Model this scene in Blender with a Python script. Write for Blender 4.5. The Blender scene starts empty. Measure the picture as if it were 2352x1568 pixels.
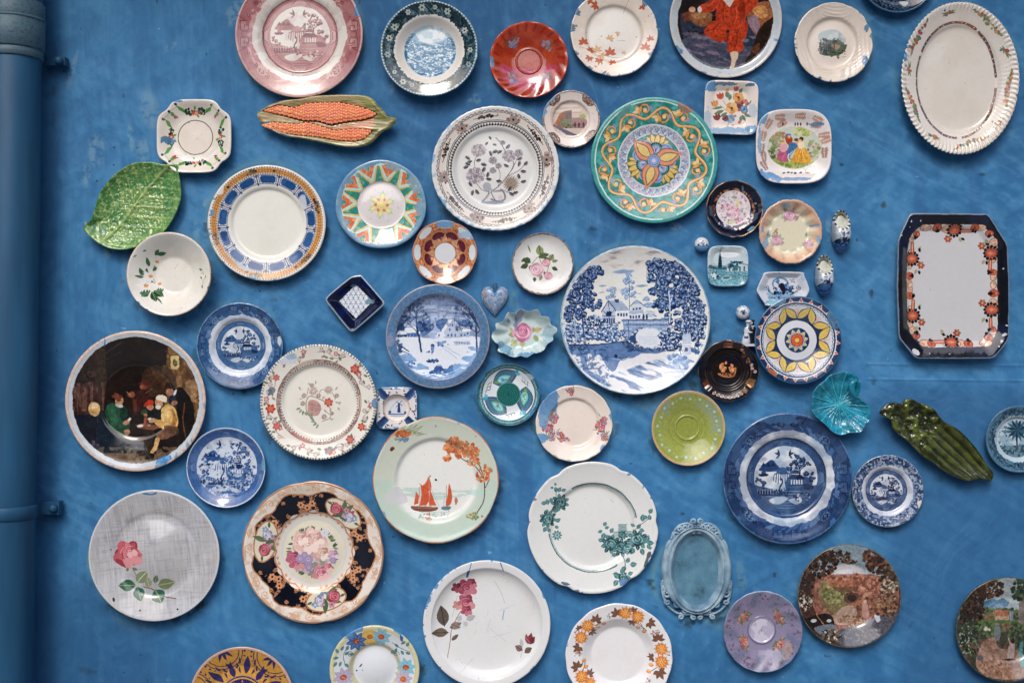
import bpy, math, random
import numpy as np
from mathutils import Vector
# ------------------------------------------------------------------ scene, camera, light
sc = bpy.context.scene
COL = sc.collection
D = 2.6                      # camera to wall, metres
VW, CX, CY = 2351, 1175.5, 784.0
S = 2.2 / VW                 # metres of wall per measuring unit
ZC = 1.62                    # height of the eye above the pavement
R_ = math.radians
cam_d = bpy.data.cameras.new('camera'); cam = bpy.data.objects.new('camera', cam_d); COL.objects.link(cam)
cam.location = (0, -D, ZC); cam.rotation_euler = (R_(90), 0, 0)
cam_d.sensor_width = 36; cam_d.lens = 36 * D / 2.2; cam_d.clip_start = .02; cam_d.clip_end = 400
sc.camera = cam
SUN_EL, SUN_AZ = 43, 192     # azimuth seen from above: 180 = straight behind the camera
w = bpy.data.worlds.new('World'); sc.world = w; w.use_nodes = True
nt = w.node_tree; bg = nt.nodes['Background']
sky = nt.nodes.new('ShaderNodeTexSky'); sky.sky_type = 'NISHITA'; sky.sun_disc = False
sky.sun_elevation = R_(SUN_EL); sky.sun_rotation = R_(SUN_AZ); sky.air_density = 1.0; sky.dust_density = 2.5; sky.ozone_density = .6
nt.links.new(sky.outputs[0], bg.inputs[0]); bg.inputs[1].default_value = .15
sd = bpy.data.lights.new('sun', 'SUN'); sd.energy = .55; sd.angle = R_(18); sd.color = (1, .98, .93)
sun = bpy.data.objects.new('sun', sd); COL.objects.link(sun)
dv = Vector((math.sin(R_(SUN_AZ)) * math.cos(R_(SUN_EL)), math.cos(R_(SUN_AZ)) * math.cos(R_(SUN_EL)), math.sin(R_(SUN_EL))))
sun.rotation_euler = dv.to_track_quat('Z', 'Y').to_euler(); sun.location = dv * 12
vs = sc.view_settings; vs.view_transform = 'Standard'; vs.look = 'None'; vs.exposure = .90; vs.gamma = 1

# ------------------------------------------------------------------ painter: paints flat glaze decoration into arrays
f4 = np.float32
def hx(c):
    if not isinstance(c, str): return np.array(c, f4)
    return np.array([int(c[i:i + 2], 16) / 255 for i in (0, 2, 4)], f4)
_tab = np.random.RandomState(7).rand(256, 256).astype(f4)
def vn(x, y, seed=0):
    xi = np.floor(x).astype(np.int32); yi = np.floor(y).astype(np.int32)
    fx = (x - xi).astype(f4); fy = (y - yi).astype(f4)
    fx = fx * fx * (3 - 2 * fx); fy = fy * fy * (3 - 2 * fy)
    xi += seed * 37; yi += seed * 91
    a = _tab[yi & 255, xi & 255]; b = _tab[yi & 255, (xi + 1) & 255]
    c = _tab[(yi + 1) & 255, xi & 255]; d = _tab[(yi + 1) & 255, (xi + 1) & 255]
    return (a + (b - a) * fx) * (1 - fy) + (c + (d - c) * fx) * fy
def fbm(x, y, seed=0, o=4):
    t = 0; amp = .5; tot = 0
    for i in range(o):
        t = t + amp * vn(x * 2 ** i + 13.7 * i, y * 2 ** i + 5.1 * i, seed + i); tot += amp; amp *= .55
    return t / tot
def sst(a, b, x):
    t = np.clip((x - a) / (b - a), 0, 1); return t * t * (3 - 2 * t)
def smooth(p, k=5, closed=True):
    p = np.asarray(p, float); n = len(p); out = []
    for i in range(n if closed else n - 1):
        g = (lambda j: p[j % n]) if closed else (lambda j: p[min(max(j, 0), n - 1)])
        a, b, c, d = g(i - 1), g(i), g(i + 1), g(i + 2)
        for t in np.arange(k) / k:
            out.append(.5 * (2 * b + (c - a) * t + (2 * a - 5 * b + 4 * c - d) * t * t + (3 * b - a - 3 * c + d) * t ** 3))
    if not closed: out.append(p[-1])
    return np.array(out)
TL = dict(A1=(0, 0, 2.24), A2=(900, 0, 2.24), A3=(1850, 0, 2.24), A4=(2600, 0, 2.24), A5=(3100, 0, 2.24),
          B1=(200, 550, 2.24), B2=(1216, 550, 2.24), B3=(2150, 350, 2.24), B4=(2750, 680, 3.246), B5=(3400, 700, 2.091),
          C1=(200, 1180, 2.178), C2=(1000, 1100, 2.24), C3=(1850, 1050, 2.24), C4=(2700, 1150, 2.851), C5=(2800, 1500, 1.865),
          D1=(300, 1850, 1.828), D2=(900, 1850, 2.24), D3=(1200, 2208, 2.315), D4=(2050, 1800, 2.24), D5=(2200, 2208, 2.315), D6=(3000, 2050, 2.217))
BLUE = '4d83b4'
class Cv:
    """square sheet of colour (rgb) and gilding (4th channel), unit = half size of the piece"""
    def __init__(s, cx, cy, r, base='ece6df', n=None):
        n = n or int(max(160, min(760, r * 4.4)))
        s.n = n; s.e = 1.05; s.cx, s.cy, s.r = cx, cy, r
        s.g = ((np.arange(n) + .5) / n * 2 * s.e - s.e).astype(f4)
        s.X, s.Y = np.meshgrid(s.g, s.g); s.R = np.hypot(s.X, s.Y); s.T = np.arctan2(s.Y, s.X)
        s.A = np.zeros((n, n, 4), f4); s.A[..., :3] = hx(base); s.clip = None; s.rot = 0
        s.rnd = random.Random(int(cx * 7 + cy)); s.u()
    def u(s): s.fr = (0, 0, 1.); return s
    def tf(s, t, well=0, dh=.016):
        x0, y0, k = TL[t]; q = 1 - well * dh / D
        vx = CX + (s.cx - CX) * q; vy = CY + (s.cy - CY) * q
        s.fr = ((vx * 1.72735 - x0) * k, (vy * 1.72735 - y0) * k, s.r * 1.72735 * k); return s
    def t(s, p):
        p = np.asarray(p, float).reshape(-1, 2); x = (p[:, 0] - s.fr[0]) / s.fr[2]; y = -(p[:, 1] - s.fr[1]) / s.fr[2]
        if s.rot:
            c, d = math.cos(s.rot), math.sin(s.rot); x, y = x * c - y * d, x * d + y * c
        return np.stack([x, y], 1)
    def ix(s, lo, hi):
        f = lambda v: int((v + s.e) / (2 * s.e) * s.n)
        a = max(0, f(lo) - 1); b = min(s.n, f(hi) + 2); return a, max(a, b)
    def put(s, sl, m, col, a=1, metal=None):
        if s.clip is not None: m = m * s.clip[sl]
        m = (m * a)[..., None].astype(f4); v = s.A[sl]
        v[..., :3] = v[..., :3] * (1 - m) + hx(col) * m
        k = 0. if metal is None else metal
        v[..., 3:] = v[..., 3:] * (1 - m) + k * m
    def mask(s, m, col, a=1, metal=None): s.put((slice(None), slice(None)), m.astype(f4), col, a, metal); return s
    def poly(s, pts, col, a=1, sm=0, metal=None):
        p = s.t(pts)
        if sm: p = smooth(p, sm if sm > 1 else 4)
        x0, x1 = s.ix(p[:, 0].min(), p[:, 0].max()); y0, y1 = s.ix(p[:, 1].min(), p[:, 1].max())
        if x1 <= x0 or y1 <= y0: return s
        x = s.g[x0:x1][None, :]; y = s.g[y0:y1][:, None]; ins = np.zeros((y1 - y0, x1 - x0), bool)
        for i in range(len(p)):
            xa, ya = p[i - 1]; xb, yb = p[i]
            if ya == yb: continue
            c = (ya > y) != (yb > y); ins ^= c & (x < (xb - xa) * (y - ya) / (yb - ya) + xa)
        s.put((slice(y0, y1), slice(x0, x1)), ins.astype(f4), col, a, metal); return s
    def ell(s, x, y, rx, ry=None, rot=0, col='000000', a=1, soft=0, metal=None):
        ry = rx if ry is None else ry
        (px, py), = s.t([(x, y)]); rx /= s.fr[2]; ry /= s.fr[2]; m_ = max(rx, ry)
        x0, x1 = s.ix(px - m_, px + m_); y0, y1 = s.ix(py - m_, py + m_)
        if x1 <= x0 or y1 <= y0: return s
        X = s.g[x0:x1][None, :] - px; Y = s.g[y0:y1][:, None] - py
        an = math.radians(rot) + s.rot; c, d = math.cos(an), math.sin(an)
        q = ((X * c + Y * d) / rx) ** 2 + ((-X * d + Y * c) / ry) ** 2
        m = np.clip((1 - q) / soft, 0, 1) if soft else (q <= 1).astype(f4)
        s.put((slice(y0, y1), slice(x0, x1)), m, col, a, metal); return s
    def line(s, pts, w, col, a=1, sm=0, metal=None, w2=None):
        p = s.t(pts)
        if sm: p = smooth(p, sm if sm > 1 else 4, False)
        w = max(w / s.fr[2] / 2, 1.0 * s.e / s.n * .9); wb = w if w2 is None else max(w2 / s.fr[2] / 2, .9 * s.e / s.n)
        x0, x1 = s.ix(p[:, 0].min() - w, p[:, 0].max() + w); y0, y1 = s.ix(p[:, 1].min() - w, p[:, 1].max() + w)
        if x1 <= x0 or y1 <= y0: return s
        M = np.zeros((y1 - y0, x1 - x0), bool); n = len(p) - 1
        for i in range(n):
            (xa, ya), (xb, yb) = p[i], p[i + 1]; ww = w + (wb - w) * i / max(1, n - 1) if w2 is not None else w
            a0, a1 = s.ix(min(xa, xb) - ww, max(xa, xb) + ww); b0, b1 = s.ix(min(ya, yb) - ww, max(ya, yb) + ww)
            if a1 <= a0 or b1 <= b0: continue
            X = s.g[a0:a1][None, :] - xa; Y = s.g[b0:b1][:, None] - ya; dx, dy = xb - xa, yb - ya
            tt = np.clip((X * dx + Y * dy) / (dx * dx + dy * dy + 1e-12), 0, 1)
            M[b0 - y0:b1 - y0, a0 - x0:a1 - x0] |= (X - tt * dx) ** 2 + (Y - tt * dy) ** 2 <= ww * ww
        s.put((slice(y0, y1), slice(x0, x1)), M.astype(f4), col, a, metal); return s
    # ---- whole-sheet things
    def ring(s, r0, r1, col, a=1, metal=None, soft=0.):
        m = sst(r0 - soft, r0 + soft, s.R) * (1 - sst(r1 - soft, r1 + soft, s.R)) if soft else ((s.R >= r0) & (s.R < r1))
        return s.mask(np.asarray(m, f4), col, a, metal)
    def nz(s, f, seed=0, o=4): return fbm(s.X * f + 40, s.Y * f + 40, seed, o)
    def pnz(s, fr_, ft, seed=0, o=3):   # noise in polar space
        return fbm(s.R * fr_ + np.cos(s.T) * ft * .8 + 30, np.sin(s.T) * ft * .8 + 60, seed, o)
    def mott(s, f, cols, a=.5, seed=0, o=4, clipm=None):
        q = s.nz(f, seed, o); m0 = np.ones_like(q) if clipm is None else clipm
        s.mask(sst(.5, .62, q) * m0, cols[0], a)
        if len(cols) > 1: s.mask(sst(.5, .38, q) * m0, cols[1], a)
        return s
    def pol(s, n, fn, r0=0, only=None):
        for i in range(n):
            if only is not None and i not in only: continue
            s.rot = -(r0 + i * 360 / n) * math.pi / 180; fn(i)
        s.rot = 0; return s
    # ---- motifs (frame units, y down; angles counter-clockwise on screen)
    def leaf(s, x, y, L, W, ang, col, vein=None, a=1, jag=0, metal=None):
        L *= 1.1; W *= 1.2; an = math.radians(ang); dx, dy = math.cos(an), -math.sin(an); P = []
        N = 9
        for sd_ in (1, -1):
            for i in (range(N + 1) if sd_ > 0 else range(N - 1, 0, -1)):
                t = i / N; h = W * .5 * math.sin(math.pi * t ** .85) * (1 + (jag * (i % 2)))
                P.append((x + dx * L * t - dy * h * sd_, y + dy * L * t + dx * h * sd_))
        s.poly(P, col, a, metal=metal)
        if vein: s.line([(x, y), (x + dx * L * .95, y + dy * L * .95)], W * .08, vein, a)
        return s
    def flower(s, x, y, r, n, col, cc=None, rot=0, pw=.42, cr=.28, a=1, metal=None):
        for i in range(n):
            an = 2 * math.pi * i / n + math.radians(rot)
            s.ell(x + math.cos(an) * r * .58, y - math.sin(an) * r * .58, r * .46, r * pw * .8 if n < 8 else r * pw * .5, math.degrees(an), col, a, metal=metal)
        if cc: s.ell(x, y, r * cr, col=cc)
        return s
    def rose(s, x, y, r, c3, a=1):
        r *= 1.12; dk, md, lt = c3; rn = s.rnd; k0 = rn.random() * 6
        for i in range(6):
            an = i * 1.047 + k0; s.ell(x + math.cos(an) * r * .48, y + math.sin(an) * r * .42, r * .56, r * .46, rn.random() * 180, (md, dk, lt)[i % 3] if i % 3 < 2 else md, a)
        s.ell(x, y, r * .66, r * .6, 0, md, a)
        for i, (q, c) in enumerate(((.78, dk), (.6, lt), (.42, dk), (.25, lt))):
            for j in range(2):
                t0 = k0 + i * 1.3 + j * 3.1
                P = [(x + math.cos(t0 + k * .4) * r * q, y + math.sin(t0 + k * .4) * r * q * .85) for k in range(6)]
                s.line(P, r * .13, c, a * .75)
        s.ell(x - r * .1, y - r * .1, r * .14, col=dk, a=a); return s
    def blobs(s, x, y, rx, ry, n, size, cols, a=1, asp=1, seed=None, metal=None):
        rn = random.Random(seed) if seed is not None else s.rnd
        for i in range(n):
            an = rn.random() * 6.283; q = rn.random() ** .5; z = size * (.6 + .8 * rn.random())
            s.ell(x + math.cos(an) * q * rx, y + math.sin(an) * q * ry, z, z * (asp if asp == 1 else asp * (.7 + .6 * rn.random())), rn.random() * 180, cols[rn.randrange(len(cols))], a, metal=metal)
        return s
    def bush(s, x, y, rx, ry, n, size, dk, md, lt):
        rn = s.rnd; L = []
        for i in range(max(3, int(n * .62))):
            an = rn.random() * 6.283; q = rn.random() ** .5; L.append((y + math.sin(an) * q * ry, x + math.cos(an) * q * rx))
        for (yy, xx) in sorted(L):
            z = size * (.7 + .6 * rn.random()); s.ell(xx, yy, z, z * .8, rn.random() * 180, dk)
            for k in range(8):
                a_ = rn.random() * 3.14; q = z * rn.random(); s.ell(xx + math.cos(a_) * q - z * .1, yy - math.sin(a_) * q * .75, z * .38, z * .2, rn.random() * 180, (md, lt, md)[k % 3])
        return s
    def scroll(s, x, y, r, ang, d, w_, col, turns=1.3, metal=None, a=1):
        P = []
        for i in range(15):
            t = i / 14; an = math.radians(ang) + d * turns * 6.283 * t; q = r * (1 - .8 * t); P.append((x + math.cos(an) * q, y - math.sin(an) * q))
        s.line(P, w_, col, a, metal=metal); s.ell(P[-1][0], P[-1][1], w_ * .9, col=col, a=a, metal=metal); return s
    def sprig(s, x, y, r, fl, gr, n=5, seed=1, ls=.35, a=1):
        rn = random.Random(seed)
        for i in range(n + 2):
            an = rn.random() * 360; s.leaf(x, y, r * (.7 + .5 * rn.random()), r * ls, an, gr[rn.randrange(len(gr))], a=a)
        for i in range(n):
            an = rn.random() * 6.28; q = r * .65 * rn.random() ** .5; z = r * (.22 + .16 * rn.random())
            c = fl[rn.randrange(len(fl))]; xx = x + math.cos(an) * q; yy = y + math.sin(an) * q
            s.flower(xx, yy, z, 5, c, rot=rn.random() * 70, a=a); s.ell(xx, yy, z * .28, col=fl[(i + 1) % len(fl)], a=a)
        return s
    def smear(s, amt=.5, seed=3, r0=.86, col=BLUE, a0=None, a1=None, f=7):
        """streaks of the wall's blue paint that were brushed over the edge"""
        q = s.pnz(5, f, seed, 4); m = sst(r0, 1.0, s.R) * amt
        if a0 is not None:
            tt = (np.degrees(s.T) - a0) % 360; m = m * sst(0, 8, tt) * sst(a1 - a0, a1 - a0 - 8, tt)
        th = .77 - .30 * m; s.mask(sst(th, th + .05, q) * (m > .01), col, .85); return s
    def patch(s, x, y, rx, ry, col, seed=1, th=.5, a=.9, f=14, metal=None, rot=0):
        (px, py), = s.t([(x, y)]); rx /= s.fr[2]; ry /= s.fr[2]; an = math.radians(rot)
        k = max(rx, ry) * 1.4; x0, x1 = s.ix(px - k, px + k); y0, y1 = s.ix(py - k, py + k)
        if x1 <= x0 or y1 <= y0: return s
        sl = (slice(y0, y1), slice(x0, x1)); A, B = s.X[sl], s.Y[sl]
        X = (A - px) * math.cos(an) + (B - py) * math.sin(an); Y = -(A - px) * math.sin(an) + (B - py) * math.cos(an)
        q = 1 - np.hypot(X / rx, Y / ry); q = q + (fbm(A * f + 40, B * f + 40, seed, 3) - .5) * 1.1
        s.put(sl, sst(0, .12, q), col, a, metal); return s
    def specks(s, n, col, size=.006, seed=1, a=.8):
        rn = random.Random(seed); s.u()
        for i in range(n):
            an = rn.random() * 6.28; q = rn.random() ** .5 * .97; z = size * (.4 + 1.2 * rn.random())
            s.ell(math.cos(an) * q, math.sin(an) * q, z, z * (.5 + rn.random()), rn.random() * 180, col, a)
        return s
    def scratch(s, n, col, seed=1, w_=.006, L=.25, a=.5, lo=0, hi=.95):
        rn = random.Random(seed); s.u()
        for i in range(n):
            an = rn.random() * 6.28; q = lo + (hi - lo) * rn.random(); x, y = math.cos(an) * q, math.sin(an) * q; d = rn.random() * 3.14; l = L * rn.random()
            s.line([(x, y), (x + math.cos(d) * l * .5, y + math.sin(d) * l * .5 + .01), (x + math.cos(d) * l, y + math.sin(d) * l)], w_, col, a)
        return s
    def wear(s, seed=5, a=.10, warm='b8a48a'):
        """faint tea staining and dust of old glaze"""
        q = s.nz(3.1, seed, 5); s.mask(sst(.45, .75, q), warm, a)
        q = s.nz(26, seed + 2, 3); s.mask(sst(.80, .86, q), '8f8a84', a * 2); return s
    def warp(s, amp=.006, f=9, grain=.10, seed=3):
        """unsteady brush: shifts the drawing a little and lets the colour vary like hand painting or transfer print"""
        k = s.n / 2 / s.e; dx = (fbm(s.X * f + 50, s.Y * f + 50, seed, 3) - .5) * amp * 4; dy = (fbm(s.X * f + 90, s.Y * f + 20, seed + 4, 3) - .5) * amp * 4
        i = np.clip((s.X + dx + s.e) * k, 0, s.n - 1).astype(int); j = np.clip((s.Y + dy + s.e) * k, 0, s.n - 1).astype(int); s.A = s.A[j, i]
        for _ in range(2 if grain > .15 else 0): A = s.A; s.A = (A * 2 + np.roll(A, 1, 0) + np.roll(A, -1, 0) + np.roll(A, 1, 1) + np.roll(A, -1, 1)) / 6
        g = fbm(s.X * 30 + 50, s.Y * 30 + 50, seed + 8, 3) - .5; sat = s.A[..., :3].max(-1) - s.A[..., :3].min(-1); dark = 1 - s.A[..., :3].min(-1)
        s.A[..., :3] *= (1 + g * grain * 4 * np.clip(dark * 1.6 - .3, .1, 1))[..., None]; return s
    def image(s, name):
        im = bpy.data.images.new(name, s.n, s.n, alpha=True); im.alpha_mode = 'CHANNEL_PACKED'
        a = np.clip(s.A, 0, 1); im.pixels.foreach_set(a.ravel().astype(f4)); im.update(); return im
# ------------------------------------------------------------------ decoration of each piece
def fret(c, x, y, k, col, w_, fl=1):
    """broken key fret of the willow borders, centred at x,y"""
    P = [(-95, -34), (-70, 8), (-70, -22), (-20, -22), (-20, 18), (-48, 18), (-48, -4), (-34, -4)]
    c.line([(x + a * k * fl, y + b * k) for a, b in P], w_, col)
    P = [(-14, 14), (-14, -14), (14, -14), (14, 14)]
    c.line([(x + a * k * fl, y + b * k) for a, b in P], w_, col)
    P = [(95, -34), (70, 8), (70, -22), (20, -22), (20, 18), (48, 18), (48, -4), (34, -4)]
    c.line([(x + a * k * fl, y + b * k) for a, b in P], w_, col)
def willow(c, ink, mid, pale, white, rim_in=.72, well=.59, sc_=.47, fade=.0, seed=1, busy=0):
    c.u(); c.A[..., :3] = hx(white); rn = random.Random(seed)
    # border
    m = (c.R > rim_in) & (c.R < .985); edge = c.pnz(14, 9, seed, 3) * .06
    m = (c.R > rim_in + edge - .03) & (c.R < .985); c.mask(m, mid)
    lines = (np.sin((c.X + c.Y) * c.n * .42) > .1); c.mask(m & lines & (c.R > rim_in + .06), ink, .30)
    c.mask(m & (c.pnz(16, 12, seed + 3, 4) > .53) & (c.R < rim_in + .10), pale, .7)
    c.ring(.955, .965, ink, .6); c.ring(.985, 1.2, pale)
    rm = (rim_in + .97) / 2; k = (.97 - rim_in) / 75
    for i, a in enumerate((0, 90, 180, 270)):
        c.pol(1, lambda i: (c.poly([(-70 * k, -rm + .02), (-20 * k, -rm + .02), (-20 * k, -rm - 20 * k), (-70 * k, -rm - 20 * k)], pale, .35),
              c.poly([(70 * k, -rm + .02), (20 * k, -rm + .02), (20 * k, -rm - 20 * k), (70 * k, -rm - 20 * k)], pale, .35),
              fret(c, 0, -rm, k, ink, .010), [c.ell(q * .30, -rm + .055, .022, col=ink) or 0 for q in (-1, 1)], [c.ell(q * .30, -rm + .055, .009, col=pale) for q in (-1, 1)]), a)
        c.pol(1, lambda i: (c.ell(0, -rm + .02, .085, .05, 0, pale, .6), [c.ell(math.cos(j * 1.05) * .045, -rm + .02 + math.sin(j * 1.05) * .024, .017, .013, 0, ink) for j in range(6)],
              c.scroll(-.13, -rm + .03, .035, 0, 1, .009, ink), c.scroll(.13, -rm + .03, .035, 180, -1, .009, ink), c.blobs(0, -rm + .06, .17, .03, 24, .008, [ink, pale])), a + 45)
    # inner band
    c.ring(well * .79, well, mid); c.mask((c.R > well * .79) & (c.R < well) & (np.sin(c.T * 90) * np.sin(c.R * 190) > .25), pale, .5)
    c.ring(well - .012, well, ink, .8); c.ring(well * .79 - .006, well * .79 + .006, ink, .6)
    q = well * .9
    for a in (0, 90, 180, 270):
        c.pol(1, lambda i: (c.poly([(-.09, -q - .03), (.09, -q - .03), (.075, -q + .05), (-.075, -q + .05)], pale, .45),
              c.line([(-.15, -q + .05), (-.09, -q + .0), (-.06, -q - .04), (.06, -q - .04), (.09, -q), (.15, -q + .05)], .009, ink),
              c.line([(-.06, -q + .03), (.06, -q + .03)], .009, ink)), a)
    # scene, in the frame of a medallion of radius 270
    c.clip = (c.R < well * .79).astype(f4); s0 = well * .79; c.fr = (0, 0, 270 / s0)
    c.mask(c.R < s0, white)
    c.poly([(-270, 60), (-120, 95), (-60, 130), (40, 90), (270, 60), (270, 280), (-270, 280)], mid, .85)     # water
    for i in range(16): y = 90 + i * 12; c.line([(-200 + rn.random() * 200, y), (60 + rn.random() * 180, y + 4)], 3, ink if i % 2 else white, .5)
    c.poly([(-140, 190), (-60, 160), (20, 170), (-30, 215), (-100, 225)], white, .95, 1)
    c.poly([(20, 190), (90, 175), (150, 185), (90, 230)], white, .9, 1)
    # far island, top left
    c.poly([(-230, -60), (-190, -110), (-120, -150), (-80, -110), (-50, -65), (-130, -50)], mid, 1, 1)
    for x in (-190, -150, -110): c.poly([(x - 22, -95), (x, -130), (x + 22, -95)], ink); c.poly([(x - 12, -95), (x + 12, -95), (x + 12, -72), (x - 12, -72)], mid)
    for i in range(6): c.line([(-220 + i * 8, -100 + i * 9), (-60 + i * 4, -104 + i * 9)], 3, ink, .6)
    # boat, small bank left
    c.poly([(-230, -30), (-150, -30), (-165, -12), (-215, -10)], ink, 1, 1); c.poly([(-205, -52), (-175, -52), (-170, -30), (-210, -30)], mid)
    c.bush(-200, 60, 30, 30, 9, 13, ink, mid, pale); c.line([(-200, 60), (-200, 110)], 5, ink)
    c.bush(-235, 15, 22, 30, 8, 11, ink, mid, pale)
    c.poly([(-250, 110), (-60, 120), (-40, 150), (-240, 150)], ink, .8, 1); [c.line([(x, 100), (x, 140)], 4, white, .8) for x in range(-240, -60, 22)]
    # birds
    for (x, y, f) in ((-55, -195, 1), (25, -195, -1)):
        c.leaf(x, y - 20, 55, 13, 250 if f > 0 else 290, ink); c.leaf(x, y + 15, 60, 14, 105 + (0 if f > 0 else -30), ink); c.leaf(x, y, 46, 16, 160 if f > 0 else 20, ink); c.leaf(x, y + 6, 42, 13, 220 if f > 0 else 320, mid)
    # willow tree
    c.line([(-40, 140), (-55, 90), (-30, 40), (-45, 0)], 11, ink, 1, 1)
    for i in range(9): x = -95 + i * 17; c.line([(-40, -28 - abs(4 - i) * 2), (x, -30 - (4 - abs(4 - i)) * 8), (x + (i - 4) * 3, 25 + (i % 3) * 14)], 8, (mid, ink)[i % 2], .9, 1)
    c.poly([(-80, -70), (-20, -90), (10, -60), (0, -30), (-70, -40)], mid, .9, 1); [c.line([(-75, -40 - i * 11), (5, -50 - i * 11)], 3, pale, .8) for i in range(4)]
    # pagoda right
    c.poly([(-10, 60), (10, 0), (60, -20), (180, -10), (230, 30), (230, 110), (0, 110)], mid, .9)
    c.poly([(15, 10), (45, -25), (130, -25), (165, 10)], ink); c.poly([(45, -32), (70, -65), (105, -65), (128, -32)], ink, .9); c.poly([(66, -70), (88, -100), (110, -70)], ink, .8)
    c.poly([(35, 12), (150, 12), (150, 60), (35, 60)], mid); [c.poly([(x, 18), (x + 13, 18), (x + 13, 56), (x, 56)], white) for x in (42, 64, 86, 108, 130)]; c.line([(20, 66), (175, 66)], 7, ink)
    c.poly([(150, 50), (215, 60), (240, 90), (160, 100)], ink, .8, 1)
    # big tree
    c.line([(100, 20), (120, -60), (90, -130), (110, -190)], 10, ink, 1, 1); c.line([(115, -60), (170, -110)], 7, ink)
    for (x, y, q, n_) in ((105, -190, 40, 9), (150, -150, 45, 10), (65, -120, 42, 8), (180, -110, 36, 8), (120, -110, 50, 10), (30, -75, 28, 5), (50, -50, 22, 4), (190, -40, 40, 9), (215, 5, 35, 7)): c.bush(x, y, q, q * .5, n_, 15, ink, mid, pale)
    # bridge and people
    c.line([(-130, 150), (-100, 118), (-60, 112), (-20, 125), (5, 160)], 9, ink, 1, 1); [c.ell(x, 104, 5, 10, 0, ink) for x in (-85, -62, -38)]
    c.blobs(150, 170, 90, 40, 26 + busy * 30, 8, [ink, mid, white], .8); c.blobs(-10, 130, 60, 40, 16, 7, [ink, mid], .8)
    c.blobs(0, 0, 250, 250, busy * 60, 9, [ink, mid, white], .6)
    c.clip = None; c.rot = 0; c.u(); c.mott(5, [white, ink], .12, seed); return c
PAINT = {}
def paint(k):
    def d(f): PAINT[k] = f; return f
    return d
@paint('pink_willow')
def _(c):
    willow(c, '74323e', 'b07274', 'd8b4ae', 'e8e4dc', .745, .60)
    c.smear(.5, 2, .9, a0=-30, a1=40); c.scratch(5, '77604e', 4, .004, .2, .6, .6); c.tf('A2', 1); c.line([(590, 665), (580, 720)], 3, '77604e'); c.wear(3)
@paint('blue_view_bowl')
def _(c):
    c.A[..., :3] = hx('ece6de'); c.u(); ed = .72 + (c.pnz(3, 30, 4, 3) - .5) * .07
    c.mask(c.R > ed, '22383f'); c.mask((c.R > ed) & (c.pnz(18, 16, 2, 4) > .55), '4c7384', .75); c.mask((c.R > ed) & (c.R < .94) & (c.pnz(26, 26, 8, 3) > .62), '0f2024', .8)
    c.ring(.965, .99, '6d94a6'); c.mask((c.R > .955) & (c.R < .985) & (np.sin(c.T * 95) > 0), 'd5dde0', .8); c.ring(.988, 1.2, '5b7f95')
    for a in (8, 26, 63, 92, 112, 150, 172, 205, 218, 236, 262, 285, 302, 330, 350):
        c.pol(1, lambda i: (c.flower(0, -.845 + .03 * math.sin(a * 7), .062 + .014 * math.sin(a * 3), 6, ('c0c6c0', '93a5a6', 'b4bcb6')[a % 3], '2b3c40', rot=a, pw=.4), c.flower(.075, -.80, .035, 5, '7f9294', '2d3e42', rot=a), c.leaf(-.09, -.80, .09, .03, a * 5, '5c7478')), a)
    c.ring(.535, .55, 'e9e9e6')
    m = (c.R < .535).astype(f4); c.clip = m; c.mask(m, 'dfe7ea')
    c.tf('A2', 1); c.fr = (1797, 456, c.fr[2])
    b, l, w_ = '3f78a0', '7fabc6', 'e2ecf0'
    c.mask((c.nz(9, 3, 4) > .5) & (c.Y > .1), 'b4cfdc', .9)
    c.poly([(1560, 420), (1600, 320), (1660, 290), (1700, 350), (1800, 380), (1900, 360), (1960, 330), (2040, 380), (2040, 700), (1560, 700)], l, .95, 1)
    c.bush(1625, 370, 50, 60, 22, 16, b, l, w_); c.bush(1970, 400, 70, 60, 20, 14, b, l, w_)
    q = fbm(c.X * 16, c.Y * 30, 5, 4); low = (c.Y < .17)
    c.mask((q > .52) & low, b, .9); c.mask((q < .42) & low, w_, .85); c.mask((fbm(c.X * 40, c.Y * 60, 8, 3) > .58) & low, '2c6490', .8)
    c.blobs(1860, 520, 120, 40, 26, 9, [w_, 'c8dde8'], .9); c.poly([(1680, 350), (1800, 370), (1900, 400), (1800, 395)], w_, .7, 1)
    c.line([(1955, 330), (1955, 400)], 8, b); c.line([(1700, 700), (1600, 560), (1640, 500)], 10, w_, .6, 1)
    c.clip = None; c.smear(.35, 4, .93, 'c8d4dc', a0=-60, a1=30)
@paint('red_saucer')
def _(c):
    c.A[..., :3] = hx('a83c24'); c.mott(4, ['b84a2a', '9a2c18'], .6, 3)
    q = c.T * 24 + c.R * 7; m = (c.R > .74)
    c.mask(m * sst(.55, .95, np.sin(q) * .5 + .5), '7c1f14', .55); c.mask((c.R > .93), 'd0583a', .6)
    # ragged pink area over the lower half
    lo = -c.Y * .9 - .12 + (c.nz(5, 9, 4) - .5) * .7; c.mask(sst(0, .16, lo) * sst(.86, .70, c.R), 'b94a70', .85)
    c.ring(.33, .355, '7e2414', .8); c.ring(.355, .37, 'd86a3a', .8)
    for a in (48, 135, 222, 318):
        c.pol(1, lambda i: (c.sprig(-.02, -.62, .17, ['6f6d96', '8f8cae', 'a8776c'], ['7d5a40', '6a4a3a'], 7, a), c.sprig(.12, -.6, .1, ['8a88b0', 'b08a90'], ['7d5a40'], 4, a + 1),
              c.line([(-.2, -.58), (.2, -.62)], .012, '8c4a50')), a)
    c.u(); c.line([(-.06, .62), (.32, .86)], .022, '8c8ea6', .8); c.smear(.65, 3, .9, '8fa6c0', 150, 240); c.smear(.3, 9, .96, '7ba0c4'); c.patch(-.96, .05, .09, .16, '6c93b8', 3)
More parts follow.
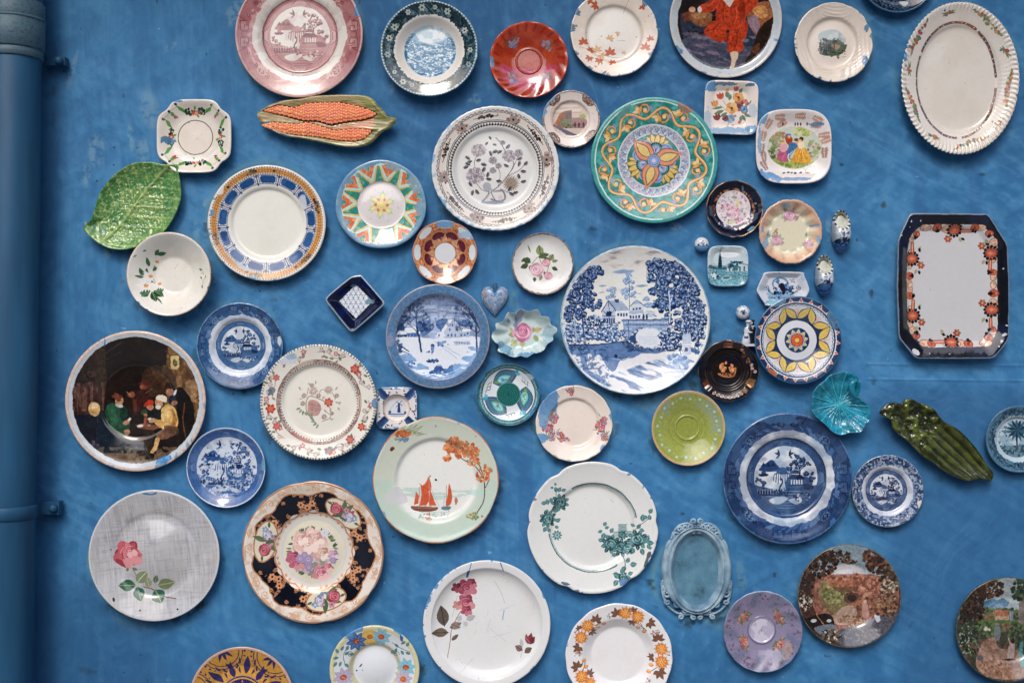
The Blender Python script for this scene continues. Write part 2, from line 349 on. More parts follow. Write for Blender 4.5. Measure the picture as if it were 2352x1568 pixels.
@paint('maple_plate')
def _(c):
    c.A[..., :3] = hx('ebdfd3'); c.ring(0, .63, 'e9e4dc', .9, soft=.04); c.ring(.63, .66, 'd8c6b6', .7, soft=.01)
    c.tf('A3'); o, y_, r_ = 'c4603c', 'dcae78', '9c4630'
    def maple(x, y, z, col, a):
        for k in range(5): c.leaf(x, y, z * (1.1 - .12 * abs(k - 2)), z * .42, a + (k - 2) * 48, col, '9c5a40')
    for (x, y, z, col, a) in ((1040, 385, 52, o, 100), (1100, 450, 40, o, 60), (1165, 445, 50, y_, 100), (1280, 470, 58, o, 95), (1095, 510, 42, o, 250), (1180, 530, 45, o, 260), (1300, 560, 40, o, 110), (1275, 340, 42, y_, 60), (1340, 295, 28, y_, 30),
                              (1590, 430, 52, o, 80), (1635, 355, 38, o, 100), (1560, 75, 32, o, 80), (1155, 45, 48, o, 200), (1100, 25, 30, o, 110), (1400, 465, 26, 'e6c3a0', 60), (1200, 480, 40, y_, 300), (1150, 590, 18, y_, 260)):
        maple(x, y, z, col, a)
    c.line([(1000, 420), (1110, 440), (1200, 470), (1290, 500), (1420, 510)], 4, '8a7a6c', .8, 1); c.line([(1340, 355), (1420, 350)], 3, '9aa0a0')
    c.smear(.75, 6, .86, '54708c', f=11); c.smear(.4, 2, .80, '6f7f88', 150, 200); c.scratch(10, '8d8a84', 3, .004, .3, .4); c.specks(20, '5f6a74', .008, 4)
    c.tf('A3', 1); c.line([(1440, 0), (1390, 130)], 3, '8b857c'); c.wear(2, .1)
@paint('boy_plate')
def _(c):
    c.A[..., :3] = hx('c6ced4'); c.ring(0, .84, '1b1614'); c.ring(.82, .845, '2a1c12'); c.ring(.975, 1.2, 'd8cfc4')
    c.clip = (c.R < .84).astype(f4); c.tf('A4'); c.fr = (620, 178, 496)
    c.mask((c.nz(4, 3, 4) > .5) & (c.R < .8), '2f3a50', .8); c.mask((c.nz(5, 8, 4) > .6) & (c.R < .8), '10121a', .8)
    c.poly([(240, 350), (420, 290), (600, 350), (860, 400), (950, 420), (860, 560), (640, 600), (440, 560), (300, 480)], '414659', .95, 1)
    q = fbm(c.X * 5 + c.Y * 9, c.Y * 14, 6, 4)
    c.mask(sst(.5, .7, q) * (c.Y < -.2) * (c.Y > -.8), '6b6379', .75); c.mask(sst(.62, .7, q) * (c.Y < -.25), '8a7486', .5)
    c.poly([(310, 110), (480, 100), (500, 180), (430, 230), (330, 190)], '8c5a38', .95, 1); c.poly([(330, 120), (440, 110), (450, 150), (350, 160)], 'b98a5c', .7, 1)
    c.poly([(250, 110), (310, 100), (310, 170), (260, 180)], '7a3b20', .9, 1)
    c.poly([(820, 90), (900, 20), (1010, 10), (1040, 120), (960, 220), (900, 300), (830, 210)], 'a0603a', .95, 1); c.poly([(860, 80), (960, 40), (1000, 130), (920, 150)], 'd39a5c', .8, 1); c.poly([(820, 160), (900, 130), (930, 290), (850, 250)], '8f7f96', .8, 1)
    c.poly([(930, 230), (1050, 150), (1050, 260), (900, 470), (800, 540), (860, 420)], '22160f', .9, 1); c.poly([(850, 420), (930, 370), (900, 470)], '7d4a2c', .6, 1)
    r1, r2, r3 = 'b03a1e', '84240f', 'd0583a'
    c.poly([(560, -60), (760, -60), (800, 40), (780, 190), (560, 190), (540, 60)], r1, 1, 1); c.poly([(540, -20), (570, 0), (540, 80), (420, 110), (380, 60)], r1, 1, 1); c.poly([(760, -60), (900, -40), (880, 60), (780, 140), (720, 60)], r1, 1, 1)
    c.poly([(540, 170), (800, 170), (810, 300), (770, 440), (650, 450), (640, 350), (570, 360), (450, 300), (440, 250)], r1, 1, 1)
    c.poly([(590, -10), (660, 60), (700, -10)], 'dcd8d4', .9); c.poly([(770, -40), (800, 100), (770, 180), (730, 60)], r2, .7, 1)
    for P in (((560, 200), (520, 260), (560, 320)), ((650, 270), (640, 340), (650, 420)), ((700, 230), (730, 320), (700, 430)), ((600, 200), (660, 260), (780, 240)), ((450, 270), (540, 250), (620, 280)), ((620, 20), (600, 100), (610, 180)), ((700, 40), (710, 120), (690, 190))):
        c.line(P, 9, r2, .7, 1); c.line([(x + 12, y + 8) for x, y in P], 6, r3, .6, 1)
    c.ell(645, 270, 14, col='2c1a20'); c.poly([(800, 320), (830, 330), (870, 380), (850, 400), (780, 380)], '22344a', 1, 1); c.poly([(670, 450), (740, 455), (710, 560), (700, 600), (665, 600), (680, 520)], 'd8bfa8', 1, 1)
    c.ell(330, 80, 30, 24, 10, 'c99a80'); c.ell(395, 80, 18, 28, 0, 'd8d4d0'); c.ell(800, 345, 40, 24, 0, 'b0a08c', .5, soft=.8)
    c.clip = None; c.smear(.5, 5, .9, '5b7fa4', 180, 350); c.scratch(6, '4f6f90', 3, .008, .15, .8, .88, .96); c.wear(8, .06)
@paint('embossed_bowl')
def _(c):
    c.A[..., :3] = hx('e4d8cc'); c.tf('A4', 1); c.clip = None
    c.poly([(1450, 300), (1560, 265), (1640, 290), (1690, 370), (1600, 400), (1460, 380)], 'a9bcbd', .85, 1); c.blobs(1570, 330, 90, 40, 20, 14, ['c3cfcf', '93a9a8', 'd3d6d2'], .7)
    c.poly([(1450, 380), (1700, 400), (1690, 440), (1660, 480), (1600, 500), (1500, 500), (1455, 485)], '3c4a3e', 1); c.patch(1570, 430, 135, 80, '4a5844', 3, f=14)
    c.poly([(1560, 400), (1640, 410), (1600, 450)], 'b5916c', .8, 1); c.blobs(1500, 420, 55, 70, 46, 9, ['1c2426', '2c3434', '4b5048', '8c8d84'], 1)
    for x in (1465, 1490, 1512, 1530, 1550, 1582): c.line([(x, 345 + (x % 7) * 6), (x + 3, 470)], 8, '20272a', .9)
    c.ell(1590, 375, 26, 12, 10, '23201f'); c.blobs(1630, 470, 70, 22, 26, 8, ['2f4438', '1f2a24', '5e6a4a']); c.line([(1655, 512), (1690, 508)], 3, '555555')
    c.smear(.75, 8, .92, '4e7ea4', -30, 60); c.smear(.6, 5, .9, '4a6f90', 150, 300, f=16);
    c.tf('A4'); c.patch(1872, 555, 26, 60, '4a7ca6', 3, rot=20); c.patch(1880, 240, 20, 50, '5d83a4', 5, f=20, rot=-20); c.wear(4, .1)
@paint('cropped_blue_plate')
def _(c):
    c.A[..., :3] = hx('1c2a3e'); c.mott(22, ['34506e', '10182a'], .7, 4); c.ring(.97, 1.2, '3c6484'); c.mask((c.R < .9) & (c.nz(30, 5, 3) > .6), '6d88a0', .6)
    c.u(); c.poly([(.05, .7), (.25, .7), (.28, .76), (.18, .84), (.1, .78)], 'c8ccc8', .9, 1); c.scratch(20, '0d1420', 4, .012, .2, .8, .6)
@paint('platter')
def _(c):
    c.A[..., :3] = hx('d7d2cb'); c.tf('A5'); x0, y0, k = c.fr
    ex, ey = 1575, 705; wx, wy = 358, 517
    def E(a, q=1): t = math.radians(a); return ex + math.cos(t) * wx * q, ey - math.sin(t) * wy * q
    # inner band in broken arcs
    for a0, a1, cl in ((62, 92, '8c4a3a'), (92, 128, '6a5a58'), (128, 150, '3d4a62'), (156, 200, '4a5268'), (200, 246, '5b5f70'), (246, 268, '4a506c'), (278, 296, '7a4a40'), (296, 322, '5a5a64'), (322, 352, '6b5a50'), (4, 30, '4a4a58'), (30, 56, '5a5058')):
        c.line([E(a0 + (a1 - a0) * i / 8) for i in range(9)], 20, '6d3a2c'); c.line([E(a0 + (a1 - a0) * i / 8) for i in range(9)], 13, cl)
        for i in range(5): c.ell(*E(a0 + (a1 - a0) * (i + .5) / 5), 6, col=('d8b88c', 'a8584a', 'c8c0b0')[i % 3])
        c.scroll(*E(a1), 12, 0, 1, 4, '9c5a3a')
    def swag(x, y, L, ang):
        an = math.radians(ang); dx, dy = math.cos(an), -math.sin(an); rn = random.Random(int(x))
        P = [(x - dx * L / 2 - dy * -14, y - dy * L / 2 + dx * -14)]
        c.line([(x - dx * L / 2, y - dy * L / 2), (x + dy * 14, y - dx * 14), (x + dx * L / 2, y + dy * L / 2)], 7, 'b0764a', .9, 1)
        for i in range(40):
            t = (rn.random() - .5); q = L * .9 * t; o = (rn.random() - .3) * 46 * (1 - abs(t) * 1.3); cl = ['b8503c', '7c8a5a', 'a04a58', '6a7a52', 'd08a5a', '4a5a80', '70804c'][rn.randrange(7)]
            c.ell(x + dx * q - dy * -o, y + dy * q + dx * -o, 8 + 6 * rn.random(), col=cl)
        for t in (-.5, .5, -.42, .42): c.leaf(x + dx * L * t, y + dy * L * t, 34, 12, ang + (180 if t < 0 else 0) + 30, '6a7a58')
    for (x, y, L, an) in ((1840, 200, 300, -46), (1225, 330, 300, 62), (2030, 780, 290, 78), (1170, 930, 290, -70), (1690, 1270, 290, 18)): swag(x, y, L, an)
    for (x, y, an) in ((1490, 115, 5), (2000, 460, -65), (1145, 610, 80), (1930, 1095, 45), (1360, 1215, -30)):
        c.blobs(x, y, 26, 20, 7, 10, ['b0584a', 'c06a5a', 'a04a58']); [c.leaf(x, y, 60, 12, an + q, '6a7a50') for q in (0, 20, 180, 200)]; c.ell(x - 40, y - 20, 9, col='4a6a98')
    c.u(); q = np.cos(c.T * 1)
    c.tf('A5'); c.patch(1095, 510, 20, 45, '4e86b4', 2); c.patch(1125, 420, 30, 14, '5f7f98', 5); c.patch(2100, 850, 24, 20, '4a7a9c', 4)
    c.specks(12, '6a6660', .004, 3); c.wear(7, .12)
@paint('garland_dish')
def _(c):
    c.A[..., :3] = hx('e4ddd3'); c.tf('A1', 1, .012)
    c.ell(1732, 1220, 158, 156, 0, '3a3430'); c.ell(1732, 1220, 151, 149, 0, 'e9dfd4')
    c.u(); g1, g2, dk, rd = '5fa04a', '3f7a3a', '22302e', 'b8452c'
    def side(i):
        y = -.70
        c.poly([(-.50, y - .13), (-.30, y - .05), (-.24, y + .08), (-.44, y - .02)], g1); c.poly([(.46, y - .10), (.30, y - .05), (.22, y + .07), (.42, y)], g1)
        c.line([(-.5, y - .13), (-.26, y + .06)], .015, g2); c.line([(.46, y - .1), (.24, y + .06)], .015, g2)
        for q in (-1, 1): c.blobs(q * .17, y + .02, .10, .08, 14, .032, [dk, '2c4a38', '16201e']); c.blobs(q * .17, y + .02, .06, .05, 4, .018, ['7f9a8a', 'b8c8b8'])
        c.blobs(0, y + .03, .10, .05, 8, .036, [rd, 'c8603c', 'd98a70']); c.ell(0, y + .04, .03, col='e6b0a0'); c.leaf(-.03, y - .02, .12, .05, 70, g1); c.leaf(.03, y + .08, .1, .05, 300, g1)
        c.ell(-.50, y - .16, .035, col='22304c'); c.ell(.46, y - .14, .035, col='22304c')
        c.line([(.46, y - .14), (.58, y - .02), (.66, y + .04), (.80, y + .22)], .014, 'a8b878'); c.ell(.66, y + .02, .035, col='22304c')
        c.leaf(.64, y + .04, .13, .08, 235, g1); c.blobs(.54, y + .15, .05, .05, 6, .024, [dk, rd, 'c06070'])
    c.pol(4, side)
    c.tf('A1'); c.patch(1475, 1240, 60, 36, '4a78a0', 3, f=18); c.patch(1560, 900, 70, 10, BLUE, 2); c.specks(14, '4a5a68', .008, 5); c.wear(6, .1)
@paint('daisy_bowl')
def _(c):
    c.A[..., :3] = hx('e2e0d9'); c.tf('B1')
    def daisy(x, y, r, n=15):
        for i in range(n):
            an = i * 360 / n + 8; c.leaf(x, y, r * (.85 + .3 * c.rnd.random()), r * .2, an, 'f0ede6'); c.line([(x, y), (x + math.cos(math.radians(an)) * r * .8, y - math.sin(math.radians(an)) * r * .8)], 2, '9a948a', .6)
        c.ell(x, y, r * .27, r * .24, 0, 'd08a40'); c.ell(x + 4, y - 4, r * .12, col='e0a860')
    g1, g2 = '3c6a48', '24472f'
    for (x, y, L, W, a) in ((900, 1030, 60, 26, 55), (915, 1025, 75, 28, 15), (840, 1130, 78, 24, 95), (800, 1220, 78, 28, 110), (800, 1225, 60, 22, 170), (870, 1170, 50, 22, 60), (830, 1190, 45, 18, 100)): c.leaf(x, y, L, W, a, g1, g2)
    c.line([(905, 1040), (870, 1150), (840, 1200)], 4, '5f6f54', 1, 1)
    for (x, y, a, L) in ((860, 1350, 195, 75), (880, 1345, 330, 95), (870, 1355, 300, 95), (850, 1360, 215, 60), (900, 1350, 20, 60), (880, 1370, 315, 130)): c.leaf(x, y, L, 46 if L < 120 else 12, a, g2 if L > 60 else g1, '7f9a70')
    c.blobs(850, 1265, 40, 16, 9, 9, ['24402c', '182c20'])
    daisy(905, 1085, 52, 13); daisy(850, 1215, 55); daisy(822, 1300, 62); daisy(922, 1282, 55)
    c.line([(1325, 1150), (1350, 1200), (1345, 1290)], 5, '6f7a60', 1, 1); [c.leaf(x, y, 32, 15, a, g1) for x, y, a in ((1330, 1165, 150), (1340, 1240, 150), (1360, 1240, 60), (1340, 1295, 270))]; c.ell(1350, 1225, 22, 16, 40, 'e9e4d8'); c.ell(1330, 1185, 14, 20, 0, 'ddd0b4')
    c.ring(.985, 1.2, 'dcb9a0'); c.smear(.45, 3, .95, '5a7290', f=12); c.specks(26, '7f7870', .006, 5); c.tf('B1'); c.line([(1090, 1100), (1055, 1150)], 3, '8a857c', .8); c.leaf(810, 1000, 34, 10, 25, '5a6a80'); c.leaf(735, 1050, 34, 10, 35, '5a6a80'); c.wear(9, .12)
@paint('panel_rim_plate')
def _(c):
    c.A[..., :3] = hx('e6e6de'); c.u(); o = 'cf924e'
    c.ring(.85, .955, 'ded8d0'); c.ring(.86, .945, o)
    for r in (.85, .955): c.mask((abs(c.R - r) < .007) & (np.sin(c.T * 130) > -.2), '3a3634')
    for r in (.885, .915): c.mask((abs(c.R - r) < .008) & (np.sin(c.T * 110) > -.3), '8a5a34', .9)
    m = (c.R > .66) & (c.R < .84); c.mask(m, 'dcdad8')
    q = (c.T / (2 * math.pi) * 13 + .28) % 1; c.mask(m & (abs(q - .5) < .36 - .05 * (c.R > .80) - .05 * (c.R < .715)) & (c.R > .695) & (c.R < .82), '1f4a80')
    c.mask(m & (abs(q - .5) < .34) & (c.R > .70) & (c.R < .81) & (c.nz(4, 6, 4) > .55), '3f6ca4', .5)
    c.mask(m & (abs(abs(q - .5) - .405) < .018) & (c.R > .68), '2b4674', .9); c.mask((abs(c.R - .83) < .006) | (abs(c.R - .683) < .006) & (abs(q - .5) < .4), '33507e', .9)
    c.mask(m & (abs(abs(q - .5) - .5) < .03), '4b5f86', .9); c.mask(m & (abs(abs(q - .5) - .5) < .055) & ((c.R > .8) | (c.R < .70)), '2b4674', .9)
    c.pol(13, lambda i: c.ell(0, -.90, .024, col='223048'), 8, only=(0, 2, 5, 7, 9, 11)); c.pol(12, lambda i: c.blobs(0, -.905, .11, .04, 26, .016, ['4a4a4a', '6a5a48', '28303c', 'a07a50']), -18, only=(0, 3, 5, 7, 9))
    c.ring(.975, 1.2, 'dcd6d0'); c.smear(.85, 4, .80, '7f9cb4', 195, 262, f=4); c.smear(.5, 7, .9, '6a94bc', 150, 300); c.tf('B1'); c.poly([(1490, 450), (1530, 430), (1530, 490), (1480, 500)], 'e6e2dc', .95, 1); c.patch(1700, 1140, 90, 24, '9ab0c0', 8, rot=-30)
    c.u(); c.patch(.62, -.34, .09, .16, 'cfd2d6', 12, f=6); c.wear(5, .05)
@paint('star_plate')
def _(c):
    c.A[..., :3] = hx('6f95b0'); c.u(); ora, yel, teal, wh = 'd96c3c', 'd8c07a', '3f9c8c', 'b9e0dc'
    ed = .90 + (c.pnz(4, 8, 3, 4) - .5) * .14; c.mask(c.R < ed, wh); c.ring(0, .52, 'ddd8d8')
    def seg(i):
        c.poly([(-.105, -.56), (0, -.50), (.105, -.56), (.14, -.82), (0, -.88), (-.14, -.82)], wh, 0)
        c.poly([(0, -.88), (-.085, -.54), (.085, -.54)], teal); c.poly([(-.0, -.87), (-.045, -.86), (-.16, -.49), (-.10, -.49)], yel); c.poly([(0, -.87), (.045, -.86), (.16, -.49), (.10, -.49)], yel)
        c.poly([(-.04, -.70), (.04, -.70), (.065, -.53), (-.065, -.53)], '2f8a7c'); c.line([(-.10, -.50), (-.012, -.86)], .012, '2c5f50', .8); c.line([(.10, -.50), (.012, -.86)], .012, '2c5f50', .8)
    def seg2(i):
        c.poly([(0, -.62), (-.17, -.86), (-.08, -.90), (0, -.76), (.08, -.90), (.17, -.86)], ora); c.poly([(0, -.62), (-.05, -.70), (0, -.74), (.05, -.70)], 'e08a5c', .8)
        c.poly([(-.06, -.91), (0, -.79), (.06, -.91), (0, -.94)], teal); c.line([(-.07, -.92), (0, -.78), (.07, -.92)], .014, '25685c'); c.ell(-.12, -.945, .03, .04, 20, 'd9704a'); c.ell(.1, -.95, .018, .02, 20, wh)
    c.pol(11, seg2, 12); c.pol(11, seg, 12 + 16.36)
    c.mask((c.R > .53) & (c.R < .9) & (c.nz(12, 4, 4) > .6), 'e8ddd0', .35)
    c.ring(.515, .535, 'e8e6e4'); c.ring(0, .515, 'dcd6d6', 1)
    c.pol(6, lambda i: (c.ell(0, -.19, .065, .10, 0, 'd8cf8a'), c.ell(0, -.20, .035, .06, 0, 'e6dca6'), c.poly([(-.025, -.27), (0, -.33), (.025, -.27)], '8fc8b8'), c.scroll(-.07, -.24, .04, 0, 1, .008, '9accc0', .7), c.scroll(.07, -.24, .04, 180, -1, .008, '9accc0', .7), c.ell(.055, -.12, .03, .04, 0, 'd0824e'), c.leaf(.16, -.33, .06, .012, 0, '9ab8bc')), 8)
    c.ell(0, 0, .085, col='e0cb78'); c.ell(0, 0, .05, col='ecd890', a=.7)
    ring = c.pnz(4, 8, 3, 4); c.mask((c.R >= ed), '6f97b4'); c.mask((c.R > .8) & (c.nz(6, 15, 4) > .63), '8aa3b0', .8)
    c.mask((c.R > .75) & (c.T > .3) & (c.T < 1.4) & (c.nz(5, 21, 4) > .6), '86a2b4', .9); c.patch(.72, -.55, .14, .1, '86a0b0', 4); c.patch(.2, -.87, .12, .08, '98a2a8', 9)
    c.patch(.85, .08, .08, .16, '7f9cb4', 14)
@paint('brown_floral_plate')
def _(c):
    c.A[..., :3] = hx('dadbda'); c.u(); br, bm, bl = '2c2220', '5c4c48', '8c8284'
    c.ring(.80, .885, 'd9d0c8'); c.ring(.885, .895, bm); c.ring(.74, .755, br); c.ring(.765, .775, bm); c.ring(.70, .708, bm); c.ring(.655, .66, 'c8c0ba')
    z = (c.T * 100 / 2 / math.pi) % 1; c.mask((c.R > .69) & (c.R < .74) & (abs(z - .5) * 2 > (c.R - .69) / .05), br, .8); c.mask((abs(c.R - .695) < .012) & (abs(z) < .3), br, .9)
    z2 = abs(np.sin(c.T * 40)); c.mask((abs(c.R - .905 - .018 * z2) < .006), bm, .9); c.mask((c.R > .885) & (c.R < .90 + .018 * z2) & (c.nz(50, 3, 2) > .5), bl, .6)
    def big(i): c.blobs(0, -.82, .10, .075, 16, .03, ['b09890', '8a7870', 'c8b8b0']); c.blobs(0, -.82, .10, .07, 26, .011, [br, bm]); c.flower(0, -.82, .07, 6, '9a8a84', br)
    def sm(i): c.blobs(0, -.83, .13, .034, 20, .016, [br, bm, '5a4c48']); c.blobs(.0, -.83, .2, .03, 14, .009, [br]); c.line([(-.2, -.82), (.2, -.82)], .008, br)
    c.pol(6, big, 20); c.pol(6, sm, 50)
    c.tf('B2', 1)
    def rosy(x, y, r):
        c.ell(x, y, r, r * .85, 0, 'b4adb4'); 
        for i in range(11):
            a = i * .57; c.ell(x + math.cos(a) * r * .75, y + math.sin(a) * r * .62, r * .36, r * .28, math.degrees(-a), ('c0bac0', '9c949c')[i % 2]); c.scroll(x + math.cos(a) * r * .7, y + math.sin(a) * r * .6, r * .3, i * 50, 1, 3, '544a52', .7)
        c.blobs(x, y, r * .3, r * .22, 6, r * .12, ['dcd6d8', '8c848c']); c.scroll(x, y, r * .4, 0, 1, 3, '4a4048')
    L = lambda x, y, a, z=52: (c.leaf(x, y, z, z * .5, a, '76747c', '2a2226'), c.leaf(x, y, z, z * .22, a + 14, '40363c'))
    def stem(P, w_=5): c.line(P, w_, '6a5650', 1, 1)
    stem([(1680, 555), (1640, 480), (1700, 430), (1780, 340), (1830, 260), (1835, 200), (1760, 100), (1720, 30), (1680, -10)], 7); stem([(1640, 480), (1560, 460), (1510, 400), (1480, 340)]); stem([(1490, 330), (1490, 200), (1520, 130)]); stem([(1700, 430), (1720, 330), (1700, 260), (1660, 210)]); stem([(1720, 450), (1790, 480), (1850, 490)]); stem([(1830, 270), (1880, 150)]); stem([(1780, 340), (1890, 280), (1930, 240)])
    c.line([(1560, 560), (1620, 490), (1600, 430), (1660, 470), (1740, 470), (1760, 540), (1700, 560), (1640, 540)], 16, '7f8090', 1, 1); c.line([(1565, 555), (1625, 490), (1605, 435), (1660, 470), (1735, 475)], 6, 'c0bcc0', 1, 1); c.ell(1650, 572, 110, 14, 0, '8d98a8', .8); c.ell(1720, 530, 22, 26, 0, 'd0c8c4'); c.ell(1600, 430, 36, 40, 20, 'a8a8b4')
    rosy(1525, 105, 62); rosy(1500, 330, 78); rosy(1800, 155, 58); rosy(1885, 130, 38); rosy(1655, 195, 36); rosy(1655, 285, 30); rosy(1705, 245, 28); rosy(1740, 35, 24)
    for i in range(22): a = i * .285; c.leaf(1815, 400, 74, 12, math.degrees(a), ('8a8684', 'b09a80')[i % 2], '5a504c')
    for (x, y, a) in ((1450, 190, 140), (1470, 200, 200), (1500, 200, 10), (1440, 250, 190), (1455, 240, 150), (1590, 360, 350), (1600, 350, 70), (1560, 300, 60), (1470, 430, 120), (1480, 460, 250), (1500, 455, 300), (1690, 60, 160), (1770, 90, 40), (1700, 110, 190), (1740, 110, 200), (1880, 250, 70), (1900, 290, 350), (1880, 310, 280), (1870, 190, 20), (1790, 470, 50), (1800, 480, 320), (1830, 490, 10), (1680, 380, 350), (1900, 390, 10), (1930, 240, 40), (1640, 10, 120), (1610, 30, 220), (1750, 230, 330), (1600, 240, 160), (1640, 160, 100)): L(x, y, a, 50 if y > 60 else 36)
    c.smear(.75, 3, .88, 'a9bccd', f=12); c.smear(.55, 9, .92, '6f9cc4', f=10); c.wear(2, .07)
@paint('castle_saucer')
def _(c):
    c.A[..., :3] = hx('e2d6cf'); c.u(); br = '6b5248'
    c.ring(.95, .985, '8f7a70', .8); c.mask((c.R > .94) & (c.nz(40, 2, 3) > .52), br, .7)
    for a in (42, 132, 222, 318): c.pol(1, lambda i: (c.ell(0, -.9, .26, .16, 0, '8f776c'), c.blobs(0, -.88, .22, .10, 40, .02, ['5a443c', 'c4b0a4', '7c645a']), c.line([(-.25, -.88), (-.12, -.76), (0, -.82), (.12, -.76), (.25, -.88)], .03, '5a443c', 1, 1)), a)
    c.tf('A3', 1, .01)
    c.poly([(760, 960), (900, 900), (1050, 960), (1070, 1060), (1060, 1160), (960, 1210), (800, 1180), (745, 1080)], 'cfbcb0', .8, 1); [c.line([(770 + i * 8, 1010 - i * 22), (1030 - i * 16, 1000 - i * 20)], 8, ('b8a096', 'e6dcd4')[i % 2], .7, 1) for i in range(5)]
    c.poly([(770, 1120), (830, 1010), (880, 985), (930, 985), (930, 1100), (1060, 1090), (1050, 1140), (800, 1140)], '8a6a5c', .9); c.poly([(780, 1110), (830, 1015), (850, 1010), (800, 1120)], 'c4703c', .9)
    c.poly([(880, 985), (935, 980), (935, 1080), (890, 1080)], '7a6868'); c.poly([(850, 1070), (920, 1060), (940, 1130), (860, 1130)], '7f8a68', .9, 1); c.poly([(940, 1050), (1060, 1060), (1060, 1120), (940, 1130)], 'a07e7c', .9, 1); c.ell(1030, 1035, 28, 22, 0, '9fae62', .9)
    for x in (965, 1000, 1040): c.ell(x, 1110, 9, 22, 0, '4a3a44')
    for i in range(9): c.line([(770 + i * 14, 1120 + i * 9), (850 + i * 16, 1145 + i * 7)], 10, ('4f4c66', '7c7a92')[i % 2], .9, 1)
    c.blobs(910, 1115, 60, 24, 14, 9, ['8a5a40', '5a4a48', '6f7a5c']); c.smear(.8, 4, .80, '6f9cc8', 120, 200, f=5); c.smear(.5, 2, .88, '7fa2c4'); c.scratch(10, '8aa0aa', 6, .012, .16, .6, .5)
@paint('majolica')
def _(c):
    tl, td, ll, og, ol, lv, ye = '2f8c84', '1f655f', '74bcb4', 'd6a060', 'ecc892', 'a9b0cc', 'd8bc70'
    c.A[..., :3] = hx('3d9088'); c.u(); c.ring(.925, .95, 'c8dcd8', .9); c.ring(0, .925, '318c88'); c.mott(12, ['66bab4', '1f6c67'], .55, 3)
    c.ring(.93, .945, 'cfe0dc'); c.ring(.948, 1.1, '439a96')
    rn = random.Random(3)
    for i in range(150):
        a = rn.random() * 6.28; q = .60 + .32 * rn.random(); c.scroll(math.cos(a) * q, math.sin(a) * q, .028, rn.random() * 360, 1, .007, ('58aca4', '80c8c0')[i % 2], .9, a=.8)
    # running scroll: main wave
    W = [(.755 + .085 * math.sin(i * 2 * math.pi / 200 * 8), i * 2 * math.pi / 200) for i in range(201)]
    P = [(r * math.cos(t), r * math.sin(t)) for r, t in W]
    c.line(P, .052, '5a3f22'); c.line(P, .040, og); c.line([(x * 1.012, y * 1.012) for x, y in P], .014, ol)
    def sc8(i):
        f = 1 if i % 2 else -1
        y = -.80 if f > 0 else -.70
        for q in (.052, .036): c.scroll(.10, y + .0, .115 if q > .04 else .115, 200 * f, -f, q * .75, '5a3f22' if q > .04 else og, .95)
        c.ell(.10, y, .03, col=ol); c.leaf(.0, y + .02 * f, .13, .06, 60 * f, '5a3f22'); c.leaf(.0, y + .02 * f, .12, .045, 60 * f, og); c.leaf(.02, y + .0, .11, .045, 110 * f, og); c.leaf(.0, y, .1, .04, 170 * f, ol); c.ell(-.02, y - .05 * f, .028, col=ol)
        for k in range(4): c.leaf(.19, -.76 + .085 * -f, .08, .016, (70 + k * 18) * -f, '8f94bc')
    c.pol(16, sc8, 5)
    # lilac band
    c.ring(.425, .57, 'bcc5cc'); c.ring(.565, .578, 'dfe4e8'); c.ring(.42, .43, 'dfe4e8')
    c.pol(30, lambda i: (c.leaf(-.03, -.44, .10, .04, 100, '8e9eb8'), c.leaf(.0, -.44, .1, .035, 60, 'a8b2c4'), c.line([(-.05, -.45), (0, -.55), (.05, -.45)], .008, '4d5c94'), c.ell(.03, -.54, .014, col='c08a84'), c.ell(-.02, -.47, .012, col='dfe0ea')))
    c.mask((c.R > .43) & (c.R < .565) & (c.nz(8, 8, 3) > .55), 'c8b8c4', .45)
    c.ring(0, .42, '2a7c74'); rn = random.Random(5)
    for i in range(50):
        a = rn.random() * 6.28; q = .40 * rn.random() ** .5; c.scroll(math.cos(a) * q, math.sin(a) * q, .022, rn.random() * 360, 1, .007, '6cc0b8', .9, a=.8)
    def fan(i):
        for k, z in ((-2, .17), (2, .17), (-1, .20), (1, .20), (0, .19)): c.leaf(math.sin(k * .42) * .07, -.25, z * .95, .085, 90 - k * 26, '7a5a34'); c.leaf(math.sin(k * .42) * .07, -.25, z * .86, .065, 90 - k * 26, ye)
        for f in (-1, 1): c.poly([(f * .05, -.24), (f * .16, -.30), (f * .24, -.26), (f * .29, -.17), (f * .2, -.22), (f * .1, -.2)], '8ea6cc', 1, 1); c.line([(f * .06, -.24), (f * .17, -.27), (f * .28, -.18)], .01, '4d6c9c', 1, 1)
        c.ell(0, -.22, .10, .075, 0, '5f98a0'); [c.ell(math.sin(k * .4) * .085, -.22 - math.cos(k * .4) * .06, .014, col='23384c') for k in range(-3, 4)]; c.ell(0, -.185, .06, .055, 0, 'b4b8dc'); [c.line([(0, -.14), (math.sin(k * .5) * .05, -.225)], .007, '3a4680') for k in (-1, 0, 1)]
    c.pol(3, fan, 10)
    def pet(i):
        c.leaf(0, 0, .42, .24, 90, '8a4a34'); c.leaf(0, -.01, .405, .215, 90, 'd99474'); c.leaf(0, -.08, .30, .13, 90, '6a5a5c'); c.leaf(0, -.09, .27, .105, 90, 'dcc27c'); c.ell(0, -.15, .012, col=ye)
    c.pol(3, pet, 75)
    c.ell(0, 0, .105, col='4f6690'); c.ell(0, 0, .095, col='93a6cc'); c.ell(0, 0, .075, col='5c78a8'); c.ell(0, 0, .065, col='8ca4d0'); c.ell(0, 0, .03, col='cfc6dc')
    c.poly([(.36, -.92), (.40, -.80), (.50, -.74), (.60, -.76), (.66, -.80), (.55, -.90), (.42, -.97)], '877a70', 1, 1); c.poly([(.47, -.86), (.58, -.82), (.56, -.79), (.48, -.80)], 'a5644a', .9, 1)
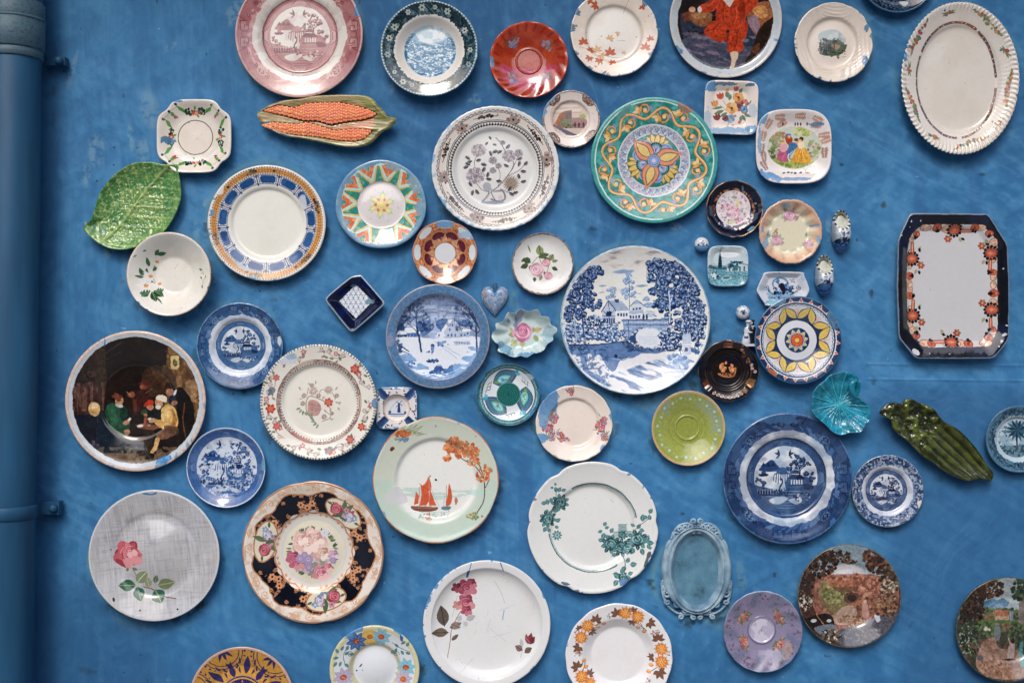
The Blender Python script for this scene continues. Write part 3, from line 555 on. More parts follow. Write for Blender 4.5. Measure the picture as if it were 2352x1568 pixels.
    c.poly([(-.60, -.70), (-.45, -.84), (-.36, -.86), (-.40, -.78), (-.56, -.62)], '5f8f8c', .9, 1); c.patch(.22, .88, .22, .08, '4f9c98', 5); c.mask(sst(.55, .7, c.nz(9, 15, 4)) * (c.R < .93) * (c.R > .58) * (c.T < -2.2), '9ccfcb', .3)
def tulip(c, x, y, r, col, d, an=90):
    for q in (-28, 28, 0): c.leaf(x - math.cos(math.radians(an)) * r * .8, y + math.sin(math.radians(an)) * r * .8, r * 1.9, r * .85, an + q, col, d)
@paint('tulip_dish')
def _(c):
    c.A[..., :3] = hx('e8ddd5'); c.tf('A4', 1, .008)
    g = '6f8a70'
    for (x, y, a, L, W) in ((650, 870, 110, 60, 34), (655, 890, 70, 50, 26), (600, 950, 190, 90, 20), (610, 980, 200, 90, 26), (770, 1020, 300, 60, 26), (790, 1010, 330, 60, 24), (760, 1030, 270, 50, 24), (745, 830, 60, 46, 26), (640, 1000, 210, 70, 24), (830, 930, 60, 40, 10)): c.leaf(x, y, L, W, a, g, '4a6a54')
    for P in (((600, 890), (650, 960)), ((570, 930), (640, 990)), ((700, 810), (690, 880)), ((640, 810), (680, 860)), ((640, 1130), (660, 1060))): c.line(P, 4, g)
    tulip(c, 578, 858, 32, 'c05a44', 'a03c30', 100); tulip(c, 530, 925, 32, 'd89a60', 'b06a40', 110); tulip(c, 717, 795, 22, 'c4604a', 'a03c30', 90); tulip(c, 550, 1045, 32, '8a4a44', '5c2c34', 110); tulip(c, 640, 805, 16, 'e0a070', 'c07a50', 120)
    c.blobs(765, 945, 55, 55, 14, 24, ['8a5458', 'a06a6c', '6c4252'])
    def pansy(x, y, r, col, l, d):
        for k in range(5): a = k * 1.257 + .3; c.ell(x + math.cos(a) * r * .5, y + math.sin(a) * r * .5, r * .52, r * .48, 0, (col, l)[k % 2])
        c.ell(x, y, r * .2, col=d); [c.line([(x, y), (x + math.cos(a) * r * .45, y + math.sin(a) * r * .45)], r * .07, d) for a in (1.2, 1.6, 2, 3.5)]
    pansy(740, 865, 48, 'e0a868', 'cf8a50', '5a3020'); pansy(680, 960, 56, 'e4b880', 'd29a5c', '6a3a2c'); pansy(790, 970, 32, '5c8fb8', '86b0cc', '2c4a78'); pansy(665, 1055, 42, '6a9ac4', '93b8d4', 'c8a860'); pansy(622, 1050, 30, '7a4a58', '8c5a66', '4a2c3c')
    pansy(800, 900, 22, 'cf7a6a', 'd89a86', 'a04a40'); pansy(708, 1030, 14, 'd08a80', 'd08a80', 'c05050'); pansy(748, 1085, 16, 'c8706c', 'd88a80', 'a04040'); c.ell(690, 1112, 14, 9, 10, 'e0b090')
    c.tf('A4'); c.patch(480, 760, 70, 50, '5a8fc0', 3, f=9); c.patch(620, 745, 110, 16, '5c7f9c', 4); c.patch(840, 755, 40, 14, '4f6f8c', 5); c.patch(640, 1160, 260, 34, '7fa6cc', 6, a=.8); c.patch(850, 1150, 60, 40, '6f9cc4', 7, f=9); c.patch(460, 1080, 40, 120, '9cb8d4', 9, a=.6); c.patch(870, 980, 40, 70, 'a3b6cc', 12, a=.6)
    c.scratch(12, '8a94a4', 3, .008, .3, .5, .5)
@paint('couple_dish')
def _(c):
    c.A[..., :3] = hx('e0dad8'); c.tf('A4')
    cp = 'b98874'
    for (x, y, a) in ((1110, 1040, 0), (1010, 1100, 60), (965, 1210, 80), (950, 1320, 85), (970, 1390, 100), (975, 1470, 120), (1290, 1030, 0), (1440, 1060, 330), (1430, 1110, 0), (1500, 1200, 0), (1510, 1250, 20), (1505, 1360, 90), (1380, 1510, 20), (1130, 1095, 30)):
        for k in range(6):
            for f in (-1, 1): t = k * 15 - 40; an = math.radians(a); c.leaf(x + math.cos(an) * t, y - math.sin(an) * t, 36 - abs(k - 3) * 4, 13, a + f * 62, cp if y < 1300 else '9a7464', a=.85)
    for x in (1250, 1275, 1300, 1355, 1140): c.leaf(x, 1080, 30, 12, 280, '4a3c3c')
    for x in (1150, 1190, 1220, 1250, 1300): c.ell(x, 1525 + (x % 9), 14, 8, 20, '4a4860')
    c.tf('A4', 1, .008); c.ell(1238, 1310, 240, 190, 0, 'c8cdb8')
    X = 1238; c.clip = None
    cl = Cv.__dict__; m = (((c.X - c.t([(1238, 1310)])[0][0]) * c.fr[2] / 240) ** 2 + ((c.Y - c.t([(1238, 1310)])[0][1]) * c.fr[2] / 188) ** 2 < 1).astype(f4); c.clip = m
    c.mask(m * (c.nz(7, 4, 4) > .5), 'bcc8c8', .8); c.poly([(1240, 1200), (1250, 1140), (1320, 1130), (1400, 1170), (1360, 1210), (1290, 1200)], 'a8b46c', .9, 1); c.blobs(1330, 1160, 90, 34, 34, 16, ['b8c07c', '98a860', 'ccd09c'])
    c.blobs(1070, 1240, 50, 70, 30, 16, ['9a9a78', 'b89a88', '7c8a5c', 'c4b0a0']); c.blobs(1120, 1200, 50, 26, 14, 12, ['a8785c', '8a9a6a']); c.blobs(1050, 1370, 70, 50, 50, 12, ['6a7a50', 'a8a888', '4f6040', 'c0a8a0']); c.blobs(1410, 1340, 50, 100, 50, 12, ['9aa878', 'b8b898', '7a8a58', 'c08a80'])
    c.poly([(1000, 1430), (1120, 1400), (1400, 1430), (1440, 1520), (1000, 1520)], '8a9c48', .9, 1); c.blobs(1230, 1470, 180, 26, 40, 10, ['a4b060', '70843c'])
    c.poly([(1110, 1330), (1160, 1310), (1200, 1350), (1180, 1430), (1120, 1435), (1085, 1400)], 'b05a7c', 1, 1); c.poly([(1120, 1270), (1150, 1260), (1180, 1310), (1150, 1350), (1110, 1330)], 'd8a0ac', 1, 1); c.ell(1135, 1262, 18, 18, 0, 'dcb08c'); c.ell(1132, 1252, 18, 12, 0, 'b89060'); c.line([(1110, 1380), (1180, 1340)], 6, '8a3c5c'); c.line([(1130, 1420), (1160, 1350)], 6, 'd080a0')
    c.poly([(1160, 1215), (1200, 1200), (1225, 1240), (1200, 1290), (1165, 1260)], 'a04424', 1, 1); c.ell(1185, 1200, 24, 14, 10, '5a6a9c'); c.ell(1192, 1212, 14, 14, 0, 'd8a888')
    c.poly([(1200, 1270), (1250, 1270), (1270, 1310), (1230, 1330), (1190, 1370), (1170, 1370)], '3c6c9c', 1, 1); c.ell(1258, 1252, 20, 22, 0, 'd8a884'); c.ell(1256, 1240, 20, 14, 0, '6a4430'); c.line([(1190, 1365), (1180, 1400), (1200, 1430)], 9, 'e0dcd8'); c.line([(1235, 1330), (1190, 1400)], 9, '5c86b0')
    c.poly([(1260, 1310), (1300, 1290), (1340, 1320), (1390, 1430), (1330, 1448), (1220, 1440), (1230, 1380)], 'dca040', 1, 1); [c.line([(1300, 1310), (1240 + i * 30, 1435)], 6, ('b87828', 'ecc878')[i % 2], .8) for i in range(6)]; c.poly([(1275, 1262), (1320, 1262), (1325, 1310), (1280, 1315)], 'e8d8b8', 1, 1); c.ell(1298, 1240, 19, 21, 0, 'dcb08c'); c.ell(1302, 1232, 20, 18, 0, '54321e'); c.ell(1292, 1246, 12, 13, 0, 'dcb08c')
    c.clip = None; c.tf('A4'); c.patch(960, 1050, 40, 80, '6f98c0', 3, f=12, rot=-30); c.patch(1010, 1560, 120, 34, '5c90c4', 5, f=7, rot=-20); c.patch(1440, 1100, 60, 20, '5f7fa4', 6); c.patch(930, 1250, 20, 120, '8aa6c4', 8); c.patch(1200, 1590, 200, 16, '7f9cc0', 9); c.scratch(10, '8f8a94', 4, .01, .2, .6, .6)
@paint('night_saucer')
def _(c):
    c.A[..., :3] = hx('0e1424'); c.u(); c.ring(.965, 1.2, 'c8a080', metal=.6); c.mott(3, ['1b2440'], .7, 3)
    c.tf('B4', 1, .01); c.fr = (528, 500, c.fr[2]); rn = random.Random(4)
    for i in range(90):
        a = rn.random() * 6.28; 
        c.ell(math.cos(a) * (250 + rn.random() * 16) + 528, 500 - math.sin(a) * (250 + rn.random() * 16), 16, 12, rn.random() * 180, ('b8704c', '8a4c30', 'd8a080')[i % 3] if math.sin(a) > -.25 else ('e0d0cc', '303450')[i % 2], metal=.5 if math.sin(a) > -.25 else None)
    c.blobs(480, 680, 140, 40, 40, 16, ['d8d0d4', 'b8b0bc', '2a3050'], .9); c.blobs(710, 620, 60, 60, 26, 14, ['d8d0d4', 'c0b8c0', '2a3050'], .9)
    c.ell(525, 480, 222, 228, 0, 'd3cdd2')
    cols = ['c07890', 'd8a8b8', 'a84a70', '8a9a80', 'e8e0e0', '9c90b4', '6a7a68', 'cfc890', '7c9cb8', 'b86080']
    c.blobs(525, 480, 200, 205, 150, 13, cols, .85); c.blobs(525, 480, 190, 190, 60, 22, ['e2dce0', 'd8d0d8'], .6)
    for (x, y, r, k) in ((540, 490, 40, 0), (460, 470, 38, 2), (590, 430, 32, 7), (520, 570, 36, 0), (500, 660, 30, 7), (430, 410, 24, 5), (600, 540, 28, 0), (620, 640, 26, 0), (400, 510, 22, 8)): c.rose(x, y, r, [cols[k] if k != 7 else 'b8a860', 'dcb8c4' if k != 7 else 'd8d0a0', 'f0e4e8'])
    c.tf('B4'); c.patch(748, 740, 60, 26, '6a98b4', 4, f=7, rot=35); c.leaf(640, 175, 80, 20, 280, '6f8fa8', a=.8); c.ell(810, 410, 16, 14, col='8f98ac', a=.8)
@paint('peach_dish')
def _(c):
    c.A[..., :3] = hx('d3ae96'); c.u(); c.ring(0, .80, 'd8c4a8', 1, soft=.06); c.ring(0, .72, 'd9d4bd', 1, soft=.08)
    c.ring(.93, 1.2, 'cca286', .7, soft=.03); q = .5 + .5 * np.cos(c.T * 12); c.mask((c.R > .70) * (c.R < .93) * (1 - q) ** 4, 'b98c74', .5); c.mask((c.R > .70) * (c.R < .88) * q, 'e6c8ac', .5)
    c.tf('B4', 1, .012); g = ['8a9474', '6f7c5e', '9aa488']
    for (x, y, r) in ((1245, 560, 75), (1080, 890, 62), (1480, 930, 42)):
        for a in (20, 60, 130, 170, 200, 340, 320, 230): c.leaf(x + math.cos(math.radians(a)) * r * .6, y - math.sin(math.radians(a)) * r * .5, r, r * .5, a, g[a % 3], a=.7)
        c.rose(x, y, r, ['b8809c', 'd0a8bc', 'e8d4dc'])
    c.blobs(1060, 780, 34, 50, 16, 12, ['a08070', '8a9474', 'b8a088'], .7); c.leaf(1455, 840, 56, 26, 80, g[1], a=.6); c.ell(1500, 875, 16, 22, 0, g[2], .6); c.blobs(1330, 590, 30, 30, 9, 9, ['a06a70', 'b88a80'])
    c.tf('B4'); c.patch(940, 900, 40, 130, '7f9cb4', 4, rot=-25, f=9); c.patch(1200, 440, 60, 46, '9aaebc', 5); c.patch(1570, 695, 60, 16, '6d93b0', 6, rot=10); c.patch(1610, 870, 30, 50, '7fa0b8', 7); c.patch(890, 740, 20, 50, '6d93b8', 8); c.u(); c.smear(.4, 4, .93, '8fa4b8', f=12); c.specks(10, '6a6a60', .008, 2)
def clogp(c, s_):
    c.A[..., :3] = hx('a9b4bc'); c.u(); c.ell(0, -.50, .34, .44, 0, 'b4b8ac'); k = '161c34'
    c.ell(0, .74, .50, .30, 0, '4272a8'); c.ell(-.1, .75, .3, .12, 0, '1f4a88'); c.blobs(0, .66, .34, .10, 18, .04, ['12204a', '5a86b8', '20386c'])
    for i in range(26):
        a = i * 2 * math.pi / 26; c.ell(math.cos(a) * .375, -.49 + math.sin(a) * .475, .055, .055, 0, k if i % 2 else 'dfe2e2')
    c.line([(-.02, .16), (.02, .5)], .12, k); c.poly([(-.1, .3), (.12, .25), (.10, .62), (-.04, .62)], k, 1, 1); c.line([(-.2, .1), (.22, .45)], .03, '2a3a60'); c.line([(.22, .12), (-.22, .46)], .03, '2a3a60'); c.ell(-.26, .56, .12, .10, 0, k); c.ell(.27, .54, .12, .10, 0, k)
    c.blobs(0, .25, .32, .16, 22, .035, ['8a9ab8', '3a4a74', 'c8ccd0'])
@paint('clog')
def _(c): clogp(c, 1)
@paint('small_clog')
def _(c): clogp(c, 2); c.patch(-.1, .6, .3, .2, '3c6498', 5)
@paint('knob_flower')
def _(c):
    c.A[..., :3] = hx('cdd2da'); c.u(); c.poly([(-1, .25), (1, .15), (1, 1), (-1, 1)], '5c92c0', .9); c.line([(-.3, -.3), (.1, -.45), (.2, .0), (-.05, .2)], .12, '5c7490', 1, 1); c.ell(-.55, .12, .14, col='1a2240'); c.ell(.62, .1, .13, col='1a2240'); c.line([(.0, -.2), (.2, .3)], .16, '24345c'); c.blobs(0, 0, .4, .4, 14, .07, ['24345c', '8ca0b8', 'e4e6ea'])
@paint('knob_mill')
def _(c):
    c.A[..., :3] = hx('ccd0d6'); c.u(); c.blobs(0, 0, .45, .35, 20, .1, ['1a2036', '3c4c70', '8ca0b8']); c.line([(-.2, .3), (.1, -.3)], .14, '161c30'); c.line([(-.4, -.1), (.4, .1)], .08, '161c30'); c.smear(.8, 4, .5, '5c8ab0')
@paint('spire_dish')
def _(c):
    c.A[..., :3] = hx('a9c0cc'); c.tf('B4', 1, .008); t, d, m_ = '2f6478', '1c3c4c', '5c94a8'
    c.mask(c.nz(3, 5, 3) > .45, 'c3d2da', .8); c.poly([(190, 1220), (700, 1200), (700, 1480), (190, 1480)], m_, .9); c.patch(450, 1040, 160, 60, 'dfe6ea', 7, f=4); c.mask((fbm(c.X * 12, c.Y * 22, 4, 4) > .5) & (c.Y < -.05), '8ab4c0', .8); c.mask((fbm(c.X * 22, c.Y * 32, 6, 3) > .58) & (c.Y < -.02), t, .8)
    c.poly([(318, 1240), (322, 1120), (342, 1055), (362, 1120), (368, 1240)], d); [c.ell(342, 1060 + i * 22, 10 + i * 3, 5, 0, '0f2834') for i in range(8)]; c.line([(345, 960), (342, 1060)], 4, '5a3c3c'); c.line([(345, 1000), (370, 980)], 3, '5a3c3c')
    c.poly([(205, 1200), (300, 1240), (430, 1240), (430, 1260), (205, 1250)], d, .8, 1); c.poly([(430, 1195), (560, 1170), (690, 1200), (690, 1290), (430, 1290)], 'b8c8cc'); c.line([(430, 1200), (560, 1178), (690, 1205)], 10, t); [c.poly([(x, 1225), (x + 20, 1225), (x + 20, 1285), (x, 1285)], t) for x in (455, 520, 590, 640)]; c.blobs(520, 1230, 70, 50, 50, 12, [d, t, '3a7484']); c.blobs(560, 1170, 80, 12, 20, 10, [t, d])
    c.blobs(270, 1340, 50, 34, 20, 14, [d, t, 'c8d8dc']); c.line([(300, 1390), (480, 1350), (690, 1400)], 6, d, .7, 1); c.ell(425, 1375, 70, 26, 8, 'a8c8d0'); c.ell(425, 1370, 50, 14, 8, t); c.ring(1.0, 1.6, '7ab0c4', .0)
    c.line([(560, 1080), (620, 1010), (640, 1060)], 12, 'dfe8ec', .6, 1)
@paint('delft_dish')
def _(c):
    c.A[..., :3] = hx('c9ced8'); c.tf('B4', 1, .008); k, m_, l = '141c34', '4c78a8', '8fb0cc'
    c.ell(1120, 1450, 110, 90, 0, m_, .8); c.ell(1120, 1450, 85, 68, 0, 'cdd2dc'); c.patch(1120, 1600, 200, 60, '86aac8', 4, f=6)
    c.blobs(1150, 1520, 180, 60, 60, 18, [k, m_, '24406c', 'c4ccd8']); c.poly([(1100, 1460), (1160, 1440), (1190, 1540), (1150, 1560)], k, 1, 1); c.line([(1060, 1420), (1230, 1540)], 10, k); c.line([(1220, 1430), (1080, 1560)], 8, k); c.ell(1090, 1410, 22, 26, 0, m_)
    for f in (-1, 1): c.scroll(1150 + f * 210, 1500, 34, 90, f, 8, k); c.line([(1150 + f * 190, 1540), (1150 + f * 100, 1590)], 10, k, 1, 1)
    c.line([(1240, 1390), (1265, 1405), (1285, 1385), (1300, 1400)], 6, k); c.line([(1260, 1420), (1290, 1415), (1310, 1430)], 6, k); c.blobs(1150, 1620, 200, 16, 30, 10, ['24406c', '6f94b8'])
    for x in range(1020, 1110, 20): c.leaf(x, 1325, 24, 9, 80, '5c7ca0')
    c.patch(870, 1500, 60, 50, '9fb6cc', 3, a=.7); c.patch(1420, 1360, 50, 50, '9fb6cc', 8, a=.6); c.u(); c.scratch(14, '7f94ac', 5, .012, .25, .6, .5)
    c.patch(0, .52, .8, .1, '6fa8b8', 4)
@paint('yellow_petal_plate')
def _(c):
    nv, ye, wh = '1d3054', 'd6ba60', 'ccd2dc'
    c.A[..., :3] = hx('33618c'); c.u(); c.ring(0, .90, nv); c.mask((c.R > .86) & (c.R < .93) & (c.nz(6, 4, 3) > .5), nv, .8)
    c.ring(.0, .88, wh)
    c.ring(.88, .975, nv); c.pol(24, lambda i: (c.poly([(-.058, -.882), (0, -.97), (.058, -.882)], 'd3cfd0'), c.ell(0, -.912, .026, .03, 0, 'cf6238')), 4)
    c.pol(24, lambda i: c.poly([(-.02, -1.0), (-.11, -.885), (.0, -.885)], nv, 0), 4)
    c.ring(.858, .882, wh); c.ring(.835, .858, nv); c.ring(.82, .835, 'aebfd4')
    def seg(i):
        c.poly([(-.14, -.48), (.14, -.48), (.05, -.62), (.0, -.80), (-.05, -.62)], nv)
        c.poly([(-.20, -.44), (.20, -.44), (.19, -.50), (0, -.83), (-.19, -.50)], nv)
    c.pol(8, seg, 22.5); c.mask((c.R > .47) & (c.R < .52), nv)
    def pt(i):
        for f in (-1, 1): c.leaf(0, -.495, .362, .165, 90 - f * 52, nv); c.leaf(f * .014, -.507, .33, .125, 90 - f * 52, ye); c.line([(f * .03, -.52), (f * .26, -.70)], .007, 'b09440')
        [c.line([(0, -.60), (k * .07, -.75 + abs(k) * .02)], .009, 'd49a80') for k in (-1.2, -.5, 0, .5, 1.2)]
    c.pol(8, pt, 0)
    sc = .812 - .028 * abs(np.sin(c.T * 28)); c.mask((c.R > sc) & (c.R < .835), nv); c.mask((c.R > sc + .012) & (c.R < .825), wh)
    c.ring(.28, .47, 'cfd3da'); c.ring(.0, .285, nv); c.ring(.455, .475, nv)
    c.pol(10, lambda i: (c.poly([(-.055, -.18), (.055, -.18), (0, -.265)], ye), c.line([(-.05, -.18), (0, -.26), (.05, -.18)], .01, 'aab8d0')), 10); c.ring(.155, .175, 'b4c0d4'); c.ring(0, .155, nv); c.pol(7, lambda i: (c.ell(-.025, -.105, .03, .04, 15, 'cc5a30'), c.ell(.025, -.105, .03, .04, -15, 'cc5a30'), c.ell(0, -.08, .028, .03, 0, 'cc5a30'))); c.ell(0, 0, .052, col='d8b858')
    c.tf('C4'); c.poly([(985, 880), (1030, 900), (1075, 930), (1080, 980), (1020, 950), (985, 910)], 'a0614c', 1, 1); c.patch(1100, 160, 110, 34, '5a88a4', 5, rot=20, f=8); c.patch(1720, 330, 50, 110, '4a7494', 6, rot=20); c.u(); c.smear(.55, 6, .93, '4a80b0', 200, 340); c.mask((c.nz(3, 7, 3) > .55), 'b8c4d4', .10)
@paint('gilt_ashtray')
def _(c):
    c.A[..., :3] = hx('171214'); c.u(); c.ring(.975, 1.2, 'c89a7c', metal=.7); c.ring(.735, .75, '8a5a44', metal=.6); c.mott(2.5, ['221a18', '0c1226'], .6, 4); c.tf('C4', 1, .015)
    g = 'd08a5c'
    c.blobs(480, 880, 34, 50, 22, 15, [g, 'b06c44', 'e0a880'], metal=.1); c.blobs(580, 890, 26, 40, 16, 13, [g, 'b06c44', 'e0a880'], metal=.1); c.ell(515, 825, 13, 18, 0, g); c.ell(578, 850, 12, 15, 0, g); c.line([(430, 950), (470, 970), (540, 985), (610, 965), (625, 880)], 18, g, 1, 1, metal=.4); c.blobs(525, 960, 90, 18, 18, 11, [g, 'a0603c'], metal=.4); c.line([(445, 860), (480, 830)], 10, g)
    c.tf('C4'); c.poly([(485, 595), (590, 590), (590, 660), (485, 660)], '6a3c28', .9); c.poly([(240, 1040), (300, 1000), (350, 1080), (290, 1110)], '7a4a38', 1, metal=.4); c.poly([(735, 1060), (780, 1000), (850, 1020), (830, 1100), (790, 1110)], 'b88a5c', 1, metal=.5)
    c.poly([(275, 1100), (320, 1075), (340, 1090), (290, 1125)], 'c8b8b4', .9)
    for i in range(9): t = i / 8; x = 380 + 350 * t; y = 1165 + 60 * math.sin(t * 3.1) - t * 20; c.ell(x, y, 24, 15, 30 - t * 70, ('d8c4bc', 'b8a098')[i % 2] if i < 7 else 'b8805c'); c.ell(x, y, 12, 7, 30 - t * 70, '2a3044')
    for i in range(8): t = i / 7; x = 690 + 150 * t; y = 680 + 240 * t; c.scroll(x + 8 * math.sin(i * 9), y, 20, i * 80, 1, 6, ('b8805c', 'a0704c')[i % 2] if i < 5 else 'dcc4b4')
@paint('bridge_plate')
def _(c):
    nv, bl, md, lt, wh = '172c54', '2c4c80', '6284b2', 'a3b7d0', 'dfe1de'
    c.A[..., :3] = hx(wh); c.u(); c.ring(.985, 1.2, '93a9c0'); c.tf('C3', 1, .012); c.clip = (c.R < .965).astype(f4)
    q = fbm(c.X * 3 + 4, c.Y * 12, 3, 4)
    c.mask(sst(.58, .68, q) * (c.Y > .50), md, .6); c.mask(sst(.64, .72, q) * (c.Y > .55), bl, .5); c.mask((c.Y > .72) * sst(.5, .6, q), 'd9c4b8', .5)
    for (x, y, w_) in ((1210, 185, 40), (1200, 245, 30), (1560, 185, 60), (1400, 60, 110), (1540, 250, 20)): c.ell(x, y, w_, w_ * .2, 3, md, .7, soft=.6)
    # far trees
    for (x, y, rx, ry, n_) in ((1445, 150, 45, 80, 34), (1440, 260, 70, 50, 30), (1290, 240, 34, 50, 18), (1290, 285, 48, 24, 14), (1600, 310, 22, 30, 12), (1630, 360, 26, 26, 10)): c.bush(x, y, rx, ry, n_, 15, '6f90bc', '8aa6cc', 'c8d6e6')
    c.line([(1448, 150), (1448, 400)], 7, bl)
    # houses
    c.poly([(1210, 420), (1262, 318), (1325, 400), (1325, 530), (1210, 520)], 'b6c2d4'); c.poly([(1262, 314), (1380, 320), (1450, 405), (1325, 410)], 'a4b4cc'); [c.line([(1275 + i * 4, 328 + i * 14), (1385 + i * 11, 332 + i * 14)], 2.5, '6a84ac') for i in range(6)]
    c.poly([(1325, 408), (1445, 405), (1445, 500), (1325, 515)], 'dfe2e6'); c.line([(1200, 420), (1262, 316), (1328, 410)], 9, bl); c.line([(1265, 320), (1270, 520)], 6, bl); c.line([(1210, 455), (1325, 460)], 6, bl); c.line([(1220, 410), (1260, 455)], 5, bl); c.line([(1310, 410), (1272, 455)], 5, bl); c.poly([(1245, 415), (1290, 415), (1290, 455), (1245, 455)], nv)
    for x in range(1222, 1320, 22): c.poly([(x, 475), (x + 15, 475), (x + 15, 520), (x, 520)], bl)
    for x in (1342, 1370, 1397, 1422): c.poly([(x, 430), (x + 16, 430), (x + 16, 458), (x, 458)], bl)
    c.poly([(1318, 305), (1360, 305), (1355, 335), (1325, 335)], bl); c.poly([(1448, 405), (1570, 405), (1580, 435), (1448, 438)], 'a4b4cc'); c.poly([(1448, 438), (1570, 436), (1570, 490), (1448, 490)], 'dfe2e6')
    for x in (1452, 1478, 1504, 1530): c.poly([(x, 450), (x + 16, 450), (x + 16, 478), (x, 478)], bl)
    c.poly([(1465, 360), (1520, 310), (1580, 360), (1575, 405), (1465, 405)], 'c9d2de'); c.line([(1455, 368), (1520, 312), (1592, 368)], 8, bl); c.poly([(1490, 330), (1520, 308), (1555, 345), (1490, 350)], '8fa6c8', .8); [c.poly([(x, 382), (x + 18, 382), (x + 18, 400), (x, 400)], bl) for x in (1480, 1508, 1538)]
    c.poly([(1600, 405), (1660, 410), (1690, 440), (1690, 470), (1580, 470), (1585, 420)], 'ccd4de'); [c.line([(1605, 415 + i * 18), (1680, 418 + i * 18)], 4, md) for i in range(3)]; c.line([(1660, 450), (1690, 460)], 8, bl)
    for x in (1575, 1605): c.ell(x, 465, 10, 22, 0, nv); c.ell(x, 445, 9, 9, 0, nv)
    # water
    c.poly([(880, 720), (1440, 680), (1500, 700), (1560, 735), (1740, 735), (1780, 800), (1860, 790), (1930, 800), (1900, 760), (2100, 900), (2100, 1200), (900, 1200), (840, 900)], 'd9dce2', .9)
    c.poly([(880, 725), (1300, 695), (1440, 682), (1520, 735), (1640, 745), (1760, 745), (1700, 790), (1560, 790), (1480, 830), (1380, 840), (1310, 950), (1240, 900), (1180, 800), (1120, 830), (1080, 760), (900, 760)], '4f70a2', .92, 1)
    c.mask((fbm(c.X * 40, c.Y * 60, 5, 3) > .52) & (c.Y < -.02) & (c.Y > -.42) & (fbm(c.X * 4, c.Y * 5, 9, 3) > .45), nv, .65); c.poly([(1420, 690), (1440, 690), (1500, 720), (1480, 760), (1440, 740)], nv, .5, 1)
    c.line([(880, 715), (1130, 712), (1440, 680)], 10, nv); c.poly([(890, 770), (1080, 760), (1190, 775), (1080, 795), (920, 800)], '6487b6', .9, 1)
    c.poly([(1010, 800), (1070, 800), (1080, 930), (1200, 1000), (1260, 1080), (1120, 1040), (1040, 960)], '5f82b2', .8, 1); c.mask((fbm(c.X * 26, c.Y * 40, 8, 3) > .55) & (c.Y < -.35) & (c.X < -.35), bl, .6)
    q = fbm(c.X * 5, c.Y * 22 + c.X * 8, 12, 4); c.mask(sst(.48, .60, q) * (c.Y < -.62 + c.X * .35) * (c.X > -.35), '5f86ba', .85); c.mask(sst(.58, .68, q) * (c.Y < -.62 + c.X * .35) * (c.X > -.35), bl, .6)
    c.blobs(1880, 860, 90, 60, 60, 17, ['6e93c2', '8fb0d6', 'bccfe4', '4c74aa']); c.poly([(1760, 960), (1960, 940), (1900, 1040), (1760, 1080)], 'b4c4d8', .9, 1); [c.line([(1740 - i * 4, 960 + i * 22), (1960 - i * 22, 945 + i * 24)], 5, 'ded9d6' if i % 2 else '7f98bc') for i in range(6)]
    c.line([(1290, 832), (1330, 845), (1400, 842), (1450, 815)], 12, '8098be', 1, 1); c.line([(1295, 830), (1400, 825), (1450, 803)], 5, nv, 1, 1); c.ell(1330, 815, 14, 16, 0, nv); c.line([(1345, 825), (1390, 845)], 4, nv)
    # bridge
    c.poly([(1390, 490), (1440, 490), (1560, 486), (1790, 484), (1790, 620), (1740, 640), (1700, 590), (1620, 560), (1540, 570), (1480, 610), (1440, 670), (1395, 640)], '8298bc')
    for r in range(7):
        y = 505 + r * 19
        for k in range(14):
            x = 1398 + k * 30 + (r % 2) * 15
            if r < 3 or x < 1450 or (x > 1740 and r < 6): c.poly([(x, y), (x + 26, y), (x + 26, y + 14), (x, y + 14)], ('b4c2d6', '5c7cac', '9cb0cc')[(k * 3 + r) % 3])
    c.line([(1390, 492), (1790, 486)], 10, bl); c.poly([(1380, 482), (1438, 480), (1438, 500), (1380, 502)], md); c.poly([(1738, 472), (1796, 470), (1796, 492), (1738, 494)], md); c.line([(1438, 495), (1442, 660)], 7, bl)
    c.poly([(1442, 665), (1470, 600), (1540, 560), (1640, 555), (1700, 580), (1740, 625), (1700, 620), (1600, 570), (1530, 590), (1505, 640), (1505, 700)], '2c4878', 1)
    c.ell(1622, 648, 117, 90, 0, 'd8dee8'); [c.line([(1530, 640 + i * 16), (1700, 644 + i * 16)], 3, lt) for i in range(5)]; [c.poly([(1448 + math.cos(3.1 - a * .32) * 0 + 175 + math.cos(3.14 - a * .31) * 175, 655 - math.sin(a * .31) * 98), (1623 + math.cos(3.14 - a * .31 - .2) * 175, 655 - math.sin(a * .31 + .2) * 98), (1623 + math.cos(3.14 - a * .31 - .2) * 150, 655 - math.sin(a * .31 + .2) * 82), (1623 + math.cos(3.14 - a * .31) * 150, 655 - math.sin(a * .31) * 82)], 'c4cfde') for a in range(1, 10)]
    # banks of trees
    for (x, y, rx, ry, n_, z) in ((1090, 560, 110, 90, 60, 26), (1270, 600, 110, 70, 46, 26), (960, 600, 80, 90, 44, 26), (1110, 640, 60, 44, 16, 24), (1260, 650, 90, 36, 20, 24), (1380, 640, 44, 44, 14, 22), (1160, 480, 60, 40, 18, 22)): c.bush(x, y, rx, ry, n_, z, bl if y > 590 else nv, '7f9cc4', 'dde3ec')
    c.line([(975, 690), (960, 470), (1000, 200), (1040, 60)], 12, lt, 1, 1); c.line([(1040, 620), (1030, 400), (1040, 260)], 12, bl, 1, 1)
    for (x, y, rx, ry, n_, z) in ((1130, 55, 80, 34, 30, 22), (1080, 120, 90, 40, 36, 24), (1030, 190, 80, 50, 40, 24), (960, 290, 60, 60, 34, 24), (1090, 260, 60, 50, 26, 22), (1110, 350, 90, 50, 40, 24), (930, 400, 60, 50, 28, 24), (900, 470, 40, 40, 18, 22), (1000, 440, 60, 40, 20, 20)): c.bush(x, y, rx, ry, n_, z, nv, '3c5c94', '93aace')
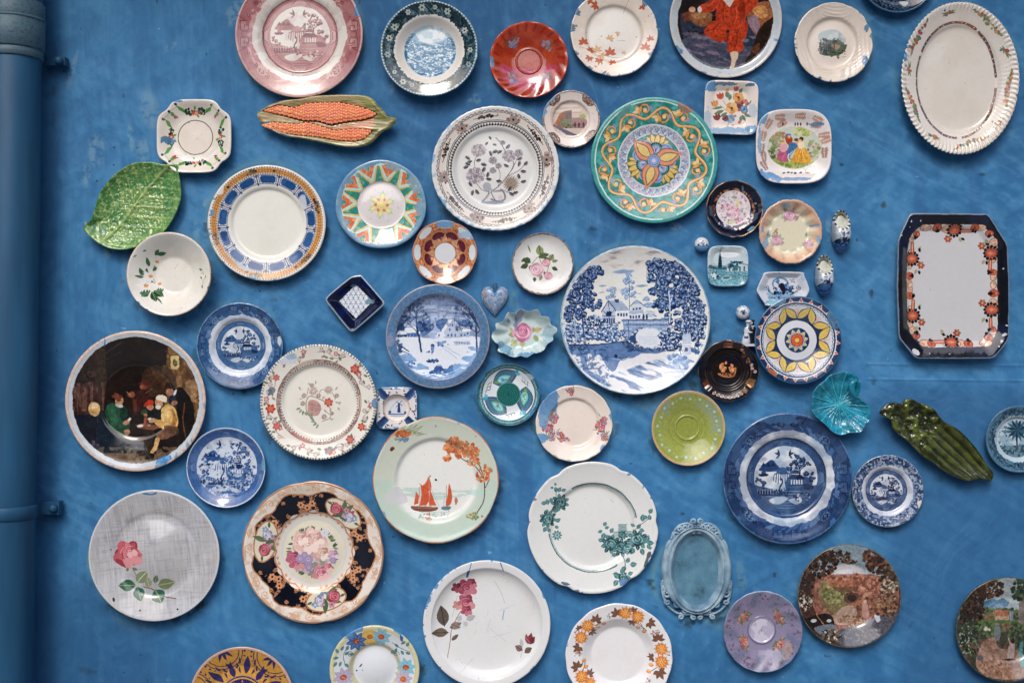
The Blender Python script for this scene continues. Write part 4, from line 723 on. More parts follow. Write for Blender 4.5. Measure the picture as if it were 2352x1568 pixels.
    c.line([(1800, 520), (1810, 350), (1790, 230)], 16, 'ccd6e4', 1, 1); c.line([(1880, 420), (1900, 330), (1840, 120)], 10, 'b8c6da', 1, 1)
    for (x, y, rx, ry, n_, z) in ((1700, 10, 90, 60, 34, 28), (1830, 20, 100, 60, 40, 28), (1720, 110, 110, 60, 50, 28), (1900, 100, 120, 70, 60, 28), (1980, 220, 100, 60, 46, 26), (1730, 230, 90, 60, 40, 26), (1860, 240, 80, 60, 34, 26), (1760, 350, 90, 60, 44, 26), (1950, 340, 120, 60, 50, 26), (2060, 380, 60, 60, 30, 24), (1900, 470, 120, 60, 50, 26), (2050, 500, 80, 70, 44, 26), (1950, 590, 110, 60, 50, 26), (1800, 660, 80, 80, 44, 26), (2040, 640, 70, 70, 34, 24), (1830, 740, 80, 40, 26, 22)): c.bush(x, y, rx, ry, n_, z, nv, '4d6c9e', 'c2cfe0' if y > 400 else '9cb2d2')
    c.line([(1812, 520), (1815, 340), (1800, 240)], 10, 'ccd6e4', 1, 1); c.line([(1820, 330), (1835, 270)], 6, 'ccd6e4')
    c.poly([(1925, 620), (1990, 615), (2000, 715), (1912, 715)], 'c8d2e0'); [c.line([(1920, 632 + i * 17), (1992, 628 + i * 17)], 4, '6a88b4') for i in range(5)]; c.poly([(1925, 716), (1990, 716), (1990, 800), (1925, 800)], 'b4c2d6'); c.poly([(1940, 740), (1965, 740), (1965, 768), (1940, 768)], nv); [c.line([(x, 700), (x + 4, 800)], 7, bl) for x in (1905, 2030, 2060)]
    c.clip = None; c.tf('C3'); c.smear(.65, 4, .93, '8fb0cc', 100, 350, f=12); c.line([(1608, -40), (1612, 100)], 3, '9a8c80'); c.wear(8, .07)
@paint('rose_saucer')
def _(c):
    c.A[..., :3] = hx('e2e3e1'); c.u(); c.mask((c.R > .95 + (c.pnz(4, 14, 3, 3) - .5) * .05), '7c5c4c', .9); c.mask((c.R > .96) & (c.pnz(8, 12, 8, 3) > .5), '9a9288', .8)
    c.tf('B2', 1, .008); g = ['5c6c4c', '45583c', '8a9468']
    for (x, y, L, W, a, k) in ((2080, 1040, 90, 60, 100, 2), (2060, 1050, 90, 44, 15, 0), (1990, 1100, 70, 50, 150, 1), (1970, 1120, 70, 40, 200, 1), (1940, 1090, 30, 50, 120, 1), (2010, 1120, 60, 44, 250, 1), (2020, 1110, 60, 40, 330, 0), (2160, 1080, 60, 44, 60, 2), (2180, 1090, 50, 26, 10, 2), (2110, 1060, 60, 36, 330, 1), (2180, 1140, 56, 30, 330, 1), (2025, 1230, 40, 26, 270, 1), (2090, 1210, 50, 24, 250, 2), (1990, 1010, 70, 12, 110, 2), (2110, 1180, 50, 26, 300, 0)): c.leaf(x, y, L, W, a, g[k], '2f4030')
    c.line([(2000, 1110), (2060, 1050), (2090, 1110), (2150, 1120), (2130, 1200)], 5, '6a6a50', 1, 1)
    c.rose(2045, 1165, 60, ['c490a4', 'e0bcc8', 'f0e0e2']); c.rose(2130, 1103, 36, ['c07c90', 'dca8b4', 'eed4d8']); c.rose(2148, 1218, 36, ['c07c94', 'dcaab8', 'f0d8dc']); c.specks(30, '9a9890', .006, 3); c.wear(3, .08)
@paint('maroon_saucer')
def _(c):
    c.A[..., :3] = hx('c0794e'); c.u(); cp = 'c98a62'
    c.mott(26, ['dba67c', '9a5a38'], .7, 3); c.pol(8, lambda i: (c.ell(0, -.86, .27, .125, 0, cp, metal=.4), c.ell(0, -.85, .25, .105, 0, 'cdd6da')), 0)
    c.mask((c.R < .74), 'b06c48', .9); c.mask((c.R < .76) & (c.nz(30, 5, 3) > .52), '7c4028', .9); c.mask((c.R < .72) & (c.R > .62), 'b9764e', .7)
    c.pol(8, lambda i: (c.ell(0, -.535, .195, .135, 0, '501c28'), c.ell(0, -.50, .13, .11, 0, '5c2030'), c.leaf(-.02, -.38, .1, .1, 90, cp, metal=.3)), 22.5)
    c.pol(8, lambda i: c.poly([(-.12, -.36), (0, -.60), (.12, -.36)], 'd49a70', metal=.3), 0); c.mask((c.R < .5) & (c.nz(34, 9, 2) > .58), 'e0b490', .6)
    c.ring(0, .335, 'b07858'); c.ring(0, .32, 'ccd1d6'); c.ring(.965, 1.2, cp)
    c.patch(.0, -.88, .26, .12, '6f9cc8', 4, f=6); c.u(); c.smear(.95, 3, .86, '8fb2d4', 20, 110, f=5); c.patch(.62, -.55, .22, .12, 'a4bcd4', 6); c.smear(.4, 8, .9, '8a8c94', 150, 330)
@paint('navy_diamond')
def _(c):
    c.A[..., :3] = hx('0d1430'); c.u(); c.mott(3, ['10205c'], .7, 2)
    import itertools
    m = (abs(c.X * .72 + (c.Y - .02) * .72) < .42) & (abs(c.X * .72 - (c.Y - .02) * .72) < .42); c.mask(m, '1d3a78'); c.clip = m.astype(f4)
    for i in range(-5, 6):
        for j in range(-6, 7):
            x = i * .175 + (j % 2) * .0875 * 1; y = j * .155 - .02
            for k in range(5): c.leaf(x, y + .07, .15, .075, 90 + (k - 2) * 30, 'dfe5ea'); 
            for k in range(3): c.line([(x, y + .06), (x + (k - 1) * .05, y - .02)], .012, '2c4c90')
    c.clip = None; c.patch(.5, -.02, .16, .10, '6f8fa0', 4, f=9); c.patch(-.08, -.55, .1, .05, '5c7ca0', 5)
@paint('winter_plate')
def _(c):
    c.A[..., :3] = hx('55789c'); c.u(); c.mott(1.2, ['5f7394', '4c7aa8'], .5, 3); c.ring(.975, 1.2, '8a8c98'); c.clip = (c.R < .82).astype(f4)
    c.ring(0, .82, '8598b8'); c.tf('C2', 1, .014); nv, bl, md, wh = '28406c', '46669c', '7f9cc8', 'dde4ee'
    q = fbm(c.X * 2, c.Y * 14, 3, 4); c.mask((q > .5) & (c.Y > .1), 'b4c0d8', .7); c.mask((q < .42) & (c.Y > .25), '6a7fa8', .6); c.poly([(1280, 530), (1450, 520), (1560, 540), (1740, 520), (2040, 540), (2020, 700), (1900, 840), (1650, 900), (1400, 860), (1290, 700)], wh, 1, 1)
    c.poly([(1560, 340), (1680, 340), (1700, 500), (1580, 540)], 'a8bce0', .8, 1); [c.line([(1540, 330 + i * 22), (1800 - i * 9, 334 + i * 22)], 6, 'd6deec' if i % 2 else 'a4b8dc', .8) for i in range(9)]
    c.blobs(1310, 420, 40, 30, 14, 16, [nv, bl]); [c.poly([(x - 12, 470), (x, 400), (x + 12, 470)], nv) for x in (1300, 1320, 1342)]
    c.blobs(1520, 440, 60, 60, 40, 16, [bl, '5c78a8', nv]); c.blobs(1690, 420, 50, 50, 30, 15, [bl, '5c78a8']); c.blobs(1900, 420, 60, 40, 30, 15, [bl, nv, '5c78a8'])
    c.poly([(1350, 470), (1380, 432), (1460, 438), (1500, 500), (1380, 500)], wh); c.poly([(1375, 498), (1480, 490), (1480, 530), (1380, 530)], bl); c.poly([(1270, 510), (1300, 480), (1360, 480), (1375, 510)], wh); c.poly([(1290, 510), (1375, 508), (1375, 530), (1290, 530)], nv); [c.line([(x, 505), (x, 528)], 5, md) for x in (1310, 1340, 1400, 1430)]
    c.poly([(1690, 490), (1780, 370), (1850, 440), (1930, 440), (1940, 530), (1700, 540)], 'a9b8d4'); c.poly([(1780, 372), (1850, 450), (1840, 520), (1740, 530), (1700, 500)], 'b8c4dc'); c.poly([(1680, 480), (1740, 378), (1785, 368), (1700, 490)], wh); c.line([(1690, 490), (1783, 370), (1850, 448)], 9, wh); c.poly([(1790, 360), (1800, 360), (1800, 395), (1790, 395)], nv); c.poly([(1620, 530), (1650, 490), (1700, 488), (1720, 528)], wh); c.poly([(1850, 440), (1930, 440), (1945, 480), (1850, 485)], 'dce2ec')
    for (x, y) in ((1755, 465), (1815, 465), (1780, 425), (1740, 515), (1770, 515), (1805, 515), (1860, 515), (1890, 515), (1660, 515), (1915, 500)): c.poly([(x - 7, y - 12), (x + 7, y - 12), (x + 7, y + 10), (x - 7, y + 10)], bl)
    def btree(x, y, h, lean, seed):
        rn = random.Random(seed)
        def br(x, y, L, a, w_, d):
            x2 = x + math.cos(a) * L; y2 = y - math.sin(a) * L; c.line([(x, y), (x2, y2)], w_, nv, .9)
            if d > 0:
                for k in range(3): br(x2, y2, L * (.6 + .25 * rn.random()), a + (rn.random() - .5) * 1.7, max(2.5, w_ * .6), d - 1)
        c.line([(x + lean * 2, y), (x + lean, y - h * .3), (x, y - h * .5)], 16, nv, 1, 1); br(x, y - h * .5, h * .16, 1.6, 10, 4); br(x + 4, y - h * .4, h * .14, 2.4, 8, 4); br(x + 2, y - h * .38, h * .14, .8, 8, 4)
    btree(1460, 660, 440, 20, 3); btree(1990, 680, 460, 4, 5); btree(1400, 560, 420, -80, 8); btree(1930, 520, 400, 60, 11)
    c.mask(fbm(c.X * 18, c.Y * 18, 6, 4) * (c.Y > .2) > .6, '5a7098', .5)
    c.blobs(1690, 590, 50, 20, 18, 10, [bl, md]); c.line([(1620, 570), (1820, 720)], 4, md); c.line([(1650, 575), (1850, 700)], 4, md); [c.line([(x, 570), (x + 2, 600)], 5, bl) for x in range(1800, 1940, 14)]; c.line([(1790, 575), (1940, 590)], 5, bl)
    c.poly([(1590, 600), (1615, 600), (1610, 660), (1590, 680)], '6a88b8', 1, 1); c.ell(1600, 605, 16, 8, 0, nv); c.poly([(1540, 670), (1575, 650), (1580, 670)], bl)
    c.blobs(1300, 620, 30, 60, 24, 12, [nv, bl]); c.line([(1290, 590), (1390, 660)], 10, nv); c.line([(1290, 640), (1390, 680)], 8, nv)
    c.blobs(1600, 740, 60, 16, 22, 9, [nv, bl]); c.blobs(1690, 840, 120, 26, 60, 10, ['3c5c94', '5c84b8', nv]); [c.leaf(1600 + k * 14, 850, 70, 8, 60 + k * 7 % 60, '3c5c94') for k in range(14)]; c.blobs(1410, 770, 40, 26, 14, 9, ['5c84b8', bl])
    c.clip = None; c.u(); c.mask((c.R > .62) & (c.R < .83) & (fbm(c.X * 3, c.Y * 10, 9, 4) > .52) & (c.Y < -.2), '5f8fc4', .7); c.ring(.81, .83, '6c84a8', .8); c.patch(-.92, .08, .08, .14, 'a39cb4', 4, a=.5)
@paint('heart')
def _(c):
    c.A[..., :3] = hx('8694ac'); c.u(); c.mott(4, ['a3a4b4', '5c84b0'], .7, 3); c.mott(22, ['b4b8c4', '6a84a8'], .6, 5); c.line([(-.25, -.45), (-.2, -.2), (.05, -.2), (.15, -.4), (.3, -.35), (.45, -.25), (.35, -.45)], .08, '2a74a4', 1, 1); c.ell(.35, -.35, .16, .1, 0, '2a74a4'); c.ell(.35, -.35, .08, .05, 0, '90a4bc'); c.ell(0, .35, .08, col='b8b4bc'); c.patch(-.7, -.35, .12, .25, 'a87868', 4); c.mask(c.nz(9, 9, 3) > .62, '3f7cac', .8)
@paint('shell_dish')
def _(c):
    c.A[..., :3] = hx('bcd0d0'); c.tf('C3', 1, .01); c.ell(520, 610, 190, 130, 0, 'c4dadb', 1, soft=.4); g = ['b4bc8c', '98a878', 'c8b890']
    for (x, y, L, W, a, k) in ((600, 590, 70, 44, 20, 2), (590, 600, 44, 36, 80, 1), (610, 620, 60, 36, 280, 1), (450, 670, 70, 60, 220, 0), (500, 670, 60, 44, 265, 0), (440, 620, 60, 50, 180, 1), (410, 590, 40, 24, 130, 2), (620, 640, 40, 30, 290, 1)): c.leaf(x, y, L, W, a, g[k], '8a8a60')
    c.rose(500, 600, 84, ['b8688c', 'd8a4bc', 'ead0dc']); c.rose(495, 580, 44, ['b0587c', 'cf8aa8', 'e8c4d4']); [c.line([(x, y), (x + 10, y + 26)], 4, 'c08a7c') for x, y in ((350, 640), (370, 645), (660, 620), (680, 640))]
    c.tf('C3'); c.patch(460, 480, 30, 90, '8a98b0', 3, rot=-20, f=9); c.patch(440, 530, 12, 80, '7c8aa4', 9); c.patch(340, 740, 90, 40, '6f9cb8', 4, rot=-40); c.patch(740, 620, 60, 90, '8fb0c0', 5, a=.7); c.patch(560, 800, 120, 24, '5f94b8', 7); c.patch(375, 500, 16, 20, '5f84ac', 2); c.u(); c.smear(.6, 5, .62, '6fa0b8', 200, 330, f=9)
@paint('fish_plate')
def _(c):
    c.A[..., :3] = hx('2f6a74'); c.u(); c.mott(4, ['3a7c8c', '234f5c'], .6, 3); c.ring(0, .84, 'd5dde2'); c.mask((c.R > .885) & (abs(c.R - .905 - .022 * np.sin(c.T * 30)) < .009), 'b0c8c8'); c.mask((c.R > .88) & (abs(c.R - .905 + .022 * np.sin(c.T * 30)) < .009), 'b0c8c8', .7)
    def fish(i):
        c.leaf(-.44, -.44, .84, .46, 14, '35606c'); c.leaf(-.42, -.46, .76, .36, 14, '6a6ca4', a=.8); c.leaf(-.40, -.46, .66, .30, 14, '2f7a7c', a=.8); c.leaf(-.3, -.46, .44, .20, 14, '7cc0c8'); c.leaf(-.24, -.47, .3, .10, 14, 'a8d8dc'); c.blobs(-.05, -.50, .16, .05, 9, .03, ['8aa84c', '4c98b0', '5878a8']); c.blobs(-.3, -.46, .05, .05, 5, .03, ['7a9a48'])
        c.leaf(.34, -.60, .16, .10, 60, '3aa0bc'); c.leaf(.34, -.60, .16, .08, 350, '5cb4c8')
        for k in range(3): c.line([(.52 + k * .07, -.52 + k * .10), (.56 + k * .06, -.45 + k * .10), (.50 + k * .07, -.38 + k * .09), (.55 + k * .06, -.30 + k * .08)], .02, '253c44', 1, 1)
    c.pol(3, fish, -10); c.ring(0, .385, '1f5a58'); [c.ring(r, r + .018, '2f7470') for r in (.06, .13, .2, .27, .34)]; c.line([(0, -.06), (-.04, 0), (.05, .03)], .02, '17403c', 1, 1); c.ring(.375, .39, '8ab0b4')
    c.u(); c.smear(.9, 4, .86, '3f7cb0', -60, 50, f=4); c.smear(.7, 5, .85, '4178a8', 90, 200, f=5); c.patch(.6, -.55, .25, .12, 'd0d6e0', 7, f=5, a=.7); c.smear(.4, 8, .9, '35748c')
@paint('cream_floral_plate')
def _(c):
    c.A[..., :3] = hx('e4d9cf'); c.tf('C3')
    def fl(x, y, rx, ry, n, seed):
        c.blobs(x, y, rx, ry, n, 11, ['b86468', '9c5a84', 'c88090', '7c709c', 'a84854', '8a9a68', 'c8a0a0'], seed=seed)
        rn = random.Random(seed); [c.leaf(x + (rn.random() - .5) * rx * 2, y + (rn.random() - .5) * ry * 2, 44, 6, rn.random() * 180, '7c8c60') for i in range(n // 4)]
        for i in range(n // 6): c.flower(x + (rn.random() - .5) * rx * 1.8, y + (rn.random() - .5) * ry * 1.8, 19, 5, ('c06a70', '9078a4', 'b4505c')[i % 3], 'd8c090')
    fl(775, 1350, 40, 60, 34, 3); fl(720, 1450, 50, 40, 30, 4); fl(790, 1520, 80, 36, 36, 5); fl(1215, 1390, 44, 34, 22, 6); fl(1190, 1460, 40, 50, 26, 7); fl(1230, 1530, 30, 30, 16, 8); fl(920, 1120, 40, 14, 14, 9); fl(940, 1145, 16, 10, 6, 10); fl(870, 1560, 40, 30, 10, 11)
    for a in (60, 80, 100, 130, 160): c.leaf(720, 1560, 80, 8, a, '7c9070')
    c.u(); c.smear(1.0, 3, .70, '5a8fc4', 125, 215, f=3); c.smear(.8, 7, .87, '5a8fc4', -50, 20, f=4); c.tf('C3'); c.patch(745, 1230, 70, 110, '5488bc', 5, f=5, rot=-30); c.patch(690, 1330, 60, 110, '6896c4', 8, f=7, a=.8); c.smear(.5, 9, .9, 'b0a090', 230, 330); c.wear(5, .07)
@paint('green_rose_plate')
def _(c):
    c.A[..., :3] = hx('dcdfdd'); c.tf('D4', 1); dk, md, lt = '24464a', '4c7c80', '93b8b8'
    def arc(a0, a1, r, n):
        ex, ey = c.fr[0] + 8, c.fr[1] + 5
        for i in range(n): t = math.radians(a0 + (a1 - a0) * i / (n - 1)); x, y = ex + math.cos(t) * r, ey - math.sin(t) * r; c.ell(x, y, 6, 6, 0, dk); c.ell(x + math.cos(t) * -12, y - math.sin(t) * -12, 4, 4, 0, md); c.ell(x - math.sin(t) * 5, y - math.cos(t) * 5 - 6, 3, 3, 0, md)
    arc(118, 14, 396, 62); arc(188, 302, 396, 66)
    def rs(x, y, r):
        for i in range(9): a = i * 40 + x; c.leaf(x + math.cos(math.radians(a)) * r * .7, y - math.sin(math.radians(a)) * r * .7, r * .8, r * .5, a, (md, dk)[i % 2], lt)
        c.rose(x, y, r, [dk, md, lt]); c.blobs(x, y, r * .8, r * .8, 8, r * .12, [lt, dk])
    def lf(*L):
        for (x, y, a, z) in L: c.leaf(x, y, z, z * .62, a, (md, dk)[int(x + y) % 2], lt)
    lf((340, 270, 110, 30), (320, 290, 170, 30), (350, 330, 110, 50), (360, 330, 60, 50), (390, 320, 20, 44), (350, 370, 300, 40), (260, 420, 190, 50), (270, 440, 100, 50), (310, 380, 240, 44), (270, 480, 240, 44), (300, 500, 30, 40), (330, 520, 60, 50), (340, 600, 30, 50), (260, 640, 230, 50), (270, 650, 300, 44), (330, 640, 340, 40), (230, 560, 140, 40))
    rs(380, 425, 56); rs(270, 570, 54); c.flower(355, 720, 44, 9, md, dk); c.flower(355, 720, 24, 7, lt, dk)
    c.poly([(905, 630), (975, 625), (980, 690), (900, 690)], '9cb4b4'); c.poly([(862, 690), (1030, 685), (1030, 740), (860, 742)], 'a8bebe'); [c.line([(x, 690), (x, 740)], 4, md) for x in (862, 905, 940, 985, 1028)]; c.line([(862, 690), (1030, 686)], 5, md); c.line([(900, 628), (980, 624)], 5, md); [c.line([(905, 640 + i * 12), (975, 638 + i * 12)], 3, md) for i in range(4)]
    lf((770, 640, 60, 44), (760, 680, 200, 40), (780, 700, 250, 60), (790, 730, 330, 70), (830, 700, 60, 50), (770, 770, 170, 50), (780, 660, 20, 40), (1050, 640, 150, 40), (1070, 660, 60, 50), (1090, 660, 330, 44), (1110, 590, 80, 60), (1170, 520, 60, 50), (1180, 580, 100, 50), (1160, 560, 160, 44), (1140, 770, 60, 60), (1150, 780, 0, 60), (1160, 790, 290, 50), (1040, 830, 240, 60), (1100, 830, 290, 60), (890, 890, 200, 50), (970, 960, 60, 50), (1000, 980, 10, 60), (960, 990, 240, 50), (900, 1060, 180, 50), (930, 1060, 90, 50), (980, 1060, 20, 50), (890, 1110, 240, 60), (940, 1100, 300, 50), (910, 1090, 150, 60), (960, 1080, 340, 50))
    rs(835, 800, 60); rs(1070, 755, 62); rs(925, 830, 56); rs(985, 830, 40); rs(940, 720, 30); rs(940, 1090, 36); c.line([(930, 880), (960, 960), (950, 1050)], 6, dk, 1, 1); c.line([(1050, 670), (1100, 620), (1160, 570)], 5, dk, 1, 1); c.line([(300, 500), (340, 400), (340, 310)], 5, dk, 1, 1)
    c.tf('D4'); c.patch(430, 1150, 50, 12, '3c5068', 4, f=20, rot=-15); c.patch(1160, 930, 16, 90, '44565c', 5, f=20, rot=-20, th=.6); c.patch(960, 1140, 60, 30, '5f84b4', 6, f=12); c.patch(990, 180, 20, 12, '5a88a0', 6); c.u(); c.smear(.4, 6, .95, '5c6c80', f=12); c.tf('D4', 1); c.line([(835, 400), (860, 430)], 3, '8a8480'); c.specks(20, '9a938c', .004, 3); c.u(); c.mask(sst(.03, 0, abs(c.R - .58 - .1 * c.nz(2, 4, 2))) * .5, 'd4cec8', .4)
@paint('green_saucer')
def _(c):
    c.A[..., :3] = hx('8c9648'); c.u(); c.ring(.55, .9, '9ca658', .6, soft=.06); q = c.nz(3, 5, 4); c.mask(sst(.46, .56, q) * (c.R > .62) * (c.T > -.6) * (c.T < 2.6) * sst(1.0, .9, c.R), '8a9aa0', .5); c.ring(.93, 1.2, 'cda87c', .8, soft=.03); c.ring(.44, .455, 'c0b060', .6); c.ring(.30, .31, 'c0b060', .5)
    c.pol(20, lambda i: (c.flower(0, -.78 - .05 * (i % 2), .042, 5, 'a9c4c8', 'd8d8a0'), c.leaf(.1, -.74, .06, .014, 60, 'a9c4c8')), 4); c.ring(.985, 1.2, 'b4a090'); c.u(); c.smear(.4, 3, .94, 'a0b4b8', 120, 200)
@paint('big_blue_willow')
def _(c):
    willow(c, '101b38', '26426e', '5c7ca8', 'd0d8e0', .735, .62, seed=4); c.u(); c.mott(2.5, ['2a5890', '18264a'], .24, 5); c.smear(.6, 6, .90, '3a6898', f=9); c.patch(-.2, -.90, .4, .07, '3b6694', 4); c.smear(.5, 9, .97, 'a09890', 180, 330, f=14)
@paint('small_blue_willow')
def _(c):
    willow(c, '10182f', '2c4470', '8496b4', 'c4cad6', .72, .58, seed=6, busy=1); c.u(); c.mask((c.R > .73) & (c.nz(20, 4, 3) > .58), 'b0bccc', .8); c.smear(.6, 6, .94, '4a80a8'); c.patch(.90, .38, .08, .13, 'd6d0c8', 4, f=5, th=.2)
@paint('mid_blue_willow')
def _(c):
    willow(c, '13264c', '335c8c', '7c9cc4', 'cdd6e0', .73, .58, seed=8, busy=0); c.u(); c.smear(.5, 3, .94, '5a88b0'); c.patch(.93, -.12, .06, .14, 'd4d8dc', 3, f=5); c.mask((c.R > .74) * (c.X > 0) * (c.Y > 0) * sst(.5, .6, c.nz(9, 3, 3)), '2c2c30', .4)
@paint('dense_blue_willow')
def _(c):
    willow(c, '132a58', '345a94', '7090c0', 'c3cedd', .78, .78 / .79 * .98, seed=11, busy=2); c.u(); c.ring(.965, 1.2, 'b4c4d8'); c.mask((c.R < .76) & (fbm(c.X * 14, c.Y * 14, 4, 4) > .6), 'd0d8e4', .7); c.patch(.95, -.1, .07, .2, '6fa0bc', 4)
@paint('palm_plate')
def _(c):
    c.A[..., :3] = hx('2c4c64'); c.u(); c.mask((c.R > .68) & (c.nz(14, 4, 4) > .5), '5c7f94', .7); c.mask((c.R > .72) & (c.nz(18, 8, 3) > .6), '16283a', .8); c.ring(.93, 1.2, '4a7490', .8); ed = .70 + (c.pnz(4, 22, 4, 3) - .5) * .1; c.mask(c.R < ed, 'a9bcc8'); c.ring(0, .56, '8aa4b4'); c.clip = (c.R < .56).astype(f4); c.mask(c.nz(5, 5, 4) > .5, 'b8c8d0', .8); c.mask(c.nz(9, 8, 4) > .56, '3a5c74', .8); c.line([(.02, -.3), (.0, .1), (.04, .5)], .05, '1c3448', 1, 1)
    for a in range(0, 360, 24): c.leaf(.02, -.26, .34, .07, a, ('1c3448', '34566c')[a % 48 == 0])
    c.poly([(-.6, .3), (-.1, .2), (.5, .35), (.5, .6), (-.5, .6)], '5c7c8c', .9, 1); c.mask((c.Y < -.2) & (c.nz(14, 3, 3) > .5), '1f3a4c', .8); c.clip = None
@paint('lilac_saucer')
def _(c):
    c.A[..., :3] = hx('7a7690'); c.u(); c.ring(.0, .62, '837e98', 1, soft=.08); q = np.sin(c.T * 9 + c.R * 5); c.mask((c.R > .6) * sst(.3, 1, q), '5e6a88', .5); c.mask((c.R > .6) * sst(.3, 1, -q), '8e86aa', .5); c.mask((c.R > .72) & (c.R < .93) & (c.nz(15, 4, 4) > .62), '5c4a54', .75)
    c.ring(0, .32, 'aaa6bc', .9, soft=.02); c.ring(.32, .36, '66607c', .8); c.mask((c.R < .3) & (c.nz(6, 7, 4) > .55), 'c6c4d2', .7); c.ell(0, 0, .012, col='444444')
    for a, z in ((-55, 1), (52, 1), (128, .9), (235, 1)): c.pol(1, lambda i: (c.sprig(0, -.54, .17 * z, ['a8645c', 'c49078', '8a4c5c'], ['5a6a58', '6a5c58'], 7, a), c.sprig(.13, -.52, .10, ['a8645c', 'b88470'], ['5a6a58'], 4, a + 3), c.sprig(-.14, -.55, .09, ['a8645c', 'b88470'], ['5a6a58'], 4, a + 5)), a)
    c.ring(.975, 1.2, '8fa0b8'); c.patch(.6, .45, .12, .2, 'a89484', 4, f=12, a=.6); c.smear(.4, 4, .93, '6a8cac')
def foliage(c, x, y, rx, ry, n, z, dk, md, lt): c.blobs(x, y, rx, ry, n, z, [dk, dk, md, md, lt])
@paint('lane_plate')
def _(c):
    c.A[..., :3] = hx('3c2a24'); c.u(); c.tf('D6'); X = c.fr[0]
    c.poly([(640, 260), (940, 260), (1120, 420), (1160, 540), (1000, 600), (560, 560), (500, 480)], '8296a0', 1, 1); c.mask((c.Y > .05) & (c.nz(4, 5, 3) > .55) & (c.Y < .75), 'a4aeb4', .5); c.poly([(600, 520), (640, 460), (760, 420), (900, 440), (960, 520)], 'b0aeb0', .9, 1)
    c.poly([(520, 540), (1180, 540), (1240, 800), (1150, 1000), (700, 1000), (520, 820)], '7c5244', 1, 1)
    foliage(c, 860, 620, 330, 110, 240, 13, '6a4034', '9a6a58', 'b88874'); foliage(c, 820, 780, 240, 140, 160, 14, '6c4a3a', '8c6650', 'a8806c'); foliage(c, 960, 820, 180, 160, 160, 12, '5c3a2c', '8c5c44', 'a87c60')
    c.poly([(560, 640), (620, 560), (700, 600), (780, 680), (820, 800), (700, 860), (600, 780)], '6c6a44', .7, 1); foliage(c, 690, 690, 100, 80, 80, 12, '565a34', '7c7c50', '98946c')
    c.poly([(680, 620), (900, 620), (900, 660), (700, 660)], '5c4434', .8); c.poly([(640, 560), (880, 560), (870, 620), (660, 620)], '8a5c48', .9); c.poly([(780, 680), (900, 670), (890, 740), (800, 760)], '4a3228', .9, 1); c.ell(845, 715, 40, 30, 0, '2c1f1a')
    c.poly([(740, 820), (840, 780), (900, 860), (820, 960), (700, 940)], 'b09888', .9, 1); foliage(c, 860, 920, 140, 50, 90, 9, '7a5c48', 'b89c84', '9a7460')
    foliage(c, 560, 420, 170, 120, 220, 13, '1f1613', '33241c', '5c4234'); foliage(c, 440, 600, 80, 150, 120, 14, '241a16', '32241c', '5a4230'); foliage(c, 720, 350, 130, 60, 90, 10, '2a1d17', '3c2a20', '6a4c3a'); foliage(c, 840, 400, 60, 20, 24, 9, '3c2a20', '6a4c3a', '6a4c3a')
    foliage(c, 1090, 420, 120, 90, 130, 13, '2c1d16', '4a3024', '74503c'); foliage(c, 990, 370, 50, 70, 40, 14, '3a261c', '5c3e2c', '74503c'); foliage(c, 1180, 560, 80, 120, 90, 12, '2c241c', '4a3c2c', '6c5c44')
    c.blobs(1170, 610, 70, 60, 40, 8, ['b8b0a0', '8c8470']); c.blobs(440, 760, 70, 70, 70, 8, ['c8c0b4', '8c8474', '3c342c']); c.poly([(420, 900), (640, 860), (700, 960), (560, 1020), (470, 960)], '1f1a18', 1, 1); c.poly([(510, 980), (660, 950), (720, 1000), (620, 1060)], '6a7480', .9, 1); c.line([(535, 860), (600, 950)], 8, '9a6a54'); c.ell(510, 915, 26, 16, 0, 'a8b0b0'); c.ell(655, 925, 22, 14, 0, 'a8b0b0')
    c.poly([(720, 1010), (900, 960), (1120, 860), (1240, 820), (1180, 1000), (960, 1130), (740, 1120)], '4a4a54', 1, 1); foliage(c, 960, 1040, 220, 70, 160, 7, '3c3c44', '6a6a74', '585c50'); foliage(c, 660, 1050, 90, 60, 90, 8, '2a2420', '5c4c3c', 'b0a898'); foliage(c, 1160, 760, 80, 120, 120, 10, '3c2c22', '6c5440', '907860')
    c.poly([(945, 770), (985, 760), (1000, 810), (1010, 890), (950, 890)], 'b48c80', 1, 1); c.ell(965, 750, 18, 18, 0, 'c8a494'); c.poly([(1050, 880), (1080, 860), (1100, 900), (1070, 930)], 'b0b4bc', 1, 1); c.ell(1080, 860, 16, 14, 0, '33282c')
    c.ring(.985, 1.2, '5c584c')
